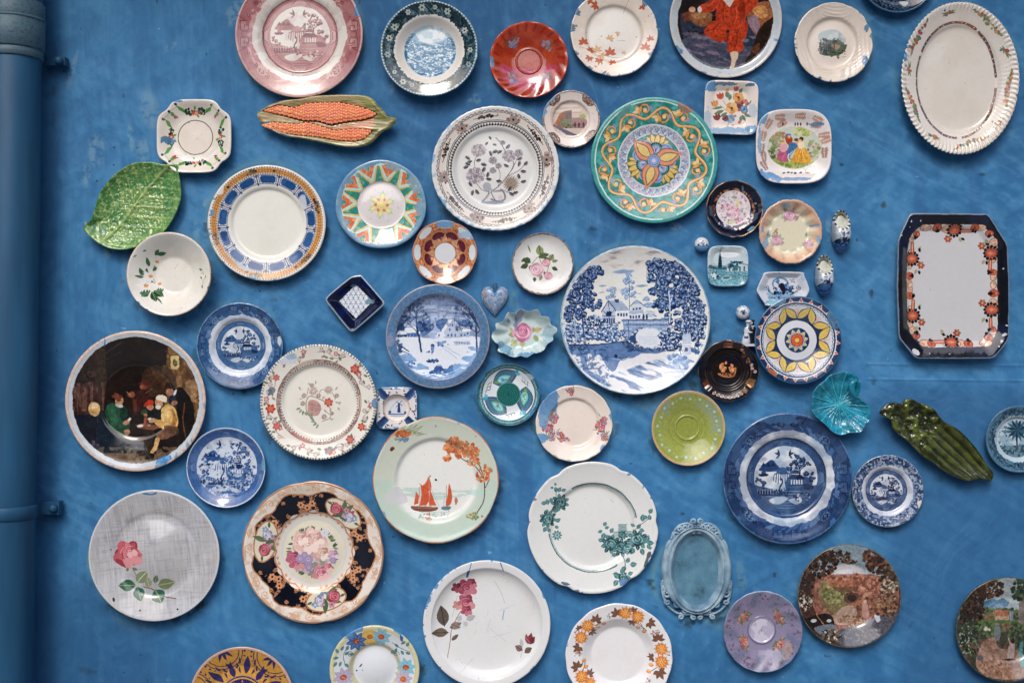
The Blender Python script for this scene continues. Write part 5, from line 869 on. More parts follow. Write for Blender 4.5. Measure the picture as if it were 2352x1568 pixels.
@paint('garden_plate')
def _(c):
    c.A[..., :3] = hx('33352c'); c.tf('D6'); c.poly([(2140, 560), (2330, 540), (2420, 820), (2200, 860), (1960, 830), (1960, 740)], '8a979c', 1, 1); c.mask((c.nz(3, 4, 3) > .5) & (c.Y > .2), 'a4adb0', .6); c.patch(2120, 780, 150, 50, '4a6e88', 5, f=5)
    foliage(c, 2140, 850, 220, 40, 140, 12, '33402c', '4c5c3c', '6a6444'); c.poly([(1960, 920), (2360, 915), (2360, 1000), (1980, 1010)], '4c5c38', .95, 1)
    c.poly([(2095, 880), (2130, 825), (2220, 830), (2240, 885)], '8a5c48'); c.poly([(2110, 880), (2235, 880), (2235, 912), (2110, 912)], '94806c'); c.poly([(2020, 890), (2060, 860), (2100, 890), (2090, 910), (2030, 910)], '6c5040'); c.poly([(2240, 830), (2275, 830), (2275, 920), (2240, 920)], '6a7480'); c.blobs(1940, 890, 40, 26, 12, 12, ['5c4438', '74604c'])
    foliage(c, 1900, 800, 120, 180, 240, 14, '1c1612', '2c2018', '4c3422'); foliage(c, 2060, 640, 130, 90, 160, 12, '2a1e16', '3c2a1c', '64442c'); foliage(c, 2360, 640, 100, 110, 130, 13, '1f2a22', '33442f', '4a5c40')
    c.poly([(2320, 860), (2340, 760), (2400, 700), (2420, 950), (2320, 950)], '6c6460', .9); foliage(c, 1900, 1060, 120, 150, 240, 11, '1f2620', '2f3a2c', '48583c'); foliage(c, 2050, 1000, 80, 60, 80, 10, '36452c', '4c5c38', '5c6c48'); foliage(c, 2300, 1080, 100, 140, 160, 12, '26302a', '3a4830', '4c5a3c')
    c.poly([(2050, 1080), (2110, 1070), (2160, 1160), (2360, 1200), (2360, 1400), (2100, 1420), (1940, 1330), (1960, 1200)], '8a7060', 1, 1); c.mask((c.nz(12, 5, 4) > .55) & (c.Y < -.2), '6a4c3e', .6); foliage(c, 2100, 1340, 160, 80, 90, 9, '7c5848', '9a7c6a', '5c4438')
    c.poly([(2110, 950), (2150, 950), (2150, 1080), (2110, 1080)], '6a7078', .8, 1); c.blobs(2200, 970, 40, 30, 14, 13, ['5c3c34', '74584c']); c.blobs(2040, 990, 30, 16, 8, 9, ['b0b0a4'])
    c.poly([(2240, 1110), (2280, 1110), (2290, 1180), (2280, 1250), (2230, 1250)], 'a08c88', 1, 1); c.ell(2265, 1095, 20, 24, 0, '241a18'); c.line([(2240, 1120), (2228, 1070)], 9, 'b8988c'); c.poly([(1950, 1240), (1990, 1220), (2010, 1250), (1970, 1265)], '4c4c54', 1, 1); c.ell(2250, 1265, 50, 10, 0, '2c241f'); c.poly([(2330, 1110), (2360, 1100), (2370, 1340), (2330, 1300)], '4a8c94', .9)
    c.blobs(1850, 1100, 80, 150, 50, 7, ['8c9080', '5c6450']); c.ring(.985, 1.2, '40443c')
@paint('orange_flower_plate')
def _(c):
    c.A[..., :3] = hx('e2e2e4'); c.tf('D5'); o, oy, br, bd = 'd8863c', 'e8ae64', '7c5440', '523428'
    def mum(x, y, r):
        for i in range(22): c.leaf(x, y, r * (.9 + .15 * (i % 2)), r * .24, i * 16.4, (o, 'c8702c')[i % 2])
        for i in range(16): c.leaf(x, y, r * .7, r * .18, i * 22.5 + 8, (oy, o)[i % 2])
        c.ell(x, y, r * .22, col='e8b870'); c.ell(x, y, r * .1, col='c07830')
    def ml(x, y, z, a):
        for k in range(5): c.leaf(x, y, z * (1.1 - .13 * abs(k - 2)), z * .45, a + (k - 2) * 46, br, bd)
    def tw(x, y, dx, dy): c.line([(x, y), (x + dx, y + dy)], 5, bd); 
    for a in ((575, 530, 62, 110), (870, 600, 60, 330), (715, 590, 50, 290), (380, 590, 62, 75), (225, 830, 60, 220), (340, 690, 50, 330), (955, 760, 66, 100), (960, 1050, 70, 300), (905, 930, 44, 180), (215, 1020, 66, 130), (320, 1090, 50, 60), (230, 660, 36, 120), (720, 500, 50, 40)): ml(*a)
    for P in (((330, 640), (460, 610)), ((380, 640), (420, 600)), ((750, 600), (850, 680)), ((790, 610), (830, 690)), ((260, 1060), (290, 960)), ((240, 1000), (280, 960)), ((950, 1010), (880, 1060)), ((360, 660), (410, 655))): c.line(P, 5, bd)
    for (x, y) in ((455, 620), (405, 655), (825, 690), (770, 655), (272, 960), (292, 1020), (868, 1060), (890, 1000)): c.ell(x, y, 20, 17, 0, o); c.ell(x, y - 6, 12, 8, 0, oy)
    for (x, y, r) in ((305, 635, 62), (245, 742, 62), (650, 515, 62), (765, 550, 62), (980, 845, 62), (985, 965, 64), (250, 1105, 64), (330, 1160, 50)): mum(x, y, r)
    for (x, y) in ((500, 540), (700, 480), (900, 700), (940, 690), (200, 900), (230, 890), (1050, 880), (860, 1140), (210, 690)): c.blobs(x, y, 22, 26, 9, 6, ['a88c84', '8c6c60', 'c0aca4'])
    c.wear(4, .05); c.smear(.3, 4, .97, '7f9cb8')
def bigrose(c, x, y, r, cols):
    r *= 1.15; dk, md, lt = cols; c.blobs(x, y, r * .5, r * .4, 10, r * .4, [md, dk])
    for k, (a, q) in enumerate(((200, .6), (330, .62), (60, .5), (130, .55), (270, .5))): an = math.radians(a); c.ell(x + math.cos(an) * r * q, y - math.sin(an) * r * q, r * .5, r * .38, a, (md, lt, dk)[k % 3])
    for i in range(5): c.line([(x + math.cos(t / 3 + i) * r * (.7 - i * .12), y - math.sin(t / 3 + i) * r * (.6 - i * .1)) for t in range(7)], r * .09, (dk, lt)[i % 2], .8)
@paint('red_rose_plate')
def _(c):
    c.A[..., :3] = hx('d9dbdc'); c.tf('D3', 1, .01); d, m_, l = '6a2434', '98405a', 'b87080'
    for (x, y, r, q) in ((1510, 285, 78, (d, m_, l)), (1415, 285, 44, ('5c1f2c', '7f3444', '984c5c')), (1550, 250, 44, (d, m_, l)), (1500, 425, 72, ('8c3c50', 'a85668', 'c88890')), (1420, 450, 40, ('a86868', 'bc7c78', 'c8908a')), (1505, 500, 46, ('8c3448', 'a04a60', 'b87080'))): bigrose(c, x, y, r, q)
    for (x, y, L, W, a, k) in ((1300, 640, 180, 96, 100, '5a5048'), (1335, 700, 140, 74, 178, '6a5c50'), (1350, 660, 110, 60, 25, '8c7c70'), (1450, 655, 90, 40, 160, '8c7c70'), (1365, 770, 76, 34, 40, '6a5c54'), (1500, 585, 90, 44, 25, 'a8aab0'), (1430, 600, 56, 40, 70, 'b4b6bc'), (1510, 640, 50, 36, 130, 'b8bac0'), (2020, 860, 70, 50, 150, '7c6c60'), (2040, 880, 76, 44, 35, '6a5c50'), (2020, 830, 70, 30, 100, 'b4b4b8')): c.leaf(x, y, L, W, a, k, '3c3430' if k < '9' else None)
    c.line([(1450, 505), (1370, 660), (1350, 800), (1330, 925)], 6, '7c5c54', 1, 1); c.line([(1420, 360), (1370, 560)], 3, 'a8a4a0'); c.leaf(2080, 805, 100, 44, 78, '7c3038'); c.leaf(2070, 805, 90, 30, 100, '8c3c44'); c.leaf(2090, 805, 80, 34, 60, '6a2830'); c.line([(2000, 925), (2020, 870)], 3, '8a8078')
    c.tf('D3'); c.poly([(1520, 130), (1535, 135), (1520, 200), (1500, 205), (1508, 150)], '2f5c94'); c.line([(1550, 60), (1530, 130)], 7, '3f6ca4'); c.line([(1820, 60), (1845, 130)], 10, '3a649c'); c.line([(1760, 230), (1800, 300), (1860, 440)], 4, '8fa4bc', .8, 1); c.line([(1850, 505), (1835, 590)], 6, '4a78a8', .9); c.scratch(16, 'a9bccf', 4, .008, .35, .6)
    c.u(); c.smear(.65, 5, .94, '4a7cb4', 60, 200, f=14); c.smear(.4, 7, .95, '5f84ac'); c.specks(22, '6a7888', .005, 6); c.wear(6, .05)
@paint('blue_daisy_plate')
def _(c):
    c.A[..., :3] = hx('d5dae0'); c.u(); c.ring(.90, 1.2, 'c8c49c'); c.ring(.93, 1.2, 'ccc8a0'); c.ring(.50, .60, 'c8c49c', .8, soft=.02); c.ring(.54, .58, 'b4ae84', .5); c.tf('D3')
    def ds(x, y, r, col, cc, n=8):
        for i in range(n): c.leaf(x, y, r, r * .46, i * 360 / n + 12, col, a=.95); c.line([(x, y), (x + math.cos(math.radians(i * 360 / n + 12)) * r * .8, y - math.sin(math.radians(i * 360 / n + 12)) * r * .8)], 3, 'f0ece0', .4)
        c.ell(x, y, r * .34, r * .3, 0, cc); c.blobs(x, y, r * .2, r * .2, 6, r * .07, ['b85a2c', 'd8904c'])
    c.poly([(540, 700), (610, 670), (690, 690), (680, 800), (600, 815), (540, 780)], 'd0ac50', 1, 1); ds(615, 735, 76, 'd8b45c', 'c0662c', 12); ds(720, 735, 88, '7cb4c8', 'b04c28'); ds(490, 775, 92, '3c64a0', '8a4434'); ds(370, 1110, 90, 'a8a0bc', 'a84c30'); ds(945, 1020, 88, '78b8cc', 'b04828'); ds(920, 1130, 86, 'b0a4bc', 'c06838')
    for (x, y, a) in ((330, 880, 120), (350, 860, 60), (380, 900, 30), (330, 920, 190), (400, 860, 70), (420, 900, 0), (350, 960, 250), (390, 980, 300), (310, 960, 240), (840, 800, 320), (860, 840, 250), (900, 800, 30), (900, 860, 300), (940, 880, 350), (860, 880, 210), (950, 820, 60), (830, 860, 240)): c.leaf(x, y, 50, 22, a, '4c7c78', '8ab0a4')
    c.line([(820, 790), (900, 840), (980, 870)], 6, '4c7478', 1, 1); c.line([(400, 850), (370, 910), (390, 1010)], 6, '4c7478', 1, 1); c.scroll(850, 900, 34, 0, 1, 5, '4c7478'); c.scroll(430, 900, 34, 180, -1, 5, '4c7478'); c.ell(600, 1130, 100, 60, 0, 'd5dae0')
    c.poly([(390, 700), (440, 680), (470, 730), (430, 750)], '5488bc', .9, 1); c.u(); c.smear(1.0, 3, .86, '4c80b8', 100, 190, f=3); c.smear(1.0, 6, .9, '4c80b8', 0, 70, f=4); c.u(); c.tf('D3'); c.poly([(890, 700), (925, 730), (915, 780), (895, 760)], '2f64a0'); c.leaf(510, 1030, 44, 10, 50, '2c4c58'); c.ell(487, 1062, 8, col='2c4c68'); c.specks(12, '4c6c8c', .008, 4); c.mask(sst(.03, 0, abs(c.R - .52)), 'aaa070', .4)
@paint('gold_geometric_plate')
def _(c):
    gd, pu = 'c4903c', '30285c'; c.A[..., :3] = hx(pu); c.u(); c.ring(.955, 1.2, 'b89a84'); c.ring(0, .95, gd)
    def seg(i):
        c.ring(0, 0, gd)
        for r, col in ((.40, pu), (.382, gd), (.33, pu), (.312, gd), (.24, gd)): c.ell(0, -1.0, r, r, 0, col)
        for k in (-2, -1, 0, 1, 2): c.leaf(0, -1.04, .25, .055, 270 + k * 32, pu)
        for k in range(-6, 7): a = k * .24; c.ell(math.sin(a) * .435, -1 + math.cos(a) * .435, .022, .018, 0, pu)
    c.pol(6, seg, 38); 
    def lz(i):
        c.leaf(0, -.46, .34, .11, 90, pu)
        for f in (-1, 1): c.leaf(f * .10, -.42, .24, .05, 90 - f * 26, pu); c.leaf(f * .24, -.44, .24, .045, 90 - f * 44, pu); c.leaf(f * .13, -.62, .16, .035, 90 - f * 10, pu); c.line([(f * .05, -.40), (f * .17, -.52), (f * .08, -.72)], .022, gd, 1, 1)
    c.pol(6, lz, 8); c.pol(6, lambda i: (c.leaf(0, -.42, .22, .10, 90, pu), c.poly([(-.06, -.70), (0, -.62), (.06, -.70)], pu)), 38)
    c.mask((c.R > .955), 'c4a08c'); c.ring(0, .42, pu); c.ring(.36, .39, gd); c.ring(.41, .43, '8a88a4', .6); c.pol(12, lambda i: c.leaf(0, -.1, .22, .08, 90, gd)); c.ring(.27, .3, pu)
@paint('linen_rose_plate')
def _(c):
    c.A[..., :3] = hx('b4b5b9'); n = c.n; c.u(); h1 = vn(c.X * 60 + c.Y * 6, c.Y * 5 - c.X * 1, 4); h2 = vn(c.Y * 60 - c.X * 6, c.X * 5, 9); c.mask(sst(.5, .9, h1), '8a8b92', .45); c.mask(sst(.5, .9, h2), '8e9096', .45); c.mask(sst(.6, .95, 1 - h1), 'cfd0d2', .4); c.mott(2, ['a8a8ac', 'bcc2c8'], .4, 3)
    c.tf('D1'); d, m_, l = '8c3440', 'b45a64', 'd08c92'
    c.blobs(365, 650, 60, 60, 16, 40, [m_, 'c07078', d]); bigrose(c, 370, 640, 92, (d, m_, l)); bigrose(c, 385, 610, 50, ('a04a54', 'c4747c', 'dca8ac')); c.poly([(270, 680), (300, 720), (350, 740), (320, 690)], d, .9, 1); c.leaf(440, 650, 40, 24, 20, m_)
    c.line([(400, 740), (430, 795)], 5, '8a5c50'); c.line([(480, 880), (540, 895), (620, 945), (715, 962)], 6, '5c3c34', 1, 1)
    for (x, y, L, W, a, k, v) in ((420, 870, 110, 70, 178, '2f5c44', '7c9464'), (430, 880, 100, 66, 290, '24584c', '6c8c60'), (560, 900, 100, 84, 300, '245c4c', '8c9868'), (430, 850, 110, 70, 48, '7c8c6c', 'c4c4a4'), (580, 870, 120, 70, 12, '6c7c58', 'a8a884'), (520, 885, 80, 44, 100, '8a9474', 'b8b898'), (560, 850, 60, 30, 70, '50684c', '8c9874'), (400, 740, 40, 20, 340, '6c7458', None), (370, 740, 30, 20, 240, '6c7458', None)): c.leaf(x, y, L, W, a, k, v)
    c.tf('D1'); c.patch(520, 190, 70, 18, '2f6c9c', 5, f=9); c.patch(545, 186, 30, 12, 'b4bcc4', 4); c.ell(275, 965, 8, 16, 20, '1a1c20'); c.ell(462, 1043, 6, 9, -20, '1a1c20'); c.ell(736, 1036, 6, 8, -20, '1a1c20'); c.ell(245, 607, 5, col='2c2c30'); c.ell(418, 1082, 6, 4, 0, '2c2c30'); c.patch(545, 530, 40, 40, '9a9aa4', 5, a=.5); c.u(); c.ring(.975, 1.2, 'c4c8cc'); c.smear(.4, 4, .96, '4f7ca4', 20, 100); c.wear(4, .08)
@paint('navy_gilt_plate')
def _(c):
    nv, cu, cr = '0a0e1c', 'cc9068', 'dcd2c6'
    c.A[..., :3] = hx(cr); c.u(); c.mott(6, ['cfc0b0', 'e2dcd4'], .6, 3); c.mask((c.R > .86) & (c.nz(14, 5, 4) > .6), 'c09070', .4)
    c.pol(8, lambda i: (c.scroll(.1, -.90, .06, 0, 1, .012, cu, a=.7), c.scroll(-.1, -.90, .06, 180, -1, .012, cu, a=.7), c.leaf(.2, -.9, .16, .03, 170, 'c8a890'), c.leaf(-.3, -.92, .2, .03, 10, 'c8a890')), 10)
    # navy panels
    ed = .835 + .035 * np.cos(c.T * 9 + .8) + (c.pnz(2, 12, 5, 2) - .5) * .04; ei = .565 + .022 * np.cos(c.T * 12)
    c.mask((c.R < ed + .018) & (c.R > ei), cu, metal=.3); c.mask((c.R < ed) & (c.R > ei), nv); c.mask((c.R < ed) & (c.R > ei) & (c.nz(3, 8, 3) > .55), '080a14', .7)
    ta = (90 - np.degrees(c.T)) % 360   # clockwise from top
    for a0 in (66, 118, 186, 232, 300, 352):  # gilt lace
        m = (abs((ta - a0 + 180) % 360 - 180) < 12) & (c.R > ei) & (c.R < ed); c.mask(m & (c.nz(24, 5, 3) > .54), cu, .9, metal=.3); c.mask(m & (c.nz(40, 9, 2) > .58), nv, .9)
        c.pol(1, lambda i: [c.flower((k - 1) * .08, -.68 + (k % 2) * .05, .05, 6, cu, nv) for k in range(3)], a0)
    c.pol(18, lambda i: (c.scroll(0, -.60, .035, 90, 1, .013, cu, metal=.3), c.scroll(.05, -.80, .03, 200, -1, .012, cu, metal=.3)), 5)
    # medallions
    for a, off in ((38, .0), (282, 0), (165, 0)):
        def med(i):
            c.ell(0, -.69, .30, .165, 0, cu, metal=.4); c.ell(0, -.69, .28, .148, 0, 'd9d2bc')
            c.sprig(0, -.69, .18, ['a85060', 'b8909c'], ['4c6048', '5a6c4c'], 4, a); c.rose(-.12, -.68, .085, ['8c3848', 'b8606c', 'd49098']); c.rose(.10, -.69, .07, ['8c84a4', 'c4c0cc', 'e4e0e0']); c.flower(.17, -.73, .045, 5, '7c98c0', 'e0d8b0'); c.blobs(.02, -.63, .08, .04, 8, .02, ['4c6048', '6a84a8']); c.leaf(.2, -.68, .08, .03, 10, '4c6048'); c.leaf(-.2, -.70, .08, .03, 190, '4c6048')
        c.pol(1, med, a)
    # well
    e2 = .545 + .03 * abs(np.sin(c.T * 6)); c.mask(c.R < e2, cu, metal=.2); c.mask(c.R < e2 - .02, 'd8d2c8'); c.pol(12, lambda i: (c.scroll(-.04, -.52, .022, 0, 1, .009, cu), c.scroll(.04, -.52, .022, 180, -1, .009, cu)), 15); c.ring(.44, .46, 'c4ccd2', .9); c.ring(0, .44, 'd9d3bc'); c.ring(.0, .40, 'd6d1c0', .9, soft=.04)
    c.tf('D2', 1); g = ['5a6c50', '74886c', '44583c']
    rn = random.Random(2)
    for i in range(70): a = rn.random() * 6.28; c.leaf(760 + math.cos(a) * 190, 760 + math.sin(a) * 190, 46, 16, -math.degrees(a) + (rn.random() - .5) * 90, g[i % 3])
    c.blobs(740, 680, 150, 110, 60, 34, ['d8bcb4', 'e0ccc4', 'cca8a4']); c.blobs(760, 860, 180, 90, 50, 26, ['b8a0b4', 'c8b4b8', '8c9080', 'c89ca0'])
    for (x, y, r, k) in ((720, 680, 90, 0), (660, 630, 60, 0), (800, 640, 60, 0), (590, 810, 60, 1), (620, 860, 60, 1), (840, 950, 70, 2), (900, 900, 40, 2), (860, 770, 56, 3), (950, 780, 44, 4)): bigrose(c, x, y, r, (('b8908c', 'd8b4ac', 'ecd8d0'), ('94405c', 'b86078', 'd09098'), ('b85c74', 'd48c98', 'ecc4c4'), ('b8887c', 'd8b4a8', 'ece0d4'), ('a87c9c', 'c8a4bc', 'e0ccd4'))[k])
    for (x, y, r) in ((650, 815, 40), (722, 822, 46), (725, 895, 36), (690, 780, 30), (870, 585, 34), (945, 830, 30)): c.flower(x, y, r, 6, 'a08cb8' if y > 700 else 'c8ccd8', 'dcd8b8', pw=.6); c.ell(x, y, r * .15, col='4c4c58')
    c.u(); c.ring(.975, 1.2, 'd0a484', metal=.5); c.smear(.3, 3, .95, '8a98a8', 190, 260); c.wear(3, .06)
@paint('sailboat_plate')
def _(c):
    c.A[..., :3] = hx('e0e2de'); c.u(); q = c.nz(2, 3, 3); c.mask(sst(.60, .74, c.R + (q - .5) * .1), 'c4cdbe', .95); c.mask(sst(.62, .8, c.R + (q - .5) * .1) * (c.Y < 0), 'b5ccc1', .7); c.ring(.982, 1.2, 'b87c60')
    c.tf('D2', 1); c.mask((fbm(c.X * 3, c.Y * 26, 5, 3) > .52) & (c.Y < -.13) & (c.Y > -.32) & (c.R < .8), 'b4d0c8', .8)
    c.poly([(1380, 310), (1480, 190), (1540, 190), (1600, 320)], 'c8c8cc', .8, 1); c.scratch(0, '000000'); c.tf('D2', 1)
    o, od = 'cc5a38', 'a8442c'
    c.poly([(1640, 350), (1860, 355), (1840, 395), (1680, 395)], '7a4a3c', 1, 1); c.line([(1635, 348), (1868, 356)], 6, 'dcd0c4'); c.line([(1650, 365), (1855, 370)], 5, 'b88070')
    c.poly([(1790, 90), (1815, 170), (1800, 215), (1730, 180), (1765, 140)], o, 1, 1); c.poly([(1715, 160), (1790, 215), (1800, 300), (1770, 345), (1710, 345), (1730, 250)], o); c.poly([(1680, 215), (1705, 260), (1700, 330), (1660, 340)], o); c.poly([(1800, 195), (1860, 345), (1795, 345)], o); c.line([(1708, 150), (1800, 215)], 5, od); c.line([(1708, 180), (1708, 350)], 4, od); c.line([(1795, 70), (1795, 350)], 4, 'b8ac9c'); c.line([(1805, 180), (1880, 350)], 4, 'b0b0b8'); [c.line([(1730 + i * 14, 200 + i * 8), (1720 + i * 16, 335)], 4, od, .6) for i in range(4)]; c.leaf(1795, 100, 30, 10, 60, '8a90a0')
    c.poly([(1975, 150), (2000, 250), (1990, 330), (1945, 345), (1960, 250)], o, 1, 1); c.line([(1950, 165), (1945, 350)], 4, '8c6c5c'); c.poly([(1905, 360), (1985, 352), (1975, 385), (1915, 385)], '5c8088', 1, 1); c.line([(1930, 230), (1925, 360)], 3, '8c8c90'); c.poly([(2035, 270), (2052, 300), (2035, 345), (2022, 300)], 'b87c60', 1, 1)
    c.blobs(1780, 440, 90, 30, 24, 11, ['c86048', '9cc4c0', 'b06c5c'], .8, .5); c.blobs(1940, 420, 50, 30, 14, 9, ['8ab4b4', 'a88070'], .7, .4); c.line([(1800, 400), (1802, 480)], 6, 'b06048', .7); [c.line([(1560 + i * 20, 405 + (i % 5) * 14), (1640 + i * 22, 406 + (i % 5) * 14)], 4, '9cc8c0', .8) for i in range(16)]
    c.ell(1857, 116, 10, 9, 0, '14161c')
    c.tf('D2'); c.line([(2200, -100), (2270, 60), (2290, 200), (2270, 330), (2200, 440)], 9, '5c4034', 1, 1); c.line([(2290, 200), (2330, 120)], 7, '5c4034'); c.blobs(2200, 440, 70, 30, 30, 9, ['8a9c60', 'c0684c', 'a8b080', '70845c'])
    c.tf('C2'); c.line([(1780, 1470), (1840, 1600), (1990, 1690), (2060, 1800)], 9, '6a4a38', 1, 1)
    for (x, y, rx, ry, n_) in ((1790, 1460, 70, 36, 44), (1760, 1520, 60, 40, 36), (1900, 1510, 90, 50, 70), (1960, 1560, 60, 50, 44), (1850, 1560, 60, 50, 40), (1740, 1610, 40, 30, 14), (1960, 1640, 60, 40, 26), (2050, 1760, 60, 60, 26), (2090, 1700, 40, 40, 14)): c.blobs(x, y, rx, ry, n_, 13, ['c8683c', 'd88858', 'a8845c', 'b85838', 'd8a070'])
    for i in range(22): c.leaf(1250 + (i * 37 % 200), 1420 - (i * 53 % 60), 110, 6, 60 - i * 3, '8a9468')
    c.blobs(1330, 1390, 70, 26, 34, 12, ['b8603c', 'c87848', 'a8502c'], .95); c.blobs(1330, 1440, 60, 20, 18, 11, ['6a88a8', '8aa08c']); c.ell(1245, 1523, 20, 17, 20, '7a3c28'); c.ell(1238, 1535, 14, 10, 0, '4c2c20'); c.ell(1628, 1320, 8, col='6f84a0'); c.ell(1988, 1412, 6, col='6f84a0'); c.specks(12, '8a98a0', .005, 5); c.smear(.35, 5, .95, '7f98b0')
@paint('delft_ashtray')
def _(c):
    c.A[..., :3] = hx('d9d6d6'); c.u(); nv = '1d3358'; rn = random.Random(4)
    for i in range(70):
        x, y = rn.uniform(-.95, .95), rn.uniform(-.95, .95)
        if math.hypot(x, y) > .62: c.leaf(x, y, .13, .05, rn.random() * 360, ('1d3358', '243c64')[i % 2])
    for a in (45, 135, 225, 315): c.pol(1, lambda i: (c.poly([(-.16, -.66), (.16, -.66), (.18, -1.3), (-.18, -1.3)], '31598c'), c.poly([(-.1, -.7), (.1, -.7), (.12, -1.3), (-.12, -1.3)], '24406c')), a)
    c.ring(.62, .66, 'b8a89c', .7); c.ring(0, .62, 'dfd2c8'); c.ell(.0, .0, .48, col='cdd2da'); c.line([(-.4, .3), (.4, .3)], .05, '3c6498'); c.line([(-.3, .38), (.35, .38)], .03, '6a88b0'); c.poly([(.02, .22), (.18, .22), (.14, -.22), (.06, -.22)], '24406c'); c.line([(-.04, -.3), (.26, -.12)], .03, nv); c.line([(.22, -.32), (-.02, -.06)], .03, nv); c.ell(-.34, .2, .07, .08, 0, '35527f'); c.ell(.4, .22, .06, col='35527f'); c.line([(-.4, .22), (-.2, -.1), (.0, -.3), (.2, -.4), (.4, -.1)], .025, '8a9cb8', .8, 1)
    m = np.maximum(abs(c.X), abs(c.Y)); c.mask((m > .9) & (c.nz(5, 5, 3) > .45), '5c7fa8', .8)
@paint('indian_tree_plate')
def _(c):
    c.A[..., :3] = hx('e1dfd6'); c.u(); c.ring(.672, .72, 'cfc0b4'); m = (c.R > .675) & (c.R < .725); c.mask(m, 'b8a49c'); c.mask(m & (c.nz(60, 3, 2) > .5), '6c5450', .9); ta = (90 - np.degrees(c.T)) % 360
    for a0, a1, col in ((328, 352, 'd8ccbc'), (192, 222, 'a85a50'), (80, 100, 'd0c0b0'), (140, 152, 'c8b8a8')): mm = m & (((ta - a0) % 360) < (a1 - a0)); c.mask(mm, col); c.mask(mm & (abs(c.R - .70) < .008), '7c5c50', .7)
    c.mask((c.R > .655) & (c.R < .672) & (np.sin(c.T * 85) > 0), '6c5450'); c.mask((c.R > .725) & (c.R < .735), '6c544c', .8); c.mask((c.R > .96) & (np.sin(c.T * 120 + np.sin(c.T * 30)) > .1), '4c4c44', .8)
    rd, pk, gr, ol = 'b0483c', 'b8606c', '6c8468', '8a7c7c'
    def bl(x, y, r, col): c.flower(x, y, r, 6, col, '7a3a34', rot=20); c.flower(x, y, r * .6, 5, 'cc7860', None)
    def seg(i):
        rn = random.Random(i * 7)
        for k in range(9): x = (rn.random() - .5) * .52; y = -.84 + (rn.random() - .5) * .15; c.leaf(x, y, .075, .035, rn.random() * 360, (gr, 'a08c88', '7c8a70')[k % 3], '5c5450')
        c.line([(-.26, -.82), (-.1, -.88), (.06, -.80), (.24, -.87)], .008, '7c5c54', 1, 1)
        for k in range(4): c.ring(0, 0, rd); x = -.2 + k * .13; y = -.84 + .04 * ((k * i) % 3 - 1); c.flower(x, y, .045, 5, ('b8a8a8', 'c0aca4', pk, 'a89c9c')[(k + i) % 4], '8a5c54'); c.ell(x, y, .02, col='d8c4b8')
    c.pol(8, seg, 16)
    c.pol(1, lambda i: bl(0, -.84, .085, rd), 48); c.pol(1, lambda i: bl(0, -.84, .085, 'b8402c'), 262); c.pol(1, lambda i: bl(0, -.84, .07, pk), 248 - 8); c.pol(1, lambda i: bl(0, -.85, .07, rd), 120); c.pol(1, lambda i: bl(0, -.84, .075, 'a85060'), 140); c.pol(1, lambda i: bl(0, -.84, .06, pk), 300); c.pol(1, lambda i: c.blobs(0, -.84, .08, .05, 14, .025, ['5c6c90', '6a8458', '7c7c98']), 282); c.pol(1, lambda i: c.blobs(0, -.86, .1, .05, 12, .025, ['6c7c9c', 'b0563c', '7c9070']), 168)
    c.tf('C2', 1); br = '8a746c'
    c.line([(560, 1290), (480, 1190), (500, 1060), (600, 1080), (660, 1120), (700, 1170)], 7, br, 1, 1); c.line([(600, 1070), (610, 1000), (700, 1010), (740, 1080)], 5, br, 1, 1); c.line([(420, 1080), (480, 1060), (500, 980)], 5, br, 1, 1); c.line([(640, 1180), (700, 1240), (620, 1280)], 5, br, 1, 1)
    c.poly([(490, 1180), (500, 1100), (560, 1090), (610, 1140), (590, 1220), (530, 1230), (490, 1220)], 'b88c88', .9, 1); c.mask(c.nz(40, 4, 2) > 9, br); [c.scroll(520 + i * 16, 1130 + (i * 37) % 70, 18, i * 70, 1, 3, '7c5c58') for i in range(6)]
    for i in range(14): c.leaf(430 + i * 12, 1160 + i * 11, 40, 16, 200 + i * 31, ('7c9474', '94a488')[i % 2], '5c6c58')
    for (x, y, r) in ((545, 1010, 44), (680, 1000, 40), (590, 1050, 26), (530, 960, 24), (460, 1050, 26), (750, 1050, 24), (450, 1120, 26), (640, 1240, 28), (710, 1210, 20)): c.flower(x, y, r, 7, 'd4c8c0', None); [c.scroll(x + math.cos(k) * r * .5, y + math.sin(k) * r * .5, r * .35, k * 60, 1, 3, br) for k in range(6)]
    bl(680, 1110, 40, 'b04c44'); [c.leaf(x, y, 34, 14, a, 'b0a8a0', br) for x, y, a in ((620, 1080, 40), (740, 1110, 0), (760, 1150, 300), (690, 1170, 290), (560, 950, 80), (430, 1000, 120), (740, 1000, 60), (520, 960, 140), (690, 1260, 0), (640, 1170, 300), (770, 1130, 60))]
    c.u(); c.patch(-.52, .72 * -1, .16, .08, 'd0dae4', 4); c.patch(-.45, -.78, .1, .05, '9cb8d4', 6); c.patch(.97, .02, .05, .1, '5c84ac', 8); c.wear(4, .07)
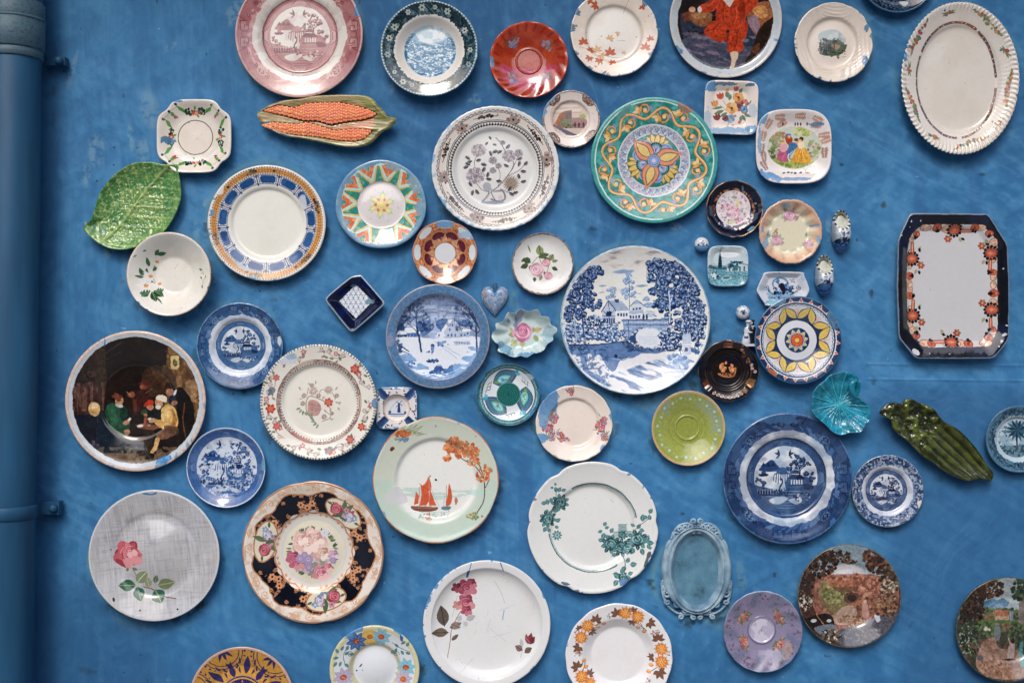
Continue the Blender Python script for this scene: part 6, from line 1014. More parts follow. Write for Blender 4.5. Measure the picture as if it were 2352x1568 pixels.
@paint('tavern_plate')
def _(c):
    c.A[..., :3] = hx('bdc8d0'); c.u(); c.ring(.955, .965, 'c89c84', .8); c.ring(.98, 1.2, 'd8b8a4'); 
    ox, oy = .0, .0; m = ((c.X - .0) ** 2 + (c.Y - .01) ** 2 < .905 ** 2).astype(f4); c.mask(m, '1a1311'); c.clip = m; c.tf('C1')
    c.mott(3, ['241a15'], .8, 3)
    c.poly([(1010, 440), (1060, 380), (1300, 500), (1330, 1000), (1240, 1260), (1180, 1180), (1200, 1000), (1100, 780), (960, 760), (860, 640), (980, 600)], '6a4a2c', .95, 1); c.mask(m * (c.nz(7, 4, 4) > .5) * (c.X > .38) * (c.Y > -.3), '8c6c44', .7); c.mask(m * (c.nz(12, 9, 4) > .56) * (c.X > .42) * (c.Y > -.2), '4a3420', .7); c.patch(1200, 800, 70, 90, '9c7c5c', 6, f=9, a=.7)
    c.poly([(800, 620), (1000, 600), (1080, 760), (900, 860), (780, 780)], '3c2a1e', .8, 1)
    c.poly([(370, 420), (465, 420), (468, 700), (440, 900), (380, 880)], '34281f', .95); c.line([(468, 480), (620, 380)], 14, '3a2c22', .8); c.line([(470, 540), (640, 440)], 8, '2c221c'); c.poly([(290, 480), (400, 470), (400, 700), (250, 720)], '2a1f19', .8); c.blobs(330, 670, 50, 30, 14, 16, ['12100f', '3c2c22'])
    c.poly([(210, 860), (250, 760), (320, 730), (390, 740), (410, 900), (390, 1010), (240, 1020), (200, 960)], '3a2520', 1, 1); c.mask(m * (fbm(c.X * 26, c.Y * 3, 5, 3) > .5) * (c.X < -.48) * (c.Y < .26) * (c.Y > -.15), '6c4c44', .7)
    c.poly([(185, 1010), (400, 1010), (420, 1340), (280, 1250)], '161a26', .9); c.poly([(390, 1000), (420, 1000), (412, 1330), (385, 1330)], '2c2a38', .9); c.poly([(410, 960), (470, 1120), (620, 1230), (760, 1250), (740, 1340), (420, 1340)], '12202c', .95, 1); c.poly([(420, 1340), (900, 1350), (1180, 1280), (1000, 1430), (700, 1450), (480, 1420), (400, 1370)], '5c4a3a', 1, 1); c.mask(m * (c.nz(9, 6, 4) > .5) * (c.Y < -.66), '7c6a54', .6)
    c.blobs(370, 1270, 30, 40, 10, 16, ['4c4458', '6c5c6c', '2c2838']); c.ell(362, 965, 46, 62, 10, 'c8a878'); c.ell(368, 940, 26, 28, 0, 'dcc49c'); c.ell(366, 985, 40, 22, 0, 'b89058'); c.poly([(1030, 505), (1108, 500), (1105, 600), (1090, 620), (1030, 615)], 'c8b47c'); c.blobs(1068, 560, 16, 28, 9, 9, ['6a5838', '4c3c28'])
    # standing man in the back
    c.poly([(755, 740), (800, 715), (830, 750), (820, 790), (770, 790)], '50241c', 1, 1); c.ell(782, 775, 28, 24, 0, '7c4434'); c.poly([(700, 850), (760, 800), (830, 810), (830, 900), (800, 960), (720, 1000), (700, 920)], '341a16', 1, 1); c.ell(682, 840, 32, 26, 0, '7a4430'); c.line([(640, 815), (680, 850)], 5, 'a88c74'); c.line([(800, 830), (860, 790)], 4, '7c5c44'); c.poly([(690, 880), (730, 880), (720, 1010), (700, 1000)], '5c2c1c', .8)
    # man in green
    c.poly([(450, 960), (500, 915), (600, 920), (650, 1000), (620, 1080), (670, 1090), (620, 1200), (500, 1140), (460, 1060)], '1f4430', 1, 1); c.poly([(470, 960), (530, 930), (560, 1060), (520, 1120)], '2c5c42', .8, 1); c.poly([(590, 920), (650, 1000), (620, 1080), (580, 1030)], '142c22', .9, 1); c.ell(575, 895, 34, 44, 0, 'b08468'); c.blobs(560, 862, 36, 22, 16, 14, ['5c3024', '6c3a2c']); c.ell(572, 930, 30, 16, 0, 'a8a09c'); c.ell(590, 940, 22, 12, 0, 'c4bcb4'); c.line([(560, 890), (600, 895)], 4, '5c3828'); c.ell(635, 1082, 30, 18, 20, 'b08468'); c.poly([(640, 1060), (665, 1038), (680, 1050), (655, 1075)], 'd0ccc0'); c.ell(635, 1170, 34, 24, 30, 'a87c60'); c.poly([(580, 1130), (640, 1200), (580, 1190)], '1f4430')
    # boy with red cap
    c.poly([(760, 980), (850, 960), (930, 990), (920, 1060), (780, 1070)], '1a1c18', 1, 1); c.ell(842, 945, 32, 30, 0, 'a87058'); c.poly([(785, 945), (820, 890), (865, 885), (868, 920), (820, 935)], 'a83420', 1, 1); c.poly([(765, 985), (800, 965), (815, 1000), (770, 1010)], '24442c', .9, 1)
    # table, jug
    c.poly([(720, 1100), (800, 1085), (960, 1120), (860, 1150), (740, 1135)], '7c4c38', 1); c.poly([(780, 1140), (880, 1150), (860, 1360), (750, 1370), (780, 1250)], '2a201a', .95); c.poly([(785, 1015), (815, 1010), (820, 1095), (785, 1105)], '7c4430', 1); c.ell(800, 1013, 20, 8, 0, '9c6a50'); c.ell(757, 1112, 28, 13, 0, 'dcd8d0'); c.ell(830, 1110, 16, 5, 0, 'b89880')
    # man in black behind
    c.poly([(1010, 860), (1080, 780), (1150, 800), (1240, 980), (1200, 1260), (1100, 1250), (1080, 1000), (1020, 930)], '17130f', 1, 1); c.poly([(1000, 880), (1060, 840), (1080, 960), (1030, 960)], '222836', .9, 1); c.ell(1012, 815, 34, 34, 0, '9c7058'); c.poly([(945, 800), (975, 780), (980, 745), (1040, 735), (1060, 780), (1075, 800), (1010, 790)], '2c201a', 1, 1); c.leaf(1045, 850, 60, 20, 60, 'd4d8dc'); c.ell(1055, 915, 30, 20, 20, '8c6450'); c.line([(1148, 910), (1130, 1060), (1160, 1200)], 12, '6c3c24', .9)
    # man in yellow with cap
    c.poly([(940, 960), (990, 920), (1060, 960), (1090, 1060), (1070, 1140), (980, 1150), (880, 1090), (880, 1050), (940, 1050)], 'c49c5c', 1, 1); c.poly([(950, 960), (1000, 935), (1020, 1000), (990, 1070), (940, 1060)], 'd8b878', .9, 1); c.poly([(1030, 960), (1080, 1040), (1060, 1130), (1010, 1130), (1040, 1050)], '8c6434', .8, 1); c.ell(920, 905, 34, 42, 10, 'b88c6c'); c.poly([(890, 880), (905, 850), (950, 843), (988, 860), (985, 905), (945, 895)], 'd8d0bc', 1, 1); c.ell(912, 948, 24, 20, 0, 'cfc8bc'); c.line([(895, 905), (925, 905)], 4, '5c3c2c'); c.ell(860, 1065, 34, 20, 15, 'c09474'); c.poly([(820, 1042), (850, 1040), (850, 1058), (822, 1060)], 'd8d4cc')
    c.poly([(900, 1180), (1000, 1120), (1090, 1140), (1060, 1190), (960, 1230), (920, 1220)], '6c4c38', 1, 1); c.poly([(960, 1110), (1080, 1120), (1090, 1180), (1000, 1170)], '543a2a', .9, 1); c.poly([(895, 1215), (930, 1225), (915, 1290), (880, 1350), (850, 1345), (880, 1280)], 'c09c68', 1, 1); c.poly([(810, 1380), (850, 1345), (890, 1360), (880, 1395), (820, 1400)], '1a1411', 1, 1); c.line([(1080, 1150), (1100, 1280)], 8, '2a1c14')
    c.mask(m * sst(.004, 0, abs(np.hypot(c.X - .0, c.Y + .02) - .53)), '6c5c50', .4)
    c.clip = None; c.tf('C1'); c.patch(980, 1400, 100, 36, '4c8cc8', 6, f=7, rot=32); c.u(); c.line([(-.42, .87 * -1), (-.44, -.80)], .012, '3c6ca4'); c.smear(.5, 4, .91, '5484b4', 95, 130); c.smear(.45, 5, .92, '7a90a8', 270, 380, f=8); c.smear(.35, 8, .93, '6c88a8', 140, 260, f=8); c.tf('C1'); c.line([(470, 340), (465, 420)], 6, '3c6ca4')
@paint('lily_leaf')
def _(c):
    c.A[..., :3] = hx('267a92'); c.u(); c.mott(2.5, ['1f8fb0', '166a80'], .7, 4); c.mott(9, ['2a9cb8', '1a7488'], .4, 6)
@paint('green_leaf')
def _(c):
    c.A[..., :3] = hx('6c9458'); c.u(); c.mott(3, ['80ac62', '4c8444'], .6, 4); c.mott(8, ['98b468', '4c8448'], .4, 6); c.mott(16, ['a4b46c', '2f6038'], .35, 9); c.patch(.1, -.05, .35, .5, '9aae6a', 3, a=.5, rot=50, f=4)
@paint('celery')
def _(c):
    c.A[..., :3] = hx('30361a'); c.u(); c.mott(3, ['444a22', '1f240e'], .7, 4); c.mott(12, ['5c6628', '242c10'], .4, 7)
@paint('husk')
def _(c):
    c.A[..., :3] = hx('a8a070'); c.tf('A2'); q = fbm(c.X * 3, c.Y * 40, 4, 4)
    c.poly([(270, 1000), (360, 930), (600, 880), (900, 850), (1150, 850), (1300, 890), (1100, 960), (600, 960), (330, 980)], 'b09a6c', 1, 1); c.poly([(1150, 850), (1300, 890), (1400, 1000), (1500, 1070), (1440, 1150), (1300, 1260), (1150, 1300), (1180, 1240), (1300, 1150), (1330, 1040), (1230, 940)], '8c8c50', 1, 1)
    c.poly([(x, y) for x, y in UP[1]] + [(x, y) for x, y in LO[0]][::-1], 'c08c68'); c.poly([(285, 1010), (500, 1040), (680, 1080), (620, 1100), (400, 1090), (330, 1120), (280, 1080)], 'b89c74', 1, 1); c.mask(sst(.5, .6, q), '7c7244', .5); c.mask(sst(.5, .4, q), 'bcb488', .4); c.mask((fbm(c.X * 4 + c.Y * 3, c.Y * 30, 9, 3) > .6), '5c5a34', .5)
    [(c.poly(list(Q[0]) + list(Q[1])[::-1], 'e07c54'), c.line(list(Q[0]), 16, '3a3c1e'), c.line(list(Q[1]), 9, '4a4824')) for Q in (UP, LO)]; c.poly([(720, 1080), (800, 1120), (920, 1140), (1060, 1110), (1290, 1060), (1260, 1130), (1060, 1150), (900, 1160), (780, 1110)], 'c88c68', .9, 1); c.patch(480, 1170, 120, 24, '8ca0a0', 4, rot=-10); c.patch(350, 1120, 40, 40, '7f98a4', 5); c.smear(.3, 4, .8, '7f98b0')
@paint('tray')
def _(c):
    c.A[..., :3] = hx('12161f'); c.u(); c.mott(3, ['0e1118', '18213c'], .7, 3); c.tf('B5', 1, .012); o, od, bg_, bk = 'b45a42', '8c3c2c', 'cfa890', '15171c'
    P = [(425, 540), (455, 470), (520, 415), (600, 400), (780, 400), (1000, 400), (1060, 440), (1110, 490), (1150, 560), (1155, 640), (1155, 800), (1158, 1000), (1158, 1180), (1150, 1290), (1100, 1360), (1040, 1410), (900, 1415), (760, 1415), (580, 1418), (520, 1380), (460, 1330), (430, 1270), (415, 1180), (410, 1000), (408, 800), (412, 660)]
    c.poly(P, 'c3c0c0', 1, 1); rn = random.Random(2)
    c.poly([(500, 500), (560, 440), (1000, 450), (1090, 560), (1100, 1270), (1030, 1350), (560, 1360), (490, 1270), (470, 700)], 'c0c2c6', 1, 1)
    def lob(x, y, rx, ry): c.ell(x, y, rx, ry, 0, '5c4038'); c.ell(x, y, rx - 4, ry - 4, 0, bg_); c.blobs(x, y, rx * .6, ry * .6, 10, 6, ['b08474', 'dcc0ac'])
    for a in ((565, 425, 50, 28), (790, 435, 90, 42), (1010, 425, 50, 28), (1120, 560, 34, 52), (1115, 660, 42, 60), (1130, 830, 26, 36), (1130, 900, 24, 34), (1125, 1080, 40, 70), (1125, 1280, 26, 36), (1060, 1385, 50, 30), (850, 1385, 50, 32), (780, 1385, 80, 36), (560, 1385, 50, 32), (460, 1280, 34, 36), (440, 1200, 30, 60), (440, 1130, 30, 60), (435, 940, 28, 50), (435, 890, 26, 34), (435, 700, 30, 70), (450, 640, 30, 40), (445, 525, 24, 26)): lob(*a)
    def red(x, y, r): c.ell(x, y, r * 1.15, r, 0, od); c.ell(x, y, r * .95, r * .8, 0, o); c.line([(x - r * .6, y), (x + r * .6, y)], 5, 'd89c80'); c.ell(x, y, r * .35, col=od)
    for (x, y, r) in ((660, 425, 34), (970, 425, 32), (490, 475, 28), (1085, 475, 28), (437, 825, 32), (440, 990, 30), (1125, 795, 26), (1130, 968, 34), (920, 1390, 34), (615, 1390, 30), (490, 1325, 32), (1085, 1335, 30), (1125, 1270, 22)): red(x, y, r); c.blobs(x + (0 if abs(y - 900) > 400 else (26 if x < 800 else -26)), y + (26 if y < 500 else (-26 if y > 1300 else 0)), 16, 12, 5, 10, [bk])
    for (x, y) in ((805, 440), (455, 680), (1110, 635), (1115, 1105), (780, 1375), (462, 1155)):
        for i in range(12): a = i * .524; c.leaf(x + math.cos(a) * 38, y + math.sin(a) * 38, 28, 22, -math.degrees(a), bk)
        red(x, y, 40); c.ell(x, y, 15, col='cf8468')
    for (x, y) in ((755, 515), (530, 735), (1035, 575), (1040, 1050), (830, 1300), (538, 1210)): c.flower(x, y, 32, 6, '9c4c38', 'd09a80'); c.leaf(x, y, 34, 12, 60, '8c8468')
    for (x, y, a) in ((850, 500, 290), (510, 620, 60), (500, 770, 240), (1060, 690, 240), (1080, 560, 120), (1060, 1170, 240), (720, 1310, 120), (510, 1100, 60), (500, 1240, 250)): c.leaf(x, y, 44, 22, a, 'a09878'); c.leaf(x + 14, y + 8, 34, 18, a + 40, bk)
    for P in (((870, 450), (940, 450)), ((460, 555), (460, 620)), ((465, 1030), (465, 1100)), ((1105, 700), (1105, 770)), ((1108, 1180), (1108, 1250)), ((640, 1372), (715, 1372))): c.line(P, 30, '5c3028'); c.line(P, 22, 'b86850'); c.line(P, 6, 'd8a490')
    c.tf('B5'); 
    for (x, y, rx, ry, a) in ((488, 1455, 36, 22, -35), (1222, 1312, 18, 12, 20), (1200, 1368, 10, 14, -30), (1238, 1235, 10, 6, 0), (1172, 403, 8, 8, 0), (1213, 764, 7, 6, 0), (455, 370, 7, 9, 0), (535, 368, 6, 7, 0), (368, 487, 8, 8, 0), (1175, 1410, 7, 6, 0), (607, 1468, 5, 4, 0), (768, 1472, 6, 4, 0), (445, 420, 4, 5, 0)): c.ell(x, y, rx, ry, a, 'c8ccd2')
    c.specks(14, '8a8a8c', .004, 4)
# ------------------------------------------------------------------ meshes
def rel(x, y, h): q = (D - h) / D * S; return Vector(((x - CX) * q, -0.0, ZC + (CY - y) * q))
def newmat(name, **k):
    m = bpy.data.materials.new(name); m.use_nodes = True; b = m.node_tree.nodes['Principled BSDF']
    for a, v in k.items():
        nm = a.replace('_', ' ').title().replace('Ior', 'IOR')
        if isinstance(v, str): v = (*[((x + .055) / 1.055) ** 2.4 if x > .04045 else x / 12.92 for x in hx(v)], 1)
        b.inputs[nm].default_value = v
    return m
def node(m, t, **k):
    n = m.node_tree.nodes.new(t)
    for a, v in k.items():
        if hasattr(n, a) and a not in ('Scale',): setattr(n, a, v)
        else: n.inputs[a].default_value = v
    return n
def glaze(key, cv, rough=.12, wav=1.0, coat=0, bumpscale=14, spec=.5):
    m = newmat(key + ' glaze'); t = m.node_tree; b = t.nodes['Principled BSDF']; L = t.links.new
    im = cv.image(key); tx = t.nodes.new('ShaderNodeTexImage'); tx.image = im; tx.extension = 'EXTEND'
    L(tx.outputs['Color'], b.inputs['Base Color']); L(tx.outputs['Alpha'], b.inputs['Metallic'])
    tc = t.nodes.new('ShaderNodeTexCoord')
    n1 = node(m, 'ShaderNodeTexNoise', Scale=bumpscale, Detail=3.0); n2 = node(m, 'ShaderNodeTexNoise', Scale=260., Detail=4.0)
    L(tc.outputs['Object'], n1.inputs['Vector']); L(tc.outputs['Object'], n2.inputs['Vector'])
    bp = node(m, 'ShaderNodeBump', Strength=.10 * wav, Distance=.01); L(n1.outputs[0], bp.inputs['Height'])
    bp2 = node(m, 'ShaderNodeBump', Strength=.06, Distance=.0006); L(n2.outputs[0], bp2.inputs['Height']); L(bp.outputs[0], bp2.inputs['Normal']); L(bp2.outputs[0], b.inputs['Normal'])
    mr = node(m, 'ShaderNodeMapRange'); n3 = node(m, 'ShaderNodeTexNoise', Scale=34., Detail=5.0); L(tc.outputs['Object'], n3.inputs['Vector']); L(n3.outputs[0], mr.inputs['Value'])
    mr.inputs['From Min'].default_value = .35; mr.inputs['From Max'].default_value = .7; mr.inputs['To Min'].default_value = rough * .7; mr.inputs['To Max'].default_value = rough * 1.6
    L(mr.outputs[0], b.inputs['Roughness']); b.inputs['Specular IOR Level'].default_value = spec; return m
def meshobj(name, V, F, mat, parent=None, uvs=None, loc=None):
    me = bpy.data.meshes.new(name); me.from_pydata([tuple(v) for v in V], [], F); me.update()
    me.polygons.foreach_set('use_smooth', [True] * len(me.polygons))
    if uvs is not None:
        u = me.uv_layers.new(name='UVMap'); vi = np.empty(len(me.loops), np.int32); me.loops.foreach_get('vertex_index', vi); u.data.foreach_set('uv', np.asarray(uvs, f4)[vi].ravel())
    if mat is not None: me.materials.append(mat)
    o = bpy.data.objects.new(name, me); COL.objects.link(o); o.parent = parent
    if loc is not None: o.location = loc
    return o
def top(o, label, cat, group=None):
    o['label'] = label; o['category'] = cat
    if group: o['group'] = group
    return o
def empty(name, loc, label, cat, group=None):
    o = bpy.data.objects.new(name, None); o.empty_display_size = .05; COL.objects.link(o); o.location = loc; return top(o, label, cat, group)
def ringgrid(nr, ns, close0):
    F = []
    for i in range(nr - 1):
        a, b = i * ns, (i + 1) * ns
        for j in range(ns): k = (j + 1) % ns; F.append((a + j, a + k, b + k, b + j))
    if close0: F.append(tuple(range(ns - 1, -1, -1)))
    return F
PROF = dict(
    dinner=[(0, .36), (.3, .34), (.52, .31), (.60, .34), (.635, .46), (.665, .60), (.70, .68), (.80, .78), (.92, .92), (.975, 1.0), (1, .985)],
    willow=[(0, .34), (.3, .33), (.52, .30), (.585, .34), (.62, .50), (.655, .62), (.71, .70), (.85, .84), (.97, 1.0), (1, .985)],
    flat=[(0, .52), (.5, .50), (.80, .52), (.87, .60), (.92, .80), (.97, .98), (1, .99)],
    soup=[(0, .14), (.4, .12), (.5, .16), (.6, .42), (.68, .70), (.74, .80), (.9, .93), (.98, 1.0), (1, .985)],
    saucer=[(0, .20), (.24, .19), (.29, .23), (.315, .31), (.34, .30), (.37, .26), (.5, .36), (.7, .62), (.9, .90), (.98, 1.0), (1, .985)],
    coupe=[(0, .20), (.3, .20), (.5, .23), (.7, .36), (.85, .62), (.95, .88), (.985, .98), (1, .985)],
    convex=[(0, .78), (.2, .70), (.4, .50), (.52, .34), (.60, .32), (.68, .50), (.8, .70), (.93, .92), (.98, 1.0), (1, .985)],
    bowl=[(0, .12), (.35, .11), (.43, .13), (.50, .22), (.65, .48), (.82, .78), (.96, .99), (1, .99)],
    tray=[(0, .45), (.5, .44), (.73, .45), (.78, .52), (.83, .72), (.90, .88), (.97, 1.0), (1, .985)],
    dish=[(0, .30), (.45, .30), (.64, .36), (.78, .60), (.90, .88), (.97, 1.0), (1, .985)],
    deep=[(0, .16), (.5, .15), (.62, .20), (.74, .50), (.86, .82), (.95, 1.0), (1, .98)],
    rimmed=[(0, .30), (.5, .28), (.70, .28), (.755, .34), (.79, .62), (.82, .92), (.87, .98), (.97, 1.0), (1, .98)],
)
def outline_round(t): return np.ones_like(t)
def scallop(n, amp, ph=0, p=1.0, inv=False):
    return lambda t: 1 - amp * (abs(np.sin(n * (t - ph) / 2)) ** p if inv else 1 - abs(np.sin(n * (t - ph) / 2)) ** p)
def notches(L, w_, amp):
    def f(t):
        r = np.ones_like(t)
        for a in L:
            d = (t - math.radians(a) + math.pi) % (2 * math.pi) - math.pi; r -= amp * np.exp(-(d / w_) ** 2)
        return r
    return f
def supere(n, dip=0, dw=.2, ph=0):
    def f(t):
        tt = t - ph; r = (abs(np.cos(tt)) ** n + abs(np.sin(tt)) ** n) ** (-1 / n)
        if dip:
            d = (tt + math.pi / 4) % (math.pi / 2) - 0; d = ((tt) % (math.pi / 2)) - math.pi / 4; r = r * (1 - dip * np.exp(-(d / dw) ** 2))
        return r
    return f
def polyout(pts, c, sm=4):
    P = np.asarray(pts, float) - np.asarray(c, float); P[:, 1] *= -1
    if sm: P = smooth(P, sm)
    def f(t):
        out = np.zeros_like(t)
        for i, a in enumerate(t):
            dx, dy = math.cos(a), math.sin(a); best = 0
            A = P; B = np.roll(P, -1, 0); E = B - A; den = dx * E[:, 1] - dy * E[:, 0]; den = np.where(abs(den) < 1e-9, 1e-9, den)
            s_ = (A[:, 0] * E[:, 1] - A[:, 1] * E[:, 0]) / den; u_ = (A[:, 0] * dy - A[:, 1] * dx) / den
            ok = (u_ >= -1e-6) & (u_ <= 1 + 1e-6) & (s_ > 0); out[i] = s_[ok].max() if ok.any() else 0
        return out
    return f
def piece(key, name, label, cat, cx, cy, rx, ry=None, prof='dinner', H=.022, out=outline_round, p=2.5, split=.66, hfn=None, rough=.075, wav=1., base=.0, group=None, tilt=(0, 0), seg=144, parts=('well', 'rim'), n=None, pf=None, spec=.68, lip=.003, back=.55, bumpscale=14, nr=5, pool=None, edge=None, warp=(.0035, 9, .06)):
    """a pressed or thrown dish lying against the wall: profile x outline, decoration seen square on"""
    ry = ry or rx; q = (D - H - base) / D; R = max(rx, ry); cv = Cv(cx, cy, R, n=n)
    if pf: PAINT[pf](cv)
    else: PAINT[key](cv)
    if pool:
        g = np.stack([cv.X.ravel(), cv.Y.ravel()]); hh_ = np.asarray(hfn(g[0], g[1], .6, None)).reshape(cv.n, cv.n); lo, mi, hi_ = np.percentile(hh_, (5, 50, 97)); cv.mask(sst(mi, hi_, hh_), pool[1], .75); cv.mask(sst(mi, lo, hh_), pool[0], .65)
    if edge:
        ft = out(np.linspace(-math.pi, math.pi, 361)); fr = np.interp(cv.T, np.linspace(-math.pi, math.pi, 361), ft); cv.mask(sst(1 - edge[1] * 1.3, 1 - edge[1], cv.R / fr), edge[0], .9)
    rt = random.Random(key); tilt = (rt.uniform(-1.4, 1.4), rt.uniform(-1.4, 1.4)) if tilt == (0, 0) and R > 60 and not base and key not in ('husk', 'platter') else tilt
    cv.u(); cv.warp(*warp); m = glaze(key, cv, rough, wav, bumpscale=bumpscale, spec=spec)
    t = np.arange(seg) / seg * 2 * math.pi; f = out(t)
    pr = smooth(PROF[prof] if isinstance(prof, str) else prof, nr, False); rho, h = np.clip(pr[:, 0], 0, 1), np.maximum(pr[:, 1] * H, .0045)
    rho[0] = .004; s_ = S * q
    X = []; Y = []; Z = []
    for a, b in zip(rho, h):
        mult = a * (1 + (f - 1) * a ** p); x = mult * np.cos(t) * rx; z = mult * np.sin(t) * ry; hh = np.full(seg, b)
        if hfn is not None: hh = hh + hfn(x / R, z / R, a, t)
        X.append(x * s_); Z.append(z * s_); Y.append(-(hh + base))
    ex = [(1.006, -.0008, 0), (1.006, -lip * .8, 0), (.985, -lip * 1.5, 0)]
    for a, b, _ in ex: X.append(X[len(rho) - 1] * a); Z.append(Z[len(rho) - 1] * a); Y.append(Y[len(rho) - 1] - b)
    for a, b in ((.82, .42), (back + .03, .10), (back, .0)): X.append(X[len(rho) - 1] * a); Z.append(Z[len(rho) - 1] * a); Y.append(np.full(seg, -(b * H * .8 + base * (1 if b else 0) )))
    X, Y, Z = map(np.array, (X, Y, Z)); e = 1.05
    U = .5 + X / (R * s_) / (2 * e); W = .5 + Z / (R * s_) / (2 * e)
    root = empty(name, rel(cx, cy, H + base), label, cat, group)
    k = int(np.argmin(abs(rho - split))) if split else 0
    def mk(nm, a, b, c0):
        V = np.stack([X[a:b], Y[a:b], Z[a:b]], -1).reshape(-1, 3); uv = np.stack([U[a:b], W[a:b]], -1).reshape(-1, 2)
        return meshobj(nm, V, ringgrid(b - a, seg, c0), m, root, uv)
    if k: mk(parts[0], 0, k + 1, True); mk(parts[1], k, len(X), False)
    else: mk(parts[0], 0, len(X), True)
    if tilt != (0, 0): root.rotation_euler = (R_(tilt[0]), 0, R_(tilt[1]))
    return root
def tv(t, pts):   # tile pixels -> measuring units
    x0, y0, k = TL[t]; return [((x / k + x0) / 1.72735, (y / k + y0) / 1.72735) for x, y in pts]
def tube(P, r, ns=8, caps=True, r2=None):
    P = [Vector(p) for p in P]; V = []; F = []; n = len(P); up = Vector((0, -1, 0)); rs = r if hasattr(r, '__len__') else [r] * n
    for i, p in enumerate(P):
        d = (P[min(i + 1, n - 1)] - P[max(i - 1, 0)]).normalized(); a = d.cross(up)
        if a.length < 1e-4: a = d.cross(Vector((1, 0, 0)))
        a.normalize(); b = a.cross(d)
        for j in range(ns): an = 2 * math.pi * j / ns; V.append(p + (a * math.cos(an) + b * math.sin(an)) * rs[i])
    for i in range(n - 1):
        for j in range(ns): k = (j + 1) % ns; F.append((i * ns + j, i * ns + k, (i + 1) * ns + k, (i + 1) * ns + j))
    if caps: F.append(tuple(range(ns - 1, -1, -1))); F.append(tuple((n - 1) * ns + j for j in range(ns)))
    return V, F
def box(x0, x1, y0, y1, z0, z1):
    V = [(x, y, z) for x in (x0, x1) for y in (y0, y1) for z in (z0, z1)]
    return V, [(0, 1, 3, 2), (4, 6, 7, 5), (0, 4, 5, 1), (2, 3, 7, 6), (0, 2, 6, 4), (1, 5, 7, 3)]
def flat(o): o.data.polygons.foreach_set('use_smooth', [False] * len(o.data.polygons)); return o
def struct(o): o['kind'] = 'structure'; return o
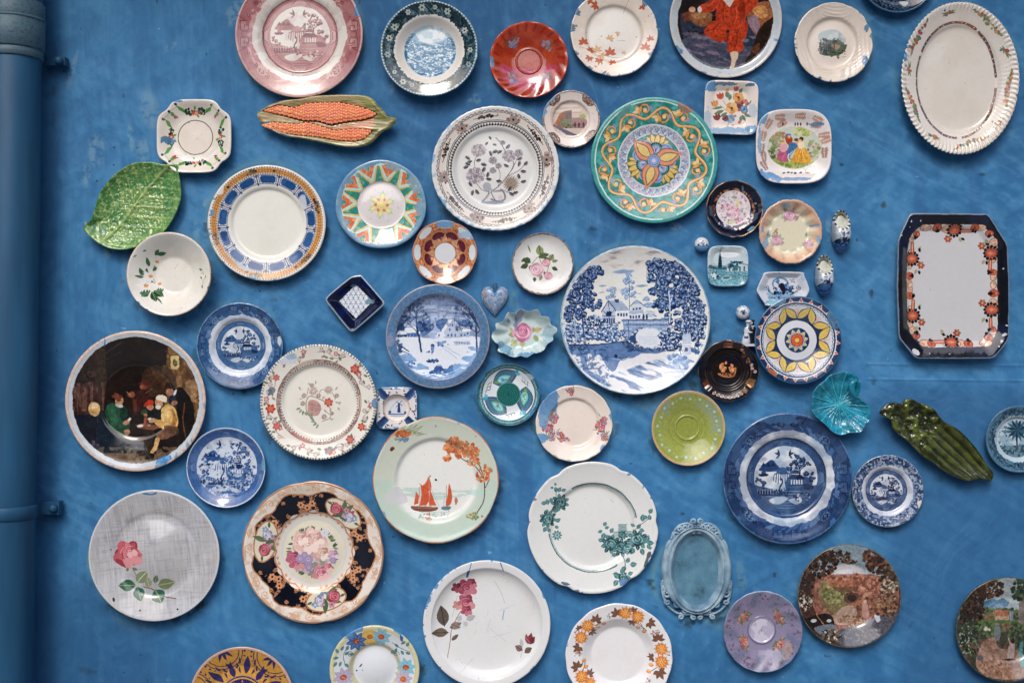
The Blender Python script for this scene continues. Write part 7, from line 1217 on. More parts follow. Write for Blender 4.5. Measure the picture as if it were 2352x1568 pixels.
# ------------------------------------------------------------------ the wall, the pavement, the far side of the street
def wall_sheet():
    n, mh = 1640, 1230; x = np.linspace(-1.55, 1.55, n, dtype=f4); z = np.linspace(.45, 2.775, mh, dtype=f4); X, Z = np.meshgrid(x, z)
    vx = X / S + CX; vy = CY - (Z - ZC) / S
    A = np.zeros((mh, n, 4), f4); A[..., :3] = hx('32709f')
    def mix(m, col, a=1.):
        m = (m * a)[..., None]; A[..., :3] = A[..., :3] * (1 - m) + hx(col) * m
    wx = fbm(X * 2.2 + 5, Z * 2.2, 3, 3) * 1.3; wz = fbm(X * 2.2, Z * 2.2 + 8, 5, 3) * 1.3
    q = fbm(X * 1.6 + wx, Z * 1.6 + wz, 7, 4); mix(sst(.45, .7, q), '4080b2', .7); mix(sst(.5, .3, q), '2a6090', .7)
    br = fbm(X * 26 + wx * 12, Z * 5 + wz * 10, 9, 4); mix(sst(.52, .72, br), '5590c0', .3); mix(sst(.46, .28, br), '2f6396', .30)
    br2 = fbm(X * 6 + Z * 9 + wx * 9, Z * 30 - X * 20 + wz * 6, 15, 4); mix(sst(.56, .74, br2), '5c94c0', .22); mix(sst(.44, .3, br2), '34648f', .18)
    tone = fbm(X * .8 + 3, Z * .8 + 9, 21, 3); mix(sst(.5, .68, tone), '3c7cb0', .35)
    sp = fbm(X * 160, Z * 160, 4, 2); fine = fbm(X * 60 + wx * 4, Z * 46, 31, 3)
    fsc = (fbm(X * 16, Z * 12, 11, 3) - .5) * 1.2; fgr = (fbm(X * 50, Z * 50, 17, 4) - .5) * 2.2
    def scrape(px, py, rx, ry, rot=0, col='86a0b0', a=.5, th=.5):
        an = math.radians(rot); dx = (vx - px); dy = -(vy - py); u = (dx * math.cos(an) + dy * math.sin(an)) / rx; v = (-dx * math.sin(an) + dy * math.cos(an)) / ry
        q_ = 1 - np.hypot(u, v) + fsc; mix(sst(.1, .6, q_) * sst(th - .06, th + .06, sp * .6 + fine * .5), col, a)
    for a in ((222, 340, 28, 50, -10), (345, 250, 26, 60, 10), (300, 320, 12, 50, 5), (325, 350, 22, 40, 0), (195, 400, 16, 40, 0), (165, 160, 8, 60, -15), (540, 30, 22, 40, -30), (395, 105, 30, 14, 30), (520, 300, 16, 30, 10), (1090, 225, 28, 20, 20), (430, 660, 22, 16, 0), (255, 570, 40, 14, 60), (480, 460, 60, 14, 40), (450, 540, 14, 60, 5),
              (2110, 520, 10, 40, 20), (2090, 250, 12, 50, 25), (1905, 530, 10, 40, 0), (1160, 160, 30, 30, 0), (660, 210, 24, 14, 0), (870, 380, 12, 24, 20), (900, 200, 14, 26, 0), (820, 420, 10, 26, 0), (1500, 1160, 30, 10, 20), (1550, 520, 14, 10, 0), (1250, 300, 30, 12, 10)): scrape(*a)
    for (px, py, rx, ry, rot) in ((500, 735, 14, 18, -20), (640, 915, 30, 14, 10), (1180, 690, 12, 50, 10), (1135, 735, 20, 16, 0), (1660, 1440, 60, 16, -20), (1700, 1310, 14, 60, 10), (230, 1300, 26, 80, -20), (300, 1430, 60, 24, -25), (800, 1070, 12, 10, 0), (1590, 1050, 50, 16, 0), (860, 1250, 60, 20, 0), (1940, 960, 30, 20, 0), (1500, 915, 60, 30, 30), (1690, 1120, 20, 30, 0), (560, 1030, 20, 40, 0)): scrape(px, py, rx, ry, rot, '5f8496', .5, .42)
    def grime_and_shade(px, py, rx, ry, a=.7, col='1f2c2e', rot=0):
        an = math.radians(rot); dx = (vx - px); dy = -(vy - py); u = (dx * math.cos(an) + dy * math.sin(an)) / rx; v = (-dx * math.sin(an) + dy * math.cos(an)) / ry
        q_ = 1 - np.hypot(u, v) + fgr; mix(sst(.30, 1.1, q_), col, a)
    for g in ((340, 1440, 60, 18, .7, '2a3a30', -6), (250, 1395, 40, 14, .6, '2a3a30', -35), (455, 1395, 30, 12, .5, '2a3a30', 30), (200, 1540, 40, 12, .6), (300, 560, 20, 40, .5), (640, 690, 30, 14, .4), (2250, 400, 20, 12, .7), (2004, 675, 10, 22, .8), (1358, 523, 14, 12, .6), (1310, 455, 10, 10, .5), (2090, 1440, 12, 16, .6), (1655, 605, 6, 12, .8), (1590, 885, 20, 30, .7), (1600, 860, 20, 16, .6),
              (740, 345, 16, 5, .5), (1570, 1180, 12, 8, .7), (925, 1235, 12, 8, .7), (860, 830, 30, 40, .35), (480, 605, 20, 50, .5), (2010, 880, 14, 20, .5), (1190, 920, 20, 12, .4), (2160, 1100, 30, 10, .4), (1200, 560, 10, 6, .4), (900, 1600, 60, 20, .5), (970, 1540, 16, 26, .7), (1500, 1170, 6, 6, .6), (1880, 630, 6, 14, .8), (1700, 760, 20, 14, .4), (2030, 470, 8, 10, .7), (1030, 500, 50, 10, .3), (560, 900, 10, 16, .6), (1800, 640, 40, 8, .3), (1015, 205, 20, 8, .3), (1290, 205, 14, 20, .6), (1985, 830, 18, 8, .4), (290, 850, 16, 8, .3), (122, 250, 8, 90, .6, '3c5058'), (118, 150, 14, 60, .6, '3c4c50'), (130, 330, 8, 60, .4, '4c6470'), (105, 1180, 10, 30, .5, '2c3c40'), (1570, 1228, 26, 16, 1, '23292c'), (1632, 1228, 26, 16, 1, '23292c'), (1600, 1212, 34, 14, 1, '23292c'), (1558, 1380, 26, 22, 1, '23292c'), (1645, 1380, 26, 22, 1, '23292c'), (1600, 1402, 40, 12, 1, '23292c'), (1530, 1350, 12, 26, 1, '23292c'), (1672, 1350, 12, 26, 1, '23292c')): grime_and_shade(*g)  # spots at the mirror frame: shade of its scroll gaps, painted into the wall
    mix(sst(.5, .75, fine), '5a92be', .22); mix(sst(.5, .28, fine), '245a8a', .22)
    dots = sst(.90, .93, vn(X * 55, Z * 55, 3) * .6 + vn(X * 140, Z * 140, 8) * .4); mix(dots, '22343c', .7)
    dr = sst(.60, .72, fbm(X * 34 + 7, Z * 1.6, 41, 3)); mix(dr * sst(.45, .6, fbm(X * 3, Z * 2, 44, 2)), '2c5c90', .35)
    wd = sst(.92, .94, vn(X * 48 + 9, Z * 48, 5) * .6 + vn(X * 120, Z * 120, 2) * .4); mix(wd, 'b4c8d4', .5)
    st1 = fbm(X * 95 + wx * 7, Z * 10 + wz * 3, 61, 3); st2 = fbm(X * 40 + Z * 70, Z * 18 - X * 14 + wx * 8, 63, 3); rg = sst(.42, .58, fbm(X * 2.2 + 9, Z * 2.2, 66, 3))
    mix(sst(.54, .74, st1) * rg, '5c94be', .15); mix(sst(.46, .28, st1) * rg, '24588a', .17); mix(sst(.55, .74, st2) * (1 - rg), '6096be', .26); mix(sst(.45, .28, st2) * (1 - rg), '255a8c', .26)
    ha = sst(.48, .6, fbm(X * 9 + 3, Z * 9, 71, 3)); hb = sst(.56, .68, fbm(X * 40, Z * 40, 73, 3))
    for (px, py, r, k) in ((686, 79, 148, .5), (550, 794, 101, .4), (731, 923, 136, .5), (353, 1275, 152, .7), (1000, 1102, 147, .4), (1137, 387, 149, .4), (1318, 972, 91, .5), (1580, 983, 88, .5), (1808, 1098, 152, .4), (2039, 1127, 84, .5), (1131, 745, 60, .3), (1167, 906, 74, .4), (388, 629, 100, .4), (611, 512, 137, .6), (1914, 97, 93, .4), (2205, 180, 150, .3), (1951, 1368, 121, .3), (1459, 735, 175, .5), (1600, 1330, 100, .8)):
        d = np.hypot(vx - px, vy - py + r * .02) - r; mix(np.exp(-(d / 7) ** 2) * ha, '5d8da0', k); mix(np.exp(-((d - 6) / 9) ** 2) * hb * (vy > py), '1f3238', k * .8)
    # an older, darker coat shows below the trowelled band at the right; the paint is also darkened beside the pipe and along the foot of the wall
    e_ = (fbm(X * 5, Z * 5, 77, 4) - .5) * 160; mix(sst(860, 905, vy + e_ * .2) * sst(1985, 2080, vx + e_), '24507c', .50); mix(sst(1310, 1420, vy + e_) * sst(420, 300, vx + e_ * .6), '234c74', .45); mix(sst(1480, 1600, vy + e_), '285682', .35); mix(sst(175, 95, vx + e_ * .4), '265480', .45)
    hgt = st1 * .12 + br * .35 + br2 * .25 + fine * .18 + fbm(X * 3, Z * 3, 50, 3) * .5 - dots * .1
    for (px, py, r, k) in ((1358, 523, 12, .5), (1310, 457, 9, .5), (2018, 432, 9, .5), (2012, 465, 8, .4), (2250, 400, 16, .4), (1180, 700, 30, -.1), (430, 540, 60, .1), (2003, 700, 12, .4), (1700, 640, 40, .06)): hgt = hgt + k * np.exp(-((vx - px) ** 2 + (vy - py) ** 2) / (r * r))
    # raised trowel lines in the plaster: the band at the right and lower right
    for yy in (838, 873): hgt = hgt + .18 * np.exp(-((vy - yy - (vx - 2200) * .01) / 3) ** 2) * (vx > 1990)
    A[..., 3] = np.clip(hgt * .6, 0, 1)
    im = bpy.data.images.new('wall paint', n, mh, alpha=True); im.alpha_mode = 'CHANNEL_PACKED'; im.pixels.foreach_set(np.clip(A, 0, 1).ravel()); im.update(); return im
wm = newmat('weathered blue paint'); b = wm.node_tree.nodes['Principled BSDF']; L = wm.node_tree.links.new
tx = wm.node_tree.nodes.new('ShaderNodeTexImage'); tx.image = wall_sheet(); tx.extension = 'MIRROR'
L(tx.outputs['Color'], b.inputs['Base Color']); bp = node(wm, 'ShaderNodeBump', Strength=.75, Distance=.012); L(tx.outputs['Alpha'], bp.inputs['Height'])
tc = wm.node_tree.nodes.new('ShaderNodeTexCoord'); nn = node(wm, 'ShaderNodeTexNoise', Scale=420., Detail=3.0); L(tc.outputs['Object'], nn.inputs['Vector'])
bp2 = node(wm, 'ShaderNodeBump', Strength=.25, Distance=.0012); L(nn.outputs[0], bp2.inputs['Height']); L(bp.outputs[0], bp2.inputs['Normal']); L(bp2.outputs[0], b.inputs['Normal']); b.inputs['Roughness'].default_value = .6; b.inputs['Specular IOR Level'].default_value = .22
nx, nz_ = 160, 100; V = []; uv = []
for j in range(nz_ + 1):
    for i in range(nx + 1):
        x = -4 + 8 * i / nx; z = 0 + 4.2 * j / nz_
        y = -.005 * math.sin(x * 2.3 + z * 1.1) - .004 * math.sin(z * 3.1 - x * 1.7)
        V.append((x, (y + .009) * .3, z)); uv.append(((x + 1.55) / 3.1, (z - .45) / 2.325))
F = [(j * (nx + 1) + i, j * (nx + 1) + i + 1, (j + 1) * (nx + 1) + i + 1, (j + 1) * (nx + 1) + i) for j in range(nz_) for i in range(nx)]
n0 = len(V); V += [(-4, .35, 0), (4, .35, 0), (4, .35, 4.2), (-4, .35, 4.2)]; uv += [(0, 0)] * 4
F += [(n0 + 1, n0, n0 + 3, n0 + 2), (nz_ * (nx + 1), nz_ * (nx + 1) + nx, n0 + 2, n0 + 3), (0, nz_ * (nx + 1), n0 + 3, n0), (nx, n0 + 1, n0 + 2, nz_ * (nx + 1) + nx)]
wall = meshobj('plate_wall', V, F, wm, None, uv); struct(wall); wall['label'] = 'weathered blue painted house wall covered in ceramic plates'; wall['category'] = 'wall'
pvm = newmat('pavement stone', base_color='a39a8c', roughness=.85); nn = node(pvm, 'ShaderNodeTexNoise', Scale=5., Detail=8.0); rmp = node(pvm, 'ShaderNodeMixRGB'); rmp.inputs[1].default_value = (.085, .087, .09, 1); rmp.inputs[2].default_value = (.15, .15, .148, 1)
pvm.node_tree.links.new(nn.outputs[0], rmp.inputs[0]); pvm.node_tree.links.new(rmp.outputs[0], pvm.node_tree.nodes['Principled BSDF'].inputs['Base Color'])
struct(flat(meshobj('pavement', *box(-60, 60, -90, .5, -.2, 0), pvm)))

def street():
    hw = empty('street_house', (0, -17, 0), 'salmon rendered house with a green awning across the street, seen in the glazes', 'house')
    sm = newmat('salmon render', base_color='80574a', roughness=.9); gm = newmat('green canvas', base_color='6f8f4a', roughness=.8); dm = newmat('dark window glass', base_color='20262a', roughness=.08); wm_ = newmat('white frame paint', base_color='d8d6d0', roughness=.5); rm = newmat('clay roof tiles', base_color='8a5540', roughness=.85)
    flat(meshobj('wall', *box(-16, 16, -6, 0, 0, 5.7), sm, hw)); flat(meshobj('roof', *box(-16.3, 16.3, -6.3, .3, 5.7, 6.0), rm, hw))
    for x in (-13, -9.5, -6, 5.2, 8.8, 12.4):
        w_ = flat(meshobj('window', *box(x - .6, x + .6, 0, .06, 1.1, 2.7), wm_, hw)); flat(meshobj('pane', *box(x - .5, x + .5, .061, .075, 1.2, 2.6), dm, w_))
    d = flat(meshobj('door', *box(-.7, .7, 0, .08, 0, 2.3), newmat('green door paint', base_color='2f5040', roughness=.4), hw)); flat(meshobj('handle', *box(.45, .5, .08, .13, 1.0, 1.15), wm_, d))
    V = [(-3, 0, 2.9), (3, 0, 2.9), (3, 1.3, 2.4), (-3, 1.3, 2.4), (-3, 1.3, 2.2), (3, 1.3, 2.2), (-3, 0, 2.86), (3, 0, 2.86)]
    flat(meshobj('awning', V, [(0, 1, 2, 3), (3, 2, 5, 4), (6, 4, 5, 7), (0, 3, 4, 6), (1, 7, 5, 2), (0, 6, 7, 1)], gm, hw))
street()
flat(meshobj('added_eave', *box(-4.3, 4.3, -1.0, .35, 3.32, 3.42), newmat('added eave boards', base_color='6c7a84', roughness=.8), wall))  # unseen overhang, added to block the high sky above the wall
for x0, x1, hh, cc, lab in ((-30, -9, 11, '8c8478', 'tall grey rendered house across the street on the left, added to narrow the sky, seen only as a reflection'), (8, 30, 12.5, '7c6a58', 'tall brown rendered house across the street on the right, added to narrow the sky, seen only as a reflection')):  # tall flanking houses added out of view to narrow the lighting sky
    hw = empty('street_house', ((x0 + x1) / 2, -15, 0), lab, 'house'); a_ = (x1 - x0) / 2  # added house, out of view, to narrow the sky
    flat(meshobj('wall', *box(-a_, a_, -6, 0, 0, hh), newmat('added house render', base_color=cc, roughness=.9), hw)); flat(meshobj('roof', *box(-a_ - .3, a_ + .3, -6.3, .4, hh, hh + .3), newmat('added house slate', base_color='3c3e44', roughness=.7), hw))
    for i in range(4):
        for j in range(3): x = -a_ + 3 + i * 5; z = 1.2 + j * 3.2; w_ = flat(meshobj('window', *box(x, x + 1.1, 0, .06, z, z + 1.6), newmat('added house window paint', base_color='c8c8c4', roughness=.5), hw)); flat(meshobj('pane', *box(x + .1, x + 1, .061, .075, z + .1, z + 1.5), newmat('added house pane glass', base_color='1c2226', roughness=.08), w_))
# ------------------------------------------------------------------ drainpipe
def pipe():
    pm = newmat('painted pipe blue', base_color='376a98', roughness=.5, specular_ior_level=.25); b = pm.node_tree.nodes['Principled BSDF']; L = pm.node_tree.links.new
    tc = pm.node_tree.nodes.new('ShaderNodeTexCoord'); mp = pm.node_tree.nodes.new('ShaderNodeMapping'); mp.inputs['Scale'].default_value = (6, 6, 1.2); L(tc.outputs['Object'], mp.inputs[0])
    nn = node(pm, 'ShaderNodeTexNoise', Scale=3., Detail=7.0); L(mp.outputs[0], nn.inputs['Vector']); cr = pm.node_tree.nodes.new('ShaderNodeValToRGB'); L(nn.outputs[0], cr.inputs[0])
    cr.color_ramp.elements[0].position = .3; cr.color_ramp.elements[0].color = (.012, .058, .125, 1); cr.color_ramp.elements[1].position = .72; cr.color_ramp.elements[1].color = (.022, .100, .205, 1); L(cr.outputs[0], b.inputs['Base Color'])
    bp = node(pm, 'ShaderNodeBump', Strength=.4, Distance=.004); L(nn.outputs[0], bp.inputs['Height']); L(bp.outputs[0], b.inputs['Normal'])
    gm = newmat('worn pale blue paint', base_color='6f8c9c', roughness=.55); b = gm.node_tree.nodes['Principled BSDF']; L = gm.node_tree.links.new; nn = node(gm, 'ShaderNodeTexNoise', Scale=16., Detail=8.0, Roughness=.7); cr = gm.node_tree.nodes.new('ShaderNodeValToRGB'); L(nn.outputs[0], cr.inputs[0])
    e = cr.color_ramp.elements; e[0].position = .36; e[0].color = (.03, .045, .05, 1); e[1].position = .50; e[1].color = (.065, .13, .18, 1); L(cr.outputs[0], b.inputs['Base Color'])
    xt, zt = -1.030, 2.9; xb, zb = -1.066, 0
    root = empty('drainpipe', ((xt + xb) / 2, -.078, 0), 'blue painted drainpipe with pale collar running up the left side of the wall', 'drainpipe')
    X = lambda z: (xt + (xb - xt) * (zt - z) / (zt - zb)) - (xt + xb) / 2
    def cyl(name, z0, z1, r, mat, bev=.003, y=0):
        P = [(X(z0), y, z0), (X(z0), y, z0 + bev), (X(z1), y, z1 - bev), (X(z1), y, z1)]; Vv, Ff = tube(P, [r - bev, r, r, r - bev], 48); return meshobj(name, Vv, Ff, mat, root)
    cyl('pipe', 0, 2.9, .055, pm)
    zz = lambda vy: ZC + (CY - vy) * S * (D - .1) / D
    cyl('collar', zz(62), zz(2), .0605, gm); cyl('socket', zz(112), zz(40), .0615, gm, .004); cyl('socket_lip', zz(46), zz(38), .0635, gm, .003)
    for v0, v1 in ((112, 132), (1162, 1192)):
        z0, z1 = zz(v1), zz(v0); s_ = cyl('bracket_strap', z0, z1, .0585, gm if v0 < 200 else pm, .0015)
        V_, F_ = box(X(z0) + .045, X(z0) + .088, .05, .074, z0, z1); flat(meshobj('bracket_lug', V_, F_, pm, root))
        P = [(X(z0) + .077, .052, (z0 + z1) / 2), (X(z0) + .077, .042, (z0 + z1) / 2), (X(z0) + .077, .038, (z0 + z1) / 2)]; V_, F_ = tube(P, [.009, .009, .005], 12); meshobj('screw', V_, F_, pm, root)
pipe()
# ------------------------------------------------------------------ round plates and dishes
emb = lambda X, Y, r, t: (.0009 * np.sin(t * 10 + math.sin(r * 30) * 2) * np.sin(r * 40) if .66 < r < .95 else 0 * t)
swirl = lambda X, Y, r, t: (.0010 * max(0, r - .62) / .38 * np.sin(t * 15 + r * 14))
flut = lambda n, a, r0=.6, ph=0: (lambda X, Y, r, t: a * max(0, r - r0) / (1 - r0) * np.cos(t * n + ph))
P_ = piece
P_('pink_willow', 'dinner_plate', 'large pink transferware willow pattern plate cropped by the top edge above the corn dish', 'plate', 686, 79, 145.5, prof='willow', H=.025, rough=.14)
P_('blue_view_bowl', 'soup_bowl', 'bowl with dark blue floral rim and pale blue landscape centre', 'bowl', 985.5, 112, 112, 110, prof='soup', H=.034)
P_('red_saucer', 'saucer', 'glossy red lustre saucer with grey flower sprays and pink lower half', 'saucer', 1214.5, 137.5, 89.5, 87.5, prof='saucer', H=.02, hfn=swirl, rough=.09, wav=2)
P_('maple_plate', 'side_plate', 'cream plate scattered with orange maple leaves, cropped by the top edge', 'plate', 1410, 76, 100, prof='dinner', H=.019, out=scallop(12, .012, .2), rough=.2)
P_('boy_plate', 'picture_plate', 'white rimmed picture plate of a seated child dressed in red', 'plate', 1666.5, 46, 128.5, 130, prof='flat', H=.018, split=.84, tilt=(3.2, .5), warp=(.006, 14, .20))
P_('embossed_bowl', 'embossed_plate', 'cream embossed plate with a small dark vignette of horses in the middle', 'plate', 1914, 97.5, 90, 91, prof='dinner', H=.022, hfn=lambda X, Y, r, t: (.0012 * np.sin(t * 7 + 40 * (X * X - Y)) * np.sin(Y * 34) if .64 < r < .97 else 0 * t), out=notches((25, 70, 115, 160, 205, 250, 295, 340), .07, .014), rough=.16)
P_('cropped_blue_plate', 'side_plate', 'dark navy plate of which only the lower edge shows at the top right', 'plate', 2061, -60, 90, prof='dinner', H=.02)
P_('platter', 'oval_platter', 'large oval cream platter with rope edge and rose sprays', 'platter', 2205.5, 179.5, 135.5, 175, prof=[(0, .40), (.4, .39), (.62, .38), (.68, .42), (.72, .56), (.76, .64), (.86, .78), (.95, .96), (.98, 1.0), (1, .985)], H=.030, out=lambda t: 1 - .006 * (1 + np.cos(t * 92)), hfn=lambda X, Y, r, t: .0016 * sst(.88, .96, np.full_like(t, r)) * np.cos(t * 92 + r * 26), split=.70, seg=920 // 2, rough=.12, spec=.6)
P_('garland_dish', 'square_bowl', 'small squarish cream dish with green and red garlands round a black ring', 'dish', 445.5, 313, 85.5, 84, prof='dish', H=.024, out=(lambda t: (lambda q: supere(3.6, .115, .20)(q))(t)), p=1.6, split=.62)
P_('daisy_bowl', 'bowl', 'round cream bowl with white daisies on its left side', 'bowl', 388, 629, 97, 96, prof='bowl', H=.046, split=.45)
P_('panel_rim_plate', 'dinner_plate', 'white plate with blue panels and orange band round the rim', 'plate', 611.5, 512.5, 134.5, 132.5, prof='willow', H=.023)
P_('star_plate', 'painted_plate', 'hand painted plate with orange and turquoise star around a white well', 'plate', 874, 470, 103, 101, prof=[(0, .5), (.3, .42), (.46, .34), (.52, .36), (.56, .5), (.7, .7), (.9, .95), (.97, 1.0), (1, .98)], H=.022, split=.53, wav=2, out=lambda t: 1 - .006 * np.sin(t * 3) - .004 * np.sin(t * 7))
P_('brown_floral_plate', 'dinner_plate', 'white plate with brown flowering tree and brown ring of flowers', 'plate', 1137, 387, 146, 143, prof='dinner', H=.024, split=.64, out=scallop(48, .006, 0), rough=.13)
P_('castle_saucer', 'small_saucer', 'small cream saucer with a brown ruined castle', 'saucer', 1311.5, 273.5, 65.5, prof='dinner', H=.016, out=notches((45, 135, 225, 315), .12, .015), rough=.14, warp=(.006, 14, .12))
P_('majolica', 'painted_plate', 'large teal majolica plate with yellow scrolls and a chipped upper right edge', 'plate', 1502.5, 367.5, 145, 143.5, prof=[(0, .55), (.3, .52), (.42, .46), (.5, .48), (.58, .58), (.8, .82), (.93, .97), (.97, 1.0), (1, .97)], H=.022, split=.57, wav=1.6, n=760, rough=.11)
P_('tulip_dish', 'square_dish', 'small rounded square dish with a bouquet of tulips and pansies', 'dish', 1679, 247, 61, 61.5, prof='deep', H=.016, out=supere(7, 0, 0, R_(-2)), p=.6, split=.68)
P_('couple_dish', 'square_dish', 'rounded square dish with a seated couple in yellow and pink dress', 'dish', 1823, 336.5, 86, 85, prof='dish', H=.02, out=supere(3.3), p=1.2, split=.64, warp=(.006, 14, .12))
P_('night_saucer', 'saucer', 'navy saucer with gilt ring round a tangle of pink flowers', 'saucer', 1687, 480, 65.5, prof='coupe', H=.02, out=scallop(16, .018, .1), rough=.07, split=.7)
P_('peach_dish', 'scalloped_dish', 'peach edged scalloped dish with three pink roses', 'dish', 1815, 531.5, 73, 74, prof='deep', H=.022, out=lambda t: scallop(12, .02)(t) - .008 * np.sin(t * 41), hfn=lambda X, Y, r, t: .002 * math.sin(max(0, min(1, (r - .55) / .35)) * math.pi) * np.cos(t * 12), rough=.1, split=.7)
P_('yellow_petal_plate', 'painted_plate', 'navy plate painted with yellow petals and an orange rosette, chipped at lower left', 'plate', 1833, 781, 99.5, 100.5, prof=[(0, .5), (.3, .46), (.44, .42), (.5, .46), (.6, .6), (.88, .93), (.97, 1.0), (1, .97)], H=.024, base=.010, split=.47, wav=1.6)
P_('gilt_ashtray', 'ashtray', 'round black ashtray with gold rim, three gold rests and a gold courting scene', 'ashtray', 1673, 851, 69.5, 70.5, prof=[(0, .25), (.3, .23), (.48, .20), (.53, .28), (.58, .40), (.66, .42), (.72, .62), (.76, .88), (.84, .95), (.96, 1.0), (1, .97)], H=.026, out=lambda t: scallop(12, .022, .26)(t), hfn=lambda X, Y, r, t: (-.007 * sum(np.exp(-(((t - a + math.pi) % (2 * math.pi) - math.pi) / .17) ** 4) for a in (R_(90), R_(212), R_(328))) if r > .76 else 0 * t), rough=.06, split=.74)
P_('bridge_plate', 'dinner_plate', 'very large blue and white plate with a stone bridge, cottages and trees', 'plate', 1459, 735.5, 171.5, 170.5, prof='coupe', H=.024, out=scallop(90, .004), n=900, rough=.12, split=.72, warp=(.006, 14, .12))
P_('rose_saucer', 'saucer', 'small white saucer with brown edge and pink roses on green leaves', 'saucer', 1246, 605.5, 70.5, 71, prof='coupe', H=.018, out=scallop(26, .010, .1))
P_('maroon_saucer', 'saucer', 'saucer with ring of maroon panels in copper gilding and white petal rim', 'saucer', 1021, 580, 74, 73.5, prof=[(0, .2), (.28, .19), (.33, .26), (.5, .38), (.7, .62), (.9, .9), (.98, 1), (1, .98)], H=.02, out=scallop(8, .028, R_(22.5), .8), rough=.14, split=.33)
P_('winter_plate', 'picture_plate', 'grey blue plate with a snowy farmhouse and bare trees', 'plate', 1005, 772.5, 119, 119.5, prof='rimmed', H=.022, split=.80, n=620, warp=(.006, 14, .12))
P_('fish_plate', 'painted_plate', 'small plate painted with three green fish round a dark green centre', 'plate', 1167.5, 906, 71.5, 71, prof='coupe', H=.02, wav=2)
P_('cream_floral_plate', 'side_plate', 'cream plate with small pink and violet flowers and smears of blue paint', 'plate', 1318, 972.5, 88, 87.5, prof='dinner', H=.019, out=scallop(16, .012, .1))
P_('green_rose_plate', 'dinner_plate', 'large white plate with notched rim and dark green roses', 'plate', 1360.5, 1211, 150, 151, prof='dinner', H=.025, out=notches((64, 123, 175, 247, 306, 5.5), .085, .032), rough=.13, split=.66)
P_('green_saucer', 'saucer', 'glossy apple green saucer with tiny blue flowers', 'saucer', 1580.5, 983, 84.5, 86, prof='saucer', H=.022, rough=.08, wav=2.5, split=.44)
P_('big_blue_willow', 'dinner_plate', 'large dark blue willow pattern plate beside the turquoise leaf', 'plate', 1808.5, 1098, 148.5, 150, prof='willow', H=.026, rough=.11, n=700)
P_('small_blue_willow', 'saucer', 'small dark blue willow pattern saucer at the right of the large blue willow plate', 'saucer', 2039, 1127, 81.5, 82.5, prof='willow', H=.018, base=.0)
P_('palm_plate', 'side_plate', 'dark teal plate with a palm tree cropped by the right edge', 'plate', 2340, 1008, 76.5, prof='dinner', H=.019)
P_('lilac_saucer', 'saucer', 'shiny lilac saucer with four small flower sprays', 'saucer', 1752.5, 1450, 90, 93, prof='saucer', H=.022, hfn=swirl, out=scallop(20, .008), rough=.07, wav=2)
P_('lane_plate', 'picture_plate', 'dark picture plate of an autumn lane with a figure in pink', 'plate', 1951, 1368.5, 117.5, 118, prof='convex', H=.022, rough=.07, n=600, warp=(.006, 14, .20))
P_('garden_plate', 'picture_plate', 'dark picture plate of a village garden cropped by the right bottom corner', 'plate', 2316, 1446, 120, 119.5, prof='convex', H=.022, rough=.09, n=600, warp=(.006, 14, .20))
P_('orange_flower_plate', 'dinner_plate', 'white plate with orange chrysanthemums and brown leaves cropped by the bottom edge', 'plate', 1421.5, 1507, 122.5, prof='soup', H=.026, out=scallop(14, .012, .1), split=.66, n=620)
P_('red_rose_plate', 'dinner_plate', 'large white plate with two crimson roses and one small rosebud', 'plate', 1117.5, 1433, 145.5, prof=[(0, .3), (.5, .28), (.7, .34), (.8, .52), (.865, .78), (.88, .90), (.93, .96), (.98, 1), (1, .985)], H=.024, split=.87, n=640)
P_('blue_daisy_plate', 'painted_plate', 'plate with yellow, blue and lilac daisies on its rim, cropped by the bottom edge', 'plate', 859.5, 1537, 102.5, prof=[(0, .5), (.2, .42), (.4, .22), (.48, .2), (.53, .3), (.6, .55), (.8, .8), (.95, 1), (1, .98)], H=.024, split=.52, rough=.08)
P_('gold_geometric_plate', 'side_plate', 'gold and purple geometric plate cropped by the bottom edge', 'plate', 554, 1603, 119, prof='convex', H=.022, rough=.09)
P_('linen_rose_plate', 'dinner_plate', 'grey linen textured plate with one pink rose and green leaves', 'plate', 353, 1275.5, 149, 149.5, prof=[(0, .92), (.2, .80), (.42, .52), (.55, .34), (.62, .36), (.68, .5), (.8, .7), (.93, .92), (.98, 1), (1, .985)], H=.024, split=.60, rough=.10, wav=1.4, n=660)
P_('navy_gilt_plate', 'dinner_plate', 'ornate navy and copper gilt plate with a large bouquet in the middle', 'plate', 718.5, 1267.5, 162.5, 163.5, prof=[(0, .5), (.2, .45), (.38, .3), (.45, .28), (.52, .36), (.56, .5), (.62, .62), (.8, .78), (.93, .96), (.98, 1), (1, .985)], H=.026, out=notches((100, 145, 190, 235, 280, 325, 10, 55), .10, .014), split=.55, rough=.09, n=800)
P_('sailboat_plate', 'dinner_plate', 'pale green plate with a red sailed boat and an autumn tree', 'plate', 1000.5, 1102, 144.5, 145, prof='dinner', H=.024, base=.004, out=scallop(8, .018, .4, 1.2), n=700)
P_('delft_ashtray', 'square_ashtray', 'small square blue and white ashtray with a windmill', 'ashtray', 910, 937, 47, 48, prof=[(0, .3), (.4, .28), (.55, .34), (.62, .62), (.66, .9), (.72, .95), (.95, 1), (1, .95)], H=.016, out=supere(6), p=5, split=.62, hfn=lambda X, Y, r, t: (-.004 * np.exp(-(((t % (math.pi / 2)) - math.pi / 4) / .13) ** 4) if r > .68 else 0 * t))
P_('dense_blue_willow', 'saucer', 'small densely printed blue willow saucer beside the tavern plate', 'saucer', 518.5, 1073.5, 90.5, 91.5, prof='coupe', H=.018)
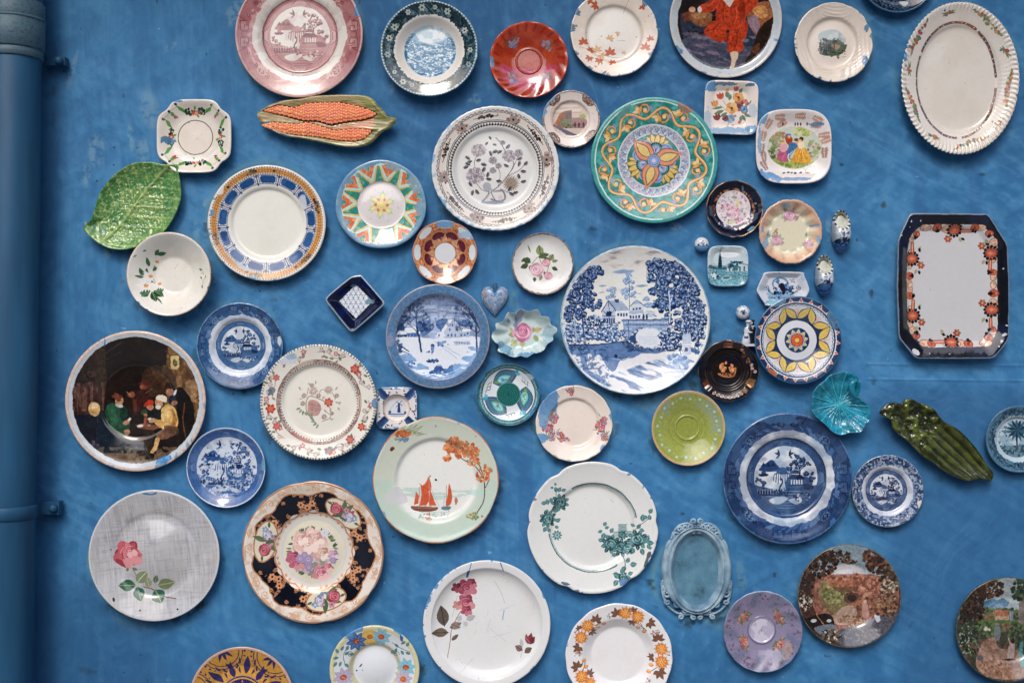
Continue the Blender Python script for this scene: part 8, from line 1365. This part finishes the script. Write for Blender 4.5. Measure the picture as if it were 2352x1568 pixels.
P_('indian_tree_plate', 'dinner_plate', 'cream plate with flowering branch centre, brown lattice ring and red flowers', 'plate', 731, 923, 133.5, 132, prof='dinner', H=.024, base=.006, out=scallop(72, .004), split=.64, n=640)
P_('mid_blue_willow', 'side_plate', 'blue willow pattern plate above the tavern plate', 'plate', 550, 794, 98, 98.5, prof='willow', H=.018, rough=.1)
P_('tavern_plate', 'picture_plate', 'large white rimmed picture plate of men playing cards in a dark tavern', 'plate', 310.5, 920.5, 160.5, prof=[(0, .45), (.3, .42), (.48, .38), (.53, .40), (.58, .52), (.7, .66), (.88, .86), (.97, 1), (1, .985)], H=.026, split=.56, rough=.08, n=860, warp=(.006, 14, .20))
# ------------------------------------------------------------------ angular dishes
tp = [(2064, 565), (2062, 660), (2066, 770), (2075, 795), (2105, 822), (2150, 822), (2270, 821), (2300, 805), (2315, 785), (2317, 660), (2313, 565), (2305, 548), (2268, 495), (2230, 491), (2150, 491), (2095, 490), (2085, 497), (2070, 530)]
tp = [(2063.5, 552), (2061, 660), (2065, 768), (2068, 778), (2100, 818), (2108, 822.5), (2190, 823), (2277, 822.5), (2285, 818), (2312, 785), (2315.5, 775), (2317, 660), (2313, 566), (2309, 556), (2272, 497), (2264, 492), (2180, 491), (2098, 490), (2089, 494), (2068, 540)]
def pout(pts, cx, cy, r, sm=0): g = polyout(pts, (cx, cy), sm); return lambda t: g(t) / r
P_('tray', 'octagonal_tray', 'tall navy tray with cut corners and orange flower border', 'tray', 2189, 656.5, 166, 166, prof='tray', H=.026, out=pout(tp, 2189, 656.5, 166), p=0, split=.75, seg=200, n=760, edge=('7c8ca0', .012))
bpy.context.view_layer.update()
dm_ = tv('C2', [(660, 215), (655, 190), (700, 140), (860, 10), (900, -10), (960, -18), (985, 0), (1150, 190), (1168, 220), (1155, 260), (940, 450), (895, 478), (855, 462), (700, 270)])
P_('navy_diamond', 'diamond_dish', 'navy diamond shaped dish with rows of white shell pattern', 'dish', 815, 693, 67, prof=[(0, .2), (.5, .2), (.60, .24), (.72, .5), (.86, .85), (.93, 1), (1, .97)], H=.02, out=pout(dm_, 815, 693, 67, 3), p=0, split=.6, rough=.06, edge=('a4b8c4', .045))
sq = [(1625, 572), (1632, 567), (1671, 565), (1709, 567), (1716, 572), (1718, 611), (1716, 650), (1710, 655), (1671, 657), (1640, 656), (1630, 650), (1625, 611)]
P_('spire_dish', 'square_dish', 'small square blue dish with a tall church spire', 'dish', 1671.5, 611, 46.5, prof='deep', H=.012, out=supere(4.6), p=0, split=.68, rough=.09, warp=(.006, 14, .12))
ot = [(1739, 662), (1752, 634), (1762, 625), (1838, 625), (1846, 632), (1857, 660), (1856, 672), (1843, 696), (1835, 701), (1765, 702), (1756, 697), (1740, 672)]
P_('delft_dish', 'cut_corner_dish', 'small blue and white dish with pointed sides half hidden behind the yellow petal plate', 'dish', 1798, 664, 59, prof='deep', H=.014, out=pout(ot, 1798, 664, 59, 2), p=0, split=.68, warp=(.006, 14, .12))
sh = tv('C3', [(225, 640), (235, 600), (265, 575), (262, 520), (310, 510), (345, 470), (370, 422), (430, 430), (480, 393), (530, 408), (570, 412), (625, 395), (655, 425), (665, 455), (720, 462), (745, 490), (748, 530), (795, 555), (805, 590), (770, 630), (770, 670), (722, 700), (690, 755), (640, 780), (590, 790), (540, 822), (480, 808), (430, 820), (380, 810), (350, 790), (280, 765), (290, 720), (250, 680)])
sc_ = (1205, 763)
P_('shell_dish', 'ruffled_dish', 'small pale turquoise ruffled dish with one pink rose', 'dish', 1205, 763, 76, prof=[(0, .2), (.4, .2), (.55, .26), (.75, .55), (.92, .9), (1, 1)], H=.024, out=pout(sh, 1205, 763, 76, 3), p=1.2, split=.56, hfn=lambda X, Y, r, t: .004 * max(0, r - .5) * 2 * np.sin(t * 13 + .6), rough=.08, seg=200)
# ------------------------------------------------------------------ leaf shaped dishes
lf = tv('B1', [(293, 785), (350, 735), (385, 650), (400, 600), (440, 480), (520, 370), (620, 280), (740, 220), (880, 210), (1000, 232), (1080, 228), (1125, 238), (1132, 300), (1150, 400), (1155, 520), (1120, 640), (1050, 770), (980, 850), (870, 920), (760, 965), (640, 988), (520, 975), (420, 925), (340, 860)])
def leafh(X, Y, r, t):
    # midrib runs from the tip lower left to the stem upper right
    a = math.radians(48); u = X * math.cos(a) + Y * math.sin(a); v = -X * math.sin(a) + Y * math.cos(a) - .04 * np.sin(u * 3)
    rib = .0030 * np.exp(-(v / .022) ** 2); k = (u - abs(v) * .75) * 4.2; side = .0014 * np.exp(-((k - np.round(k)) / .10) ** 2)
    w_ = .0038 * (abs(fbm(X * 19 + 30, Y * 19 + 30, 5, 3) - .5) * 2); return (rib + side + w_) * min(1, (1.02 - r) * 6)
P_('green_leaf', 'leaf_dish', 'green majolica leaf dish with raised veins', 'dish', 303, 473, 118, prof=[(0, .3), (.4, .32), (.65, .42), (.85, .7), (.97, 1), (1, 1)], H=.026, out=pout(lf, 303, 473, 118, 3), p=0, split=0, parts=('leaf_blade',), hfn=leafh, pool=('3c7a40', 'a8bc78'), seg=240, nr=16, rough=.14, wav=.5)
ll = tv('C4', [(1490, 1190), (1502, 1145), (1560, 1075), (1620, 1030), (1680, 965), (1740, 945), (1830, 926), (1930, 938), (2000, 985), (2037, 1070), (2032, 1130), (2008, 1195), (2030, 1238), (2095, 1282), (2140, 1335), (2150, 1410), (2125, 1500)]) + tv('C5', [(1185, 330), (1160, 385), (1130, 402), (1060, 405), (1000, 421), (940, 400), (890, 350), (830, 300), (795, 265), (778, 215), (785, 160)])
def lilyh(X, Y, r, t):
    th = np.arctan2(Y, X); k = th * 13 / (2 * math.pi) + .1; d = (k - np.round(k)) / 13 * 2 * math.pi * np.hypot(X, Y)
    d2 = (k * 2 - np.round(k * 2)) / 26 * 2 * math.pi * np.hypot(X, Y)
    return (.0015 * np.exp(-(d / .014) ** 2) + (.0009 * np.exp(-(d2 / .012) ** 2) if r > .35 else 0) + .0022 * fbm(X * 9 + 20, Y * 9 + 20, 7, 3)) * min(1, (1.03 - r) * 8)
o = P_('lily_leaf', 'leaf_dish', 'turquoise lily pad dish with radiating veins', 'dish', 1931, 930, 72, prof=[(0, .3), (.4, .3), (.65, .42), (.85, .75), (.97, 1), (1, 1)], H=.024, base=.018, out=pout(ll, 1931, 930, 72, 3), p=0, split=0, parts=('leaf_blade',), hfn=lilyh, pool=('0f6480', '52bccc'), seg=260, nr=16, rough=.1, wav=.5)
def stalk(par, pts, rad, mat, H):
    o = par.location; P = [((x - CX) * (D - h) / D * S - o.x, -h, ZC + (CY - y) * (D - h) / D * S - o.z) for x, y, h in pts]
    P = [tuple(v) for v in smooth(P, 5, False)]; n = len(P); rs = [rad * (.75 + .5 * math.sin(math.pi * i / (n - 1))) for i in range(n)]
    V, F = tube(P, rs, 10); return meshobj('stalk', V, F, mat, par)
sm_ = newmat('turquoise stalk glaze', base_color='1c7892', roughness=.1)
p3 = tv('C4', [(1975, 1215), (1945, 1160), (1930, 1090), (1950, 1040), (1990, 1020)]); stalk(o, [(x, y, h) for (x, y), h in zip(p3, (.040, .043, .044, .044, .040))], .0055, sm_, 0)
ce = tv('C5', [(1283, 265), (1300, 225), (1345, 188), (1400, 180), (1440, 192), (1470, 160), (1520, 156), (1570, 180), (1640, 205), (1690, 235), (1730, 290), (1775, 330), (1850, 370), (1920, 430), (1990, 510), (2040, 580), (2075, 640), (2115, 685), (2125, 715), (2100, 765), (2060, 750), (2020, 742), (1940, 760), (1850, 735), (1760, 690), (1680, 630), (1600, 580), (1540, 520), (1470, 450), (1410, 410), (1380, 370), (1368, 320), (1330, 280)])
def celh(X, Y, r, t):
    a = math.radians(-42); u = X * math.cos(a) + Y * math.sin(a); v = -X * math.sin(a) + Y * math.cos(a)
    st = .0038 * abs(np.sin(v * 34 / (1.15 - .5 * sst(.3, 1.1, u)) + .5)) * sst(-.25, .1, u); lv = .012 * abs(fbm(X * 7 + 30, Y * 7 + 30, 5, 3) - .5) * 2 * sst(.15, -.2, u)
    return (st + lv + .0020) * min(1, (1.03 - r) * 8)
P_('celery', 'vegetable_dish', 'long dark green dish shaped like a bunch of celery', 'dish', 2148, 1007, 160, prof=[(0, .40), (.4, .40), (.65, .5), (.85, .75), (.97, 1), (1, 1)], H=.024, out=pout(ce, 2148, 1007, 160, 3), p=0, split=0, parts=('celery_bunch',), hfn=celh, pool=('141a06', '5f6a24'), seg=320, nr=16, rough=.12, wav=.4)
# corn dish: husk, and every kernel its own piece
hk = tv('A2', [(273, 1005), (330, 960), (400, 925), (520, 890), (640, 880), (760, 855), (920, 845), (1080, 843), (1220, 850), (1290, 880), (1345, 940), (1400, 1000), (1430, 1035), (1490, 1045), (1502, 1078), (1470, 1100), (1445, 1140), (1380, 1170), (1330, 1220), (1280, 1270), (1180, 1305), (1050, 1305), (900, 1280), (760, 1250), (640, 1228), (540, 1215), (440, 1180), (340, 1115), (282, 1060)])
UP = ([(320, 985), (450, 938), (600, 962), (700, 925), (850, 915), (1000, 915), (1150, 945), (1250, 975), (1330, 1012)], [(320, 988), (500, 1022), (680, 1070), (800, 1070), (920, 1105), (1060, 1078), (1200, 1062), (1290, 1040), (1330, 1014)])
LO = ([(300, 1112), (400, 1090), (620, 1105), (720, 1092), (850, 1130), (950, 1165), (1100, 1150), (1200, 1150), (1290, 1160)], [(300, 1116), (450, 1172), (600, 1197), (800, 1214), (1000, 1247), (1130, 1254), (1220, 1232), (1290, 1165)])
def yi(L, x): return np.interp(x, [p[0] for p in L], [p[1] for p in L])
hc = (750, 278)
def huskh(X, Y, r, t):
    px = (X * 158 + hc[0]) * 1.72735; px = (px - 900) * 2.24; py = ((-Y * 158 + hc[1]) * 1.72735) * 2.24; out = np.zeros_like(t)
    for T_, B_ in (UP, LO): d = np.minimum(py - yi(T_, px), yi(B_, px) - py); out -= .0065 * sst(-14, 10, d) * (px > 310) * (px < 1330)
    return (out + .0014 * fbm(X * 3, Y * 60 + X * 8, 4, 3)) * min(1, (1.03 - r) * 8)
corn = P_('husk', 'corn_dish', 'dish shaped like an orange cob of corn in its green husk', 'dish', hc[0], hc[1], 158, prof=[(0, .72), (.4, .72), (.7, .82), (.88, .95), (.96, 1), (1, .9)], H=.030, out=pout(hk, hc[0], hc[1], 158, 3), p=0, split=0, parts=('husk',), hfn=huskh, seg=360, nr=16, rough=.22, wav=.6)
km = []
for i, cc in enumerate(('ec8258', 'f09060', 'e8846c', 'f2a474')):
    km.append(newmat('orange kernel glaze', base_color=cc, roughness=.34))
kmesh = []
for mt in km:
    V = []; 
    for j, (rr, hh) in enumerate(((1, 0), (.95, .6), (.62, .92), (.08, 1.0))):
        for k in range(8): a = k * math.pi / 4; c_, s_ = math.cos(a), math.sin(a); sq_ = (abs(c_) ** 4 + abs(s_) ** 4) ** -.25; V.append((c_ * rr * sq_, -hh, s_ * rr * sq_))
    me = bpy.data.meshes.new('kernel'); me.from_pydata(V, [], [(j * 8 + k, j * 8 + (k + 1) % 8, (j + 1) * 8 + (k + 1) % 8, (j + 1) * 8 + k) for j in range(3) for k in range(8)] + [tuple(24 + k for k in range(7, -1, -1))]); me.polygons.foreach_set('use_smooth', [True] * len(me.polygons)); me.materials.append(mt); kmesh.append(me)
K = []; rn = random.Random(8)
for (T_, B_), x1, rows in ((UP, 1322, 7), (LO, 1280, 5)):
    x = 324; i = 0
    while x < x1:
        yt, yb = yi(T_, x), yi(B_, x); n_ = int(max(1, round((yb - yt) / 25)))
        if yb - yt > 12:
            for j in range(n_):
                yy = yt + (j + .5) * (yb - yt) / n_ + (6 if i % 2 else -6) * (n_ > 2) * .5; rho_ = ((j + .5) / n_ - .5) * 2
                K.append((x, yy, 12.6, .5 * (yb - yt) / n_ * 1.2, .0215 + .006 * math.sqrt(max(0, 1 - rho_ ** 2)), i))
        x += 21; i += 1
K.sort(key=lambda k: -k[2] * k[3])
VV = []; FF = []
for q_, (x, y, rx, ry, h, i) in enumerate(K):
    (a, b_), = tv('A2', [(x, y)]); L_ = rel(a, b_, h) - corn.location; sx = rx / 2.24 / 1.72735 * S; sz = ry / 2.24 / 1.72735 * S; col = min(3, max(0, int((1330 - x) / 1000 * 2.2 + rn.random() * 1.6 - .2))) if x > 700 else rn.choice((1, 3, 1, 0))
    if q_ < 300:
        o = bpy.data.objects.new('kernel', kmesh[col]); COL.objects.link(o); o.parent = corn; o.location = (L_.x, -h, L_.z); o.scale = (sx, 0.0017, sz)
    else:
        n0 = len(VV); VV += [(v.co.x * sx + L_.x, v.co.y * 0.0017 - h, v.co.z * sz + L_.z) for v in kmesh[0].vertices]; FF += [tuple(k + n0 for k in p.vertices) for p in kmesh[0].polygons]
if VV: o = meshobj('small_kernels', VV, FF, km[1], corn); o['kind'] = 'stuff'
# ------------------------------------------------------------------ heart, knobs, clogs, couple
hp = [(1136, 672), (1130, 662), (1120, 658), (1110, 663), (1105, 675), (1107, 688), (1115, 702), (1126, 715), (1133, 722), (1136, 725), (1140, 720), (1152, 706), (1162, 692), (1167, 678), (1164, 665), (1155, 658), (1146, 660), (1140, 667)]
o = P_('heart', 'heart_ornament', 'small painted heart pendant with a hanging loop', 'ornament', 1136, 686, 33, prof=[(0, 1), (.3, .97), (.6, .85), (.85, .6), (.97, .35), (1, .2)], H=.014, out=pout(hp, 1136, 686, 33, 2), p=0, split=0, parts=('heart',), rough=.3, back=.9, lip=.001)
lm = newmat('painted metal loop', base_color='4c6478', roughness=.4, metallic=.6)
V, F = tube([(math.cos(a * .524) * .0045, -.006, .0295 + math.sin(a * .524) * .0045) for a in range(13)], .0013, 8, False); meshobj('loop', V, F, lm, o)
for k_, lab, x, y, r in (('knob_flower', 'round blue and white drawer knob beside the spire dish', 1613, 560.5, 16.5), ('knob_mill', 'round white drawer knob above the little kissing couple', 1708, 717, 16)):
    P_(k_, 'drawer_knob', lab, 'knob', x, y, r, prof=[(0, 1), (.3, .98), (.6, .9), (.85, .75), (.97, .6), (1, .5)], H=.022, split=.9, parts=('knob_face', 'knob_edge'), rough=.1, back=.5, group='blue and white drawer knobs', wav=.3)
def clog(key, lab, cx, cy, ry, rot):
    def oc(t): # rounded heel above, pointed toe below
        s_ = np.sin(t); return 1 / np.sqrt((np.cos(t) / .44) ** 2 + s_ ** 2) * (1 + .06 * (s_ < -.3))
    def hf(X, Y, r, t):
        hole = sst(1.15, .72, np.hypot(X / .33, (Y - .50) / .44)); toe = np.exp(-((Y + .35) / .45) ** 2) * .008
        return toe * (1 - r ** 4) - hole * .022 * (r < .97) + .0 * X
    return P_(key, 'ceramic_clog', lab, 'clog', cx, cy, ry, prof=[(0, .95), (.4, .95), (.7, .9), (.88, .75), (.97, .5), (1, .3)], H=.030, out=oc, p=0, split=0, parts=('clog_body',), hfn=hf, seg=120, nr=8, rough=.12, back=.85, lip=.004, group='blue and white ceramic clogs', wav=.3)
clog('clog', 'upper of the two small ceramic clogs, nearer the navy tray', 1937, 527, 47.5, 2)
c2 = clog('small_clog', 'lower of the two small ceramic clogs, below the peach scalloped dish', 1898, 630, 46, 0)
def couple():
    wh = newmat('white figurine glaze', base_color='c4c8d0', roughness=.12); bl = newmat('blue figurine glaze', base_color='22406f', roughness=.12); dk = newmat('black figurine glaze', base_color='14151a', roughness=.15)
    (bx, by), = tv('C4', [(765, 610)]); L_ = rel(bx, by, .012); root = empty('kissing_couple', L_, 'small kissing couple figurine between ashtray and yellow petal plate', 'figurine'); u = S / 2.851 / 1.72735
    def fig(name, mat, prof_, lean, x0, z0, parts):
        ns = 14; V = []; n = len(prof_)
        for (z, r, dx) in prof_:
            for j in range(ns): a = 2 * math.pi * j / ns; V.append(((x0 + dx + r * math.cos(a)) * u, -.014 + r * .7 * math.sin(a) * u, (z0 + z) * u))
        o = meshobj(name, V, ringgrid(n, ns, False) + [tuple((n - 1) * ns + j for j in range(ns)), tuple(range(ns - 1, -1, -1))], mat, root)
        for (nm, mt, x, z, rx, rz) in parts:
            V = [((x + rx * math.sin(p_ * math.pi / 7) * math.cos(q * math.pi / 5)) * u, -.016 + rx * .8 * math.sin(p_ * math.pi / 7) * math.sin(q * math.pi / 5) * u, (z + rz * math.cos(p_ * math.pi / 7)) * u) for p_ in range(8) for q in range(10)]
            meshobj(nm, V, ringgrid(8, 10, False), mt, o)
    fig('girl', wh, [(0, 46, -6), (20, 50, -4), (60, 44, 0), (100, 30, 4), (120, 26, 6), (150, 34, 8), (180, 30, 14), (196, 12, 18), (214, 20, 22), (236, 26, 24), (256, 20, 24), (264, 8, 22)], 0, -28, 0, [('bonnet', wh, 0, 252, 40, 18), ('bow', bl, 6, 176, 26, 10), ('apron', bl, -30, 70, 30, 24), ('arm', wh, 14, 130, 34, 12)])
    fig('boy', dk, [(0, 30, 0), (10, 36, 0), (50, 34, 0), (90, 32, 0), (120, 36, -4), (160, 38, -6), (186, 30, -10), (200, 12, -12), (216, 22, -16), (238, 26, -18), (256, 18, -18), (262, 6, -18)], 0, 56, 0, [('cap', dk, 38, 262, 34, 12), ('face', wh, 26, 236, 20, 20), ('scarf', wh, 44, 196, 22, 10)])
    V, F = box(-84 * u, 72 * u, -.026, .012, -26 * u, 2 * u); flat(meshobj('base', V, F, wh, root))
couple()
# ------------------------------------------------------------------ oval frame with scrolls
def mirror():
    fm = newmat('worn pale blue frame paint', base_color='6f9cbc', roughness=.45); b = fm.node_tree.nodes['Principled BSDF']; L = fm.node_tree.links.new
    tc = fm.node_tree.nodes.new('ShaderNodeTexCoord'); nn = node(fm, 'ShaderNodeTexNoise', Scale=30., Detail=6.0); L(tc.outputs['Object'], nn.inputs['Vector']); cr = fm.node_tree.nodes.new('ShaderNodeValToRGB'); L(nn.outputs[0], cr.inputs[0]); e = cr.color_ramp.elements
    e[0].position = .35; e[0].color = (.10, .19, .28, 1); e[1].position = .60; e[1].color = (.30, .43, .52, 1); L(cr.outputs[0], b.inputs['Base Color'])
    pm = newmat('painted over panel', base_color='3c6c8c', roughness=.4); b = pm.node_tree.nodes['Principled BSDF']; L = pm.node_tree.links.new; tc = pm.node_tree.nodes.new('ShaderNodeTexCoord'); nn = node(pm, 'ShaderNodeTexNoise', Scale=22., Detail=9.0, Roughness=.65); L(tc.outputs['Object'], nn.inputs['Vector']); cr = pm.node_tree.nodes.new('ShaderNodeValToRGB'); L(nn.outputs[0], cr.inputs[0]); e = cr.color_ramp.elements
    e[0].position = .34; e[0].color = (.035, .075, .10, 1); e[1].position = .46; e[1].color = (.07, .18, .27, 1); x_ = e.new(.7); x_.color = (.13, .28, .38, 1); L(cr.outputs[0], b.inputs['Base Color']); bp = node(pm, 'ShaderNodeBump', Strength=.5, Distance=.002); L(nn.outputs[0], bp.inputs['Height']); L(bp.outputs[0], b.inputs['Normal'])
    H = .018; cx, cy = 1600.5, 1309.5; root = empty('ornate_mirror', rel(cx, cy, H), 'oval blue painted mirror frame with openwork scrolls above and below', 'mirror frame'); q = S * (D - H) / D
    seg = 96; prof_ = [(0, 0, .004), (8, 0, .016), (10.5, 0, .020), (13, 0, .019), (14.5, 0, .014), (17, 0, .016), (21, 1, .019), (26, 1, .017), (29, 1, .010), (29.5, 1, 0)]
    V = []
    for d, s_, h in prof_:
        for j in range(seg):
            t = 2 * math.pi * j / seg; k = 1 + (abs(math.cos(t)) ** 1.5) * 0; dd = d if d < 17 else 17 + (d - 17) * (abs(math.cos(t)) ** 2 * 1.0 + .12)
            V.append(((50.5 + dd) * math.cos(t) * q, -h, (81.5 + dd) * math.sin(t) * q))
    F = ringgrid(len(prof_), seg, False); meshobj('frame_moulding', V, [f for f in F], fm, root)
    V = [(0, -.005, 0)] + [((52) * math.cos(2 * math.pi * j / seg) * q, -.005, 83 * math.sin(2 * math.pi * j / seg) * q) for j in range(seg)]; meshobj('backing_panel', V, [(0, 1 + j, 1 + (j + 1) % seg) for j in range(seg)], pm, root)
    c0 = np.array(tv('D4', [(1605, 1035)])[0])
    def put(pts, r, nm='scroll'):
        for sg in (1, -1):
            P = [((sg * (x - 1605) / 2.24 / 1.72735) * q, -h, -((y - 1035) / 2.24 / 1.72735) * q) for x, y, h in pts]; V, F = tube(P, [r * (1 - .35 * i / len(P)) for i in range(len(P))], 8); meshobj(nm, V, F, fm, root)
    def spiral(x, y, r, a0, d, turns=1.25, h=.010):
        return [(x + math.cos(math.radians(a0) + d * 6.283 * turns * i / 14) * r * (1 - .75 * i / 14), y - math.sin(math.radians(a0) + d * 6.283 * turns * i / 14) * r * (1 - .75 * i / 14), h + .0003 * i) for i in range(15)]
    for (x, y, r, a0, d, tn) in ((1578, 602, 28, 270, -1, 1.2), (1548, 655, 26, 0, 1, 1.2), (1500, 662, 28, 320, 1, 1.2), (1452, 672, 26, 330, 1, 1.2), (1425, 722, 32, 300, -1, 1.3), (1575, 690, 22, 60, -1, 1), (1475, 715, 20, 40, 1, 1),
                             (1318, 1140, 24, 270, -1, 1.2), (1345, 1245, 40, 60, 1, 1.3), (1345, 1318, 26, 120, 1, 1.2), (1435, 1340, 36, 60, 1, 1.3), (1405, 1290, 22, 300, -1, 1), (1500, 1392, 28, 30, -1, 1.2), (1562, 1395, 32, 200, -1, 1.2), (1462, 1448, 26, 100, -1, 1.2), (1578, 1455, 24, 90, 1, 1.2), (1320, 1190, 18, 90, 1, 1)): put(spiral(x, y, r, a0, d, tn), .0030)
    put([(x, y, .009) for x, y in smooth([(1380, 762), (1400, 700), (1450, 640), (1530, 620), (1600, 640)], 5, False)], .0028); put([(x, y, .009) for x, y in smooth([(1295, 1150), (1305, 1250), (1340, 1340), (1400, 1400), (1480, 1430), (1600, 1425)], 5, False)], .0030); put([(x, y, .009) for x, y in smooth([(1340, 1180), (1390, 1290), (1470, 1370), (1600, 1385)], 5, False)], .0028)
    put([(x, y, .010) for x, y in smooth([(1375, 770), (1350, 800), (1330, 860), (1315, 950), (1308, 1050), (1315, 1150)], 5, False)], .0036, 'outer_edge')
mirror()
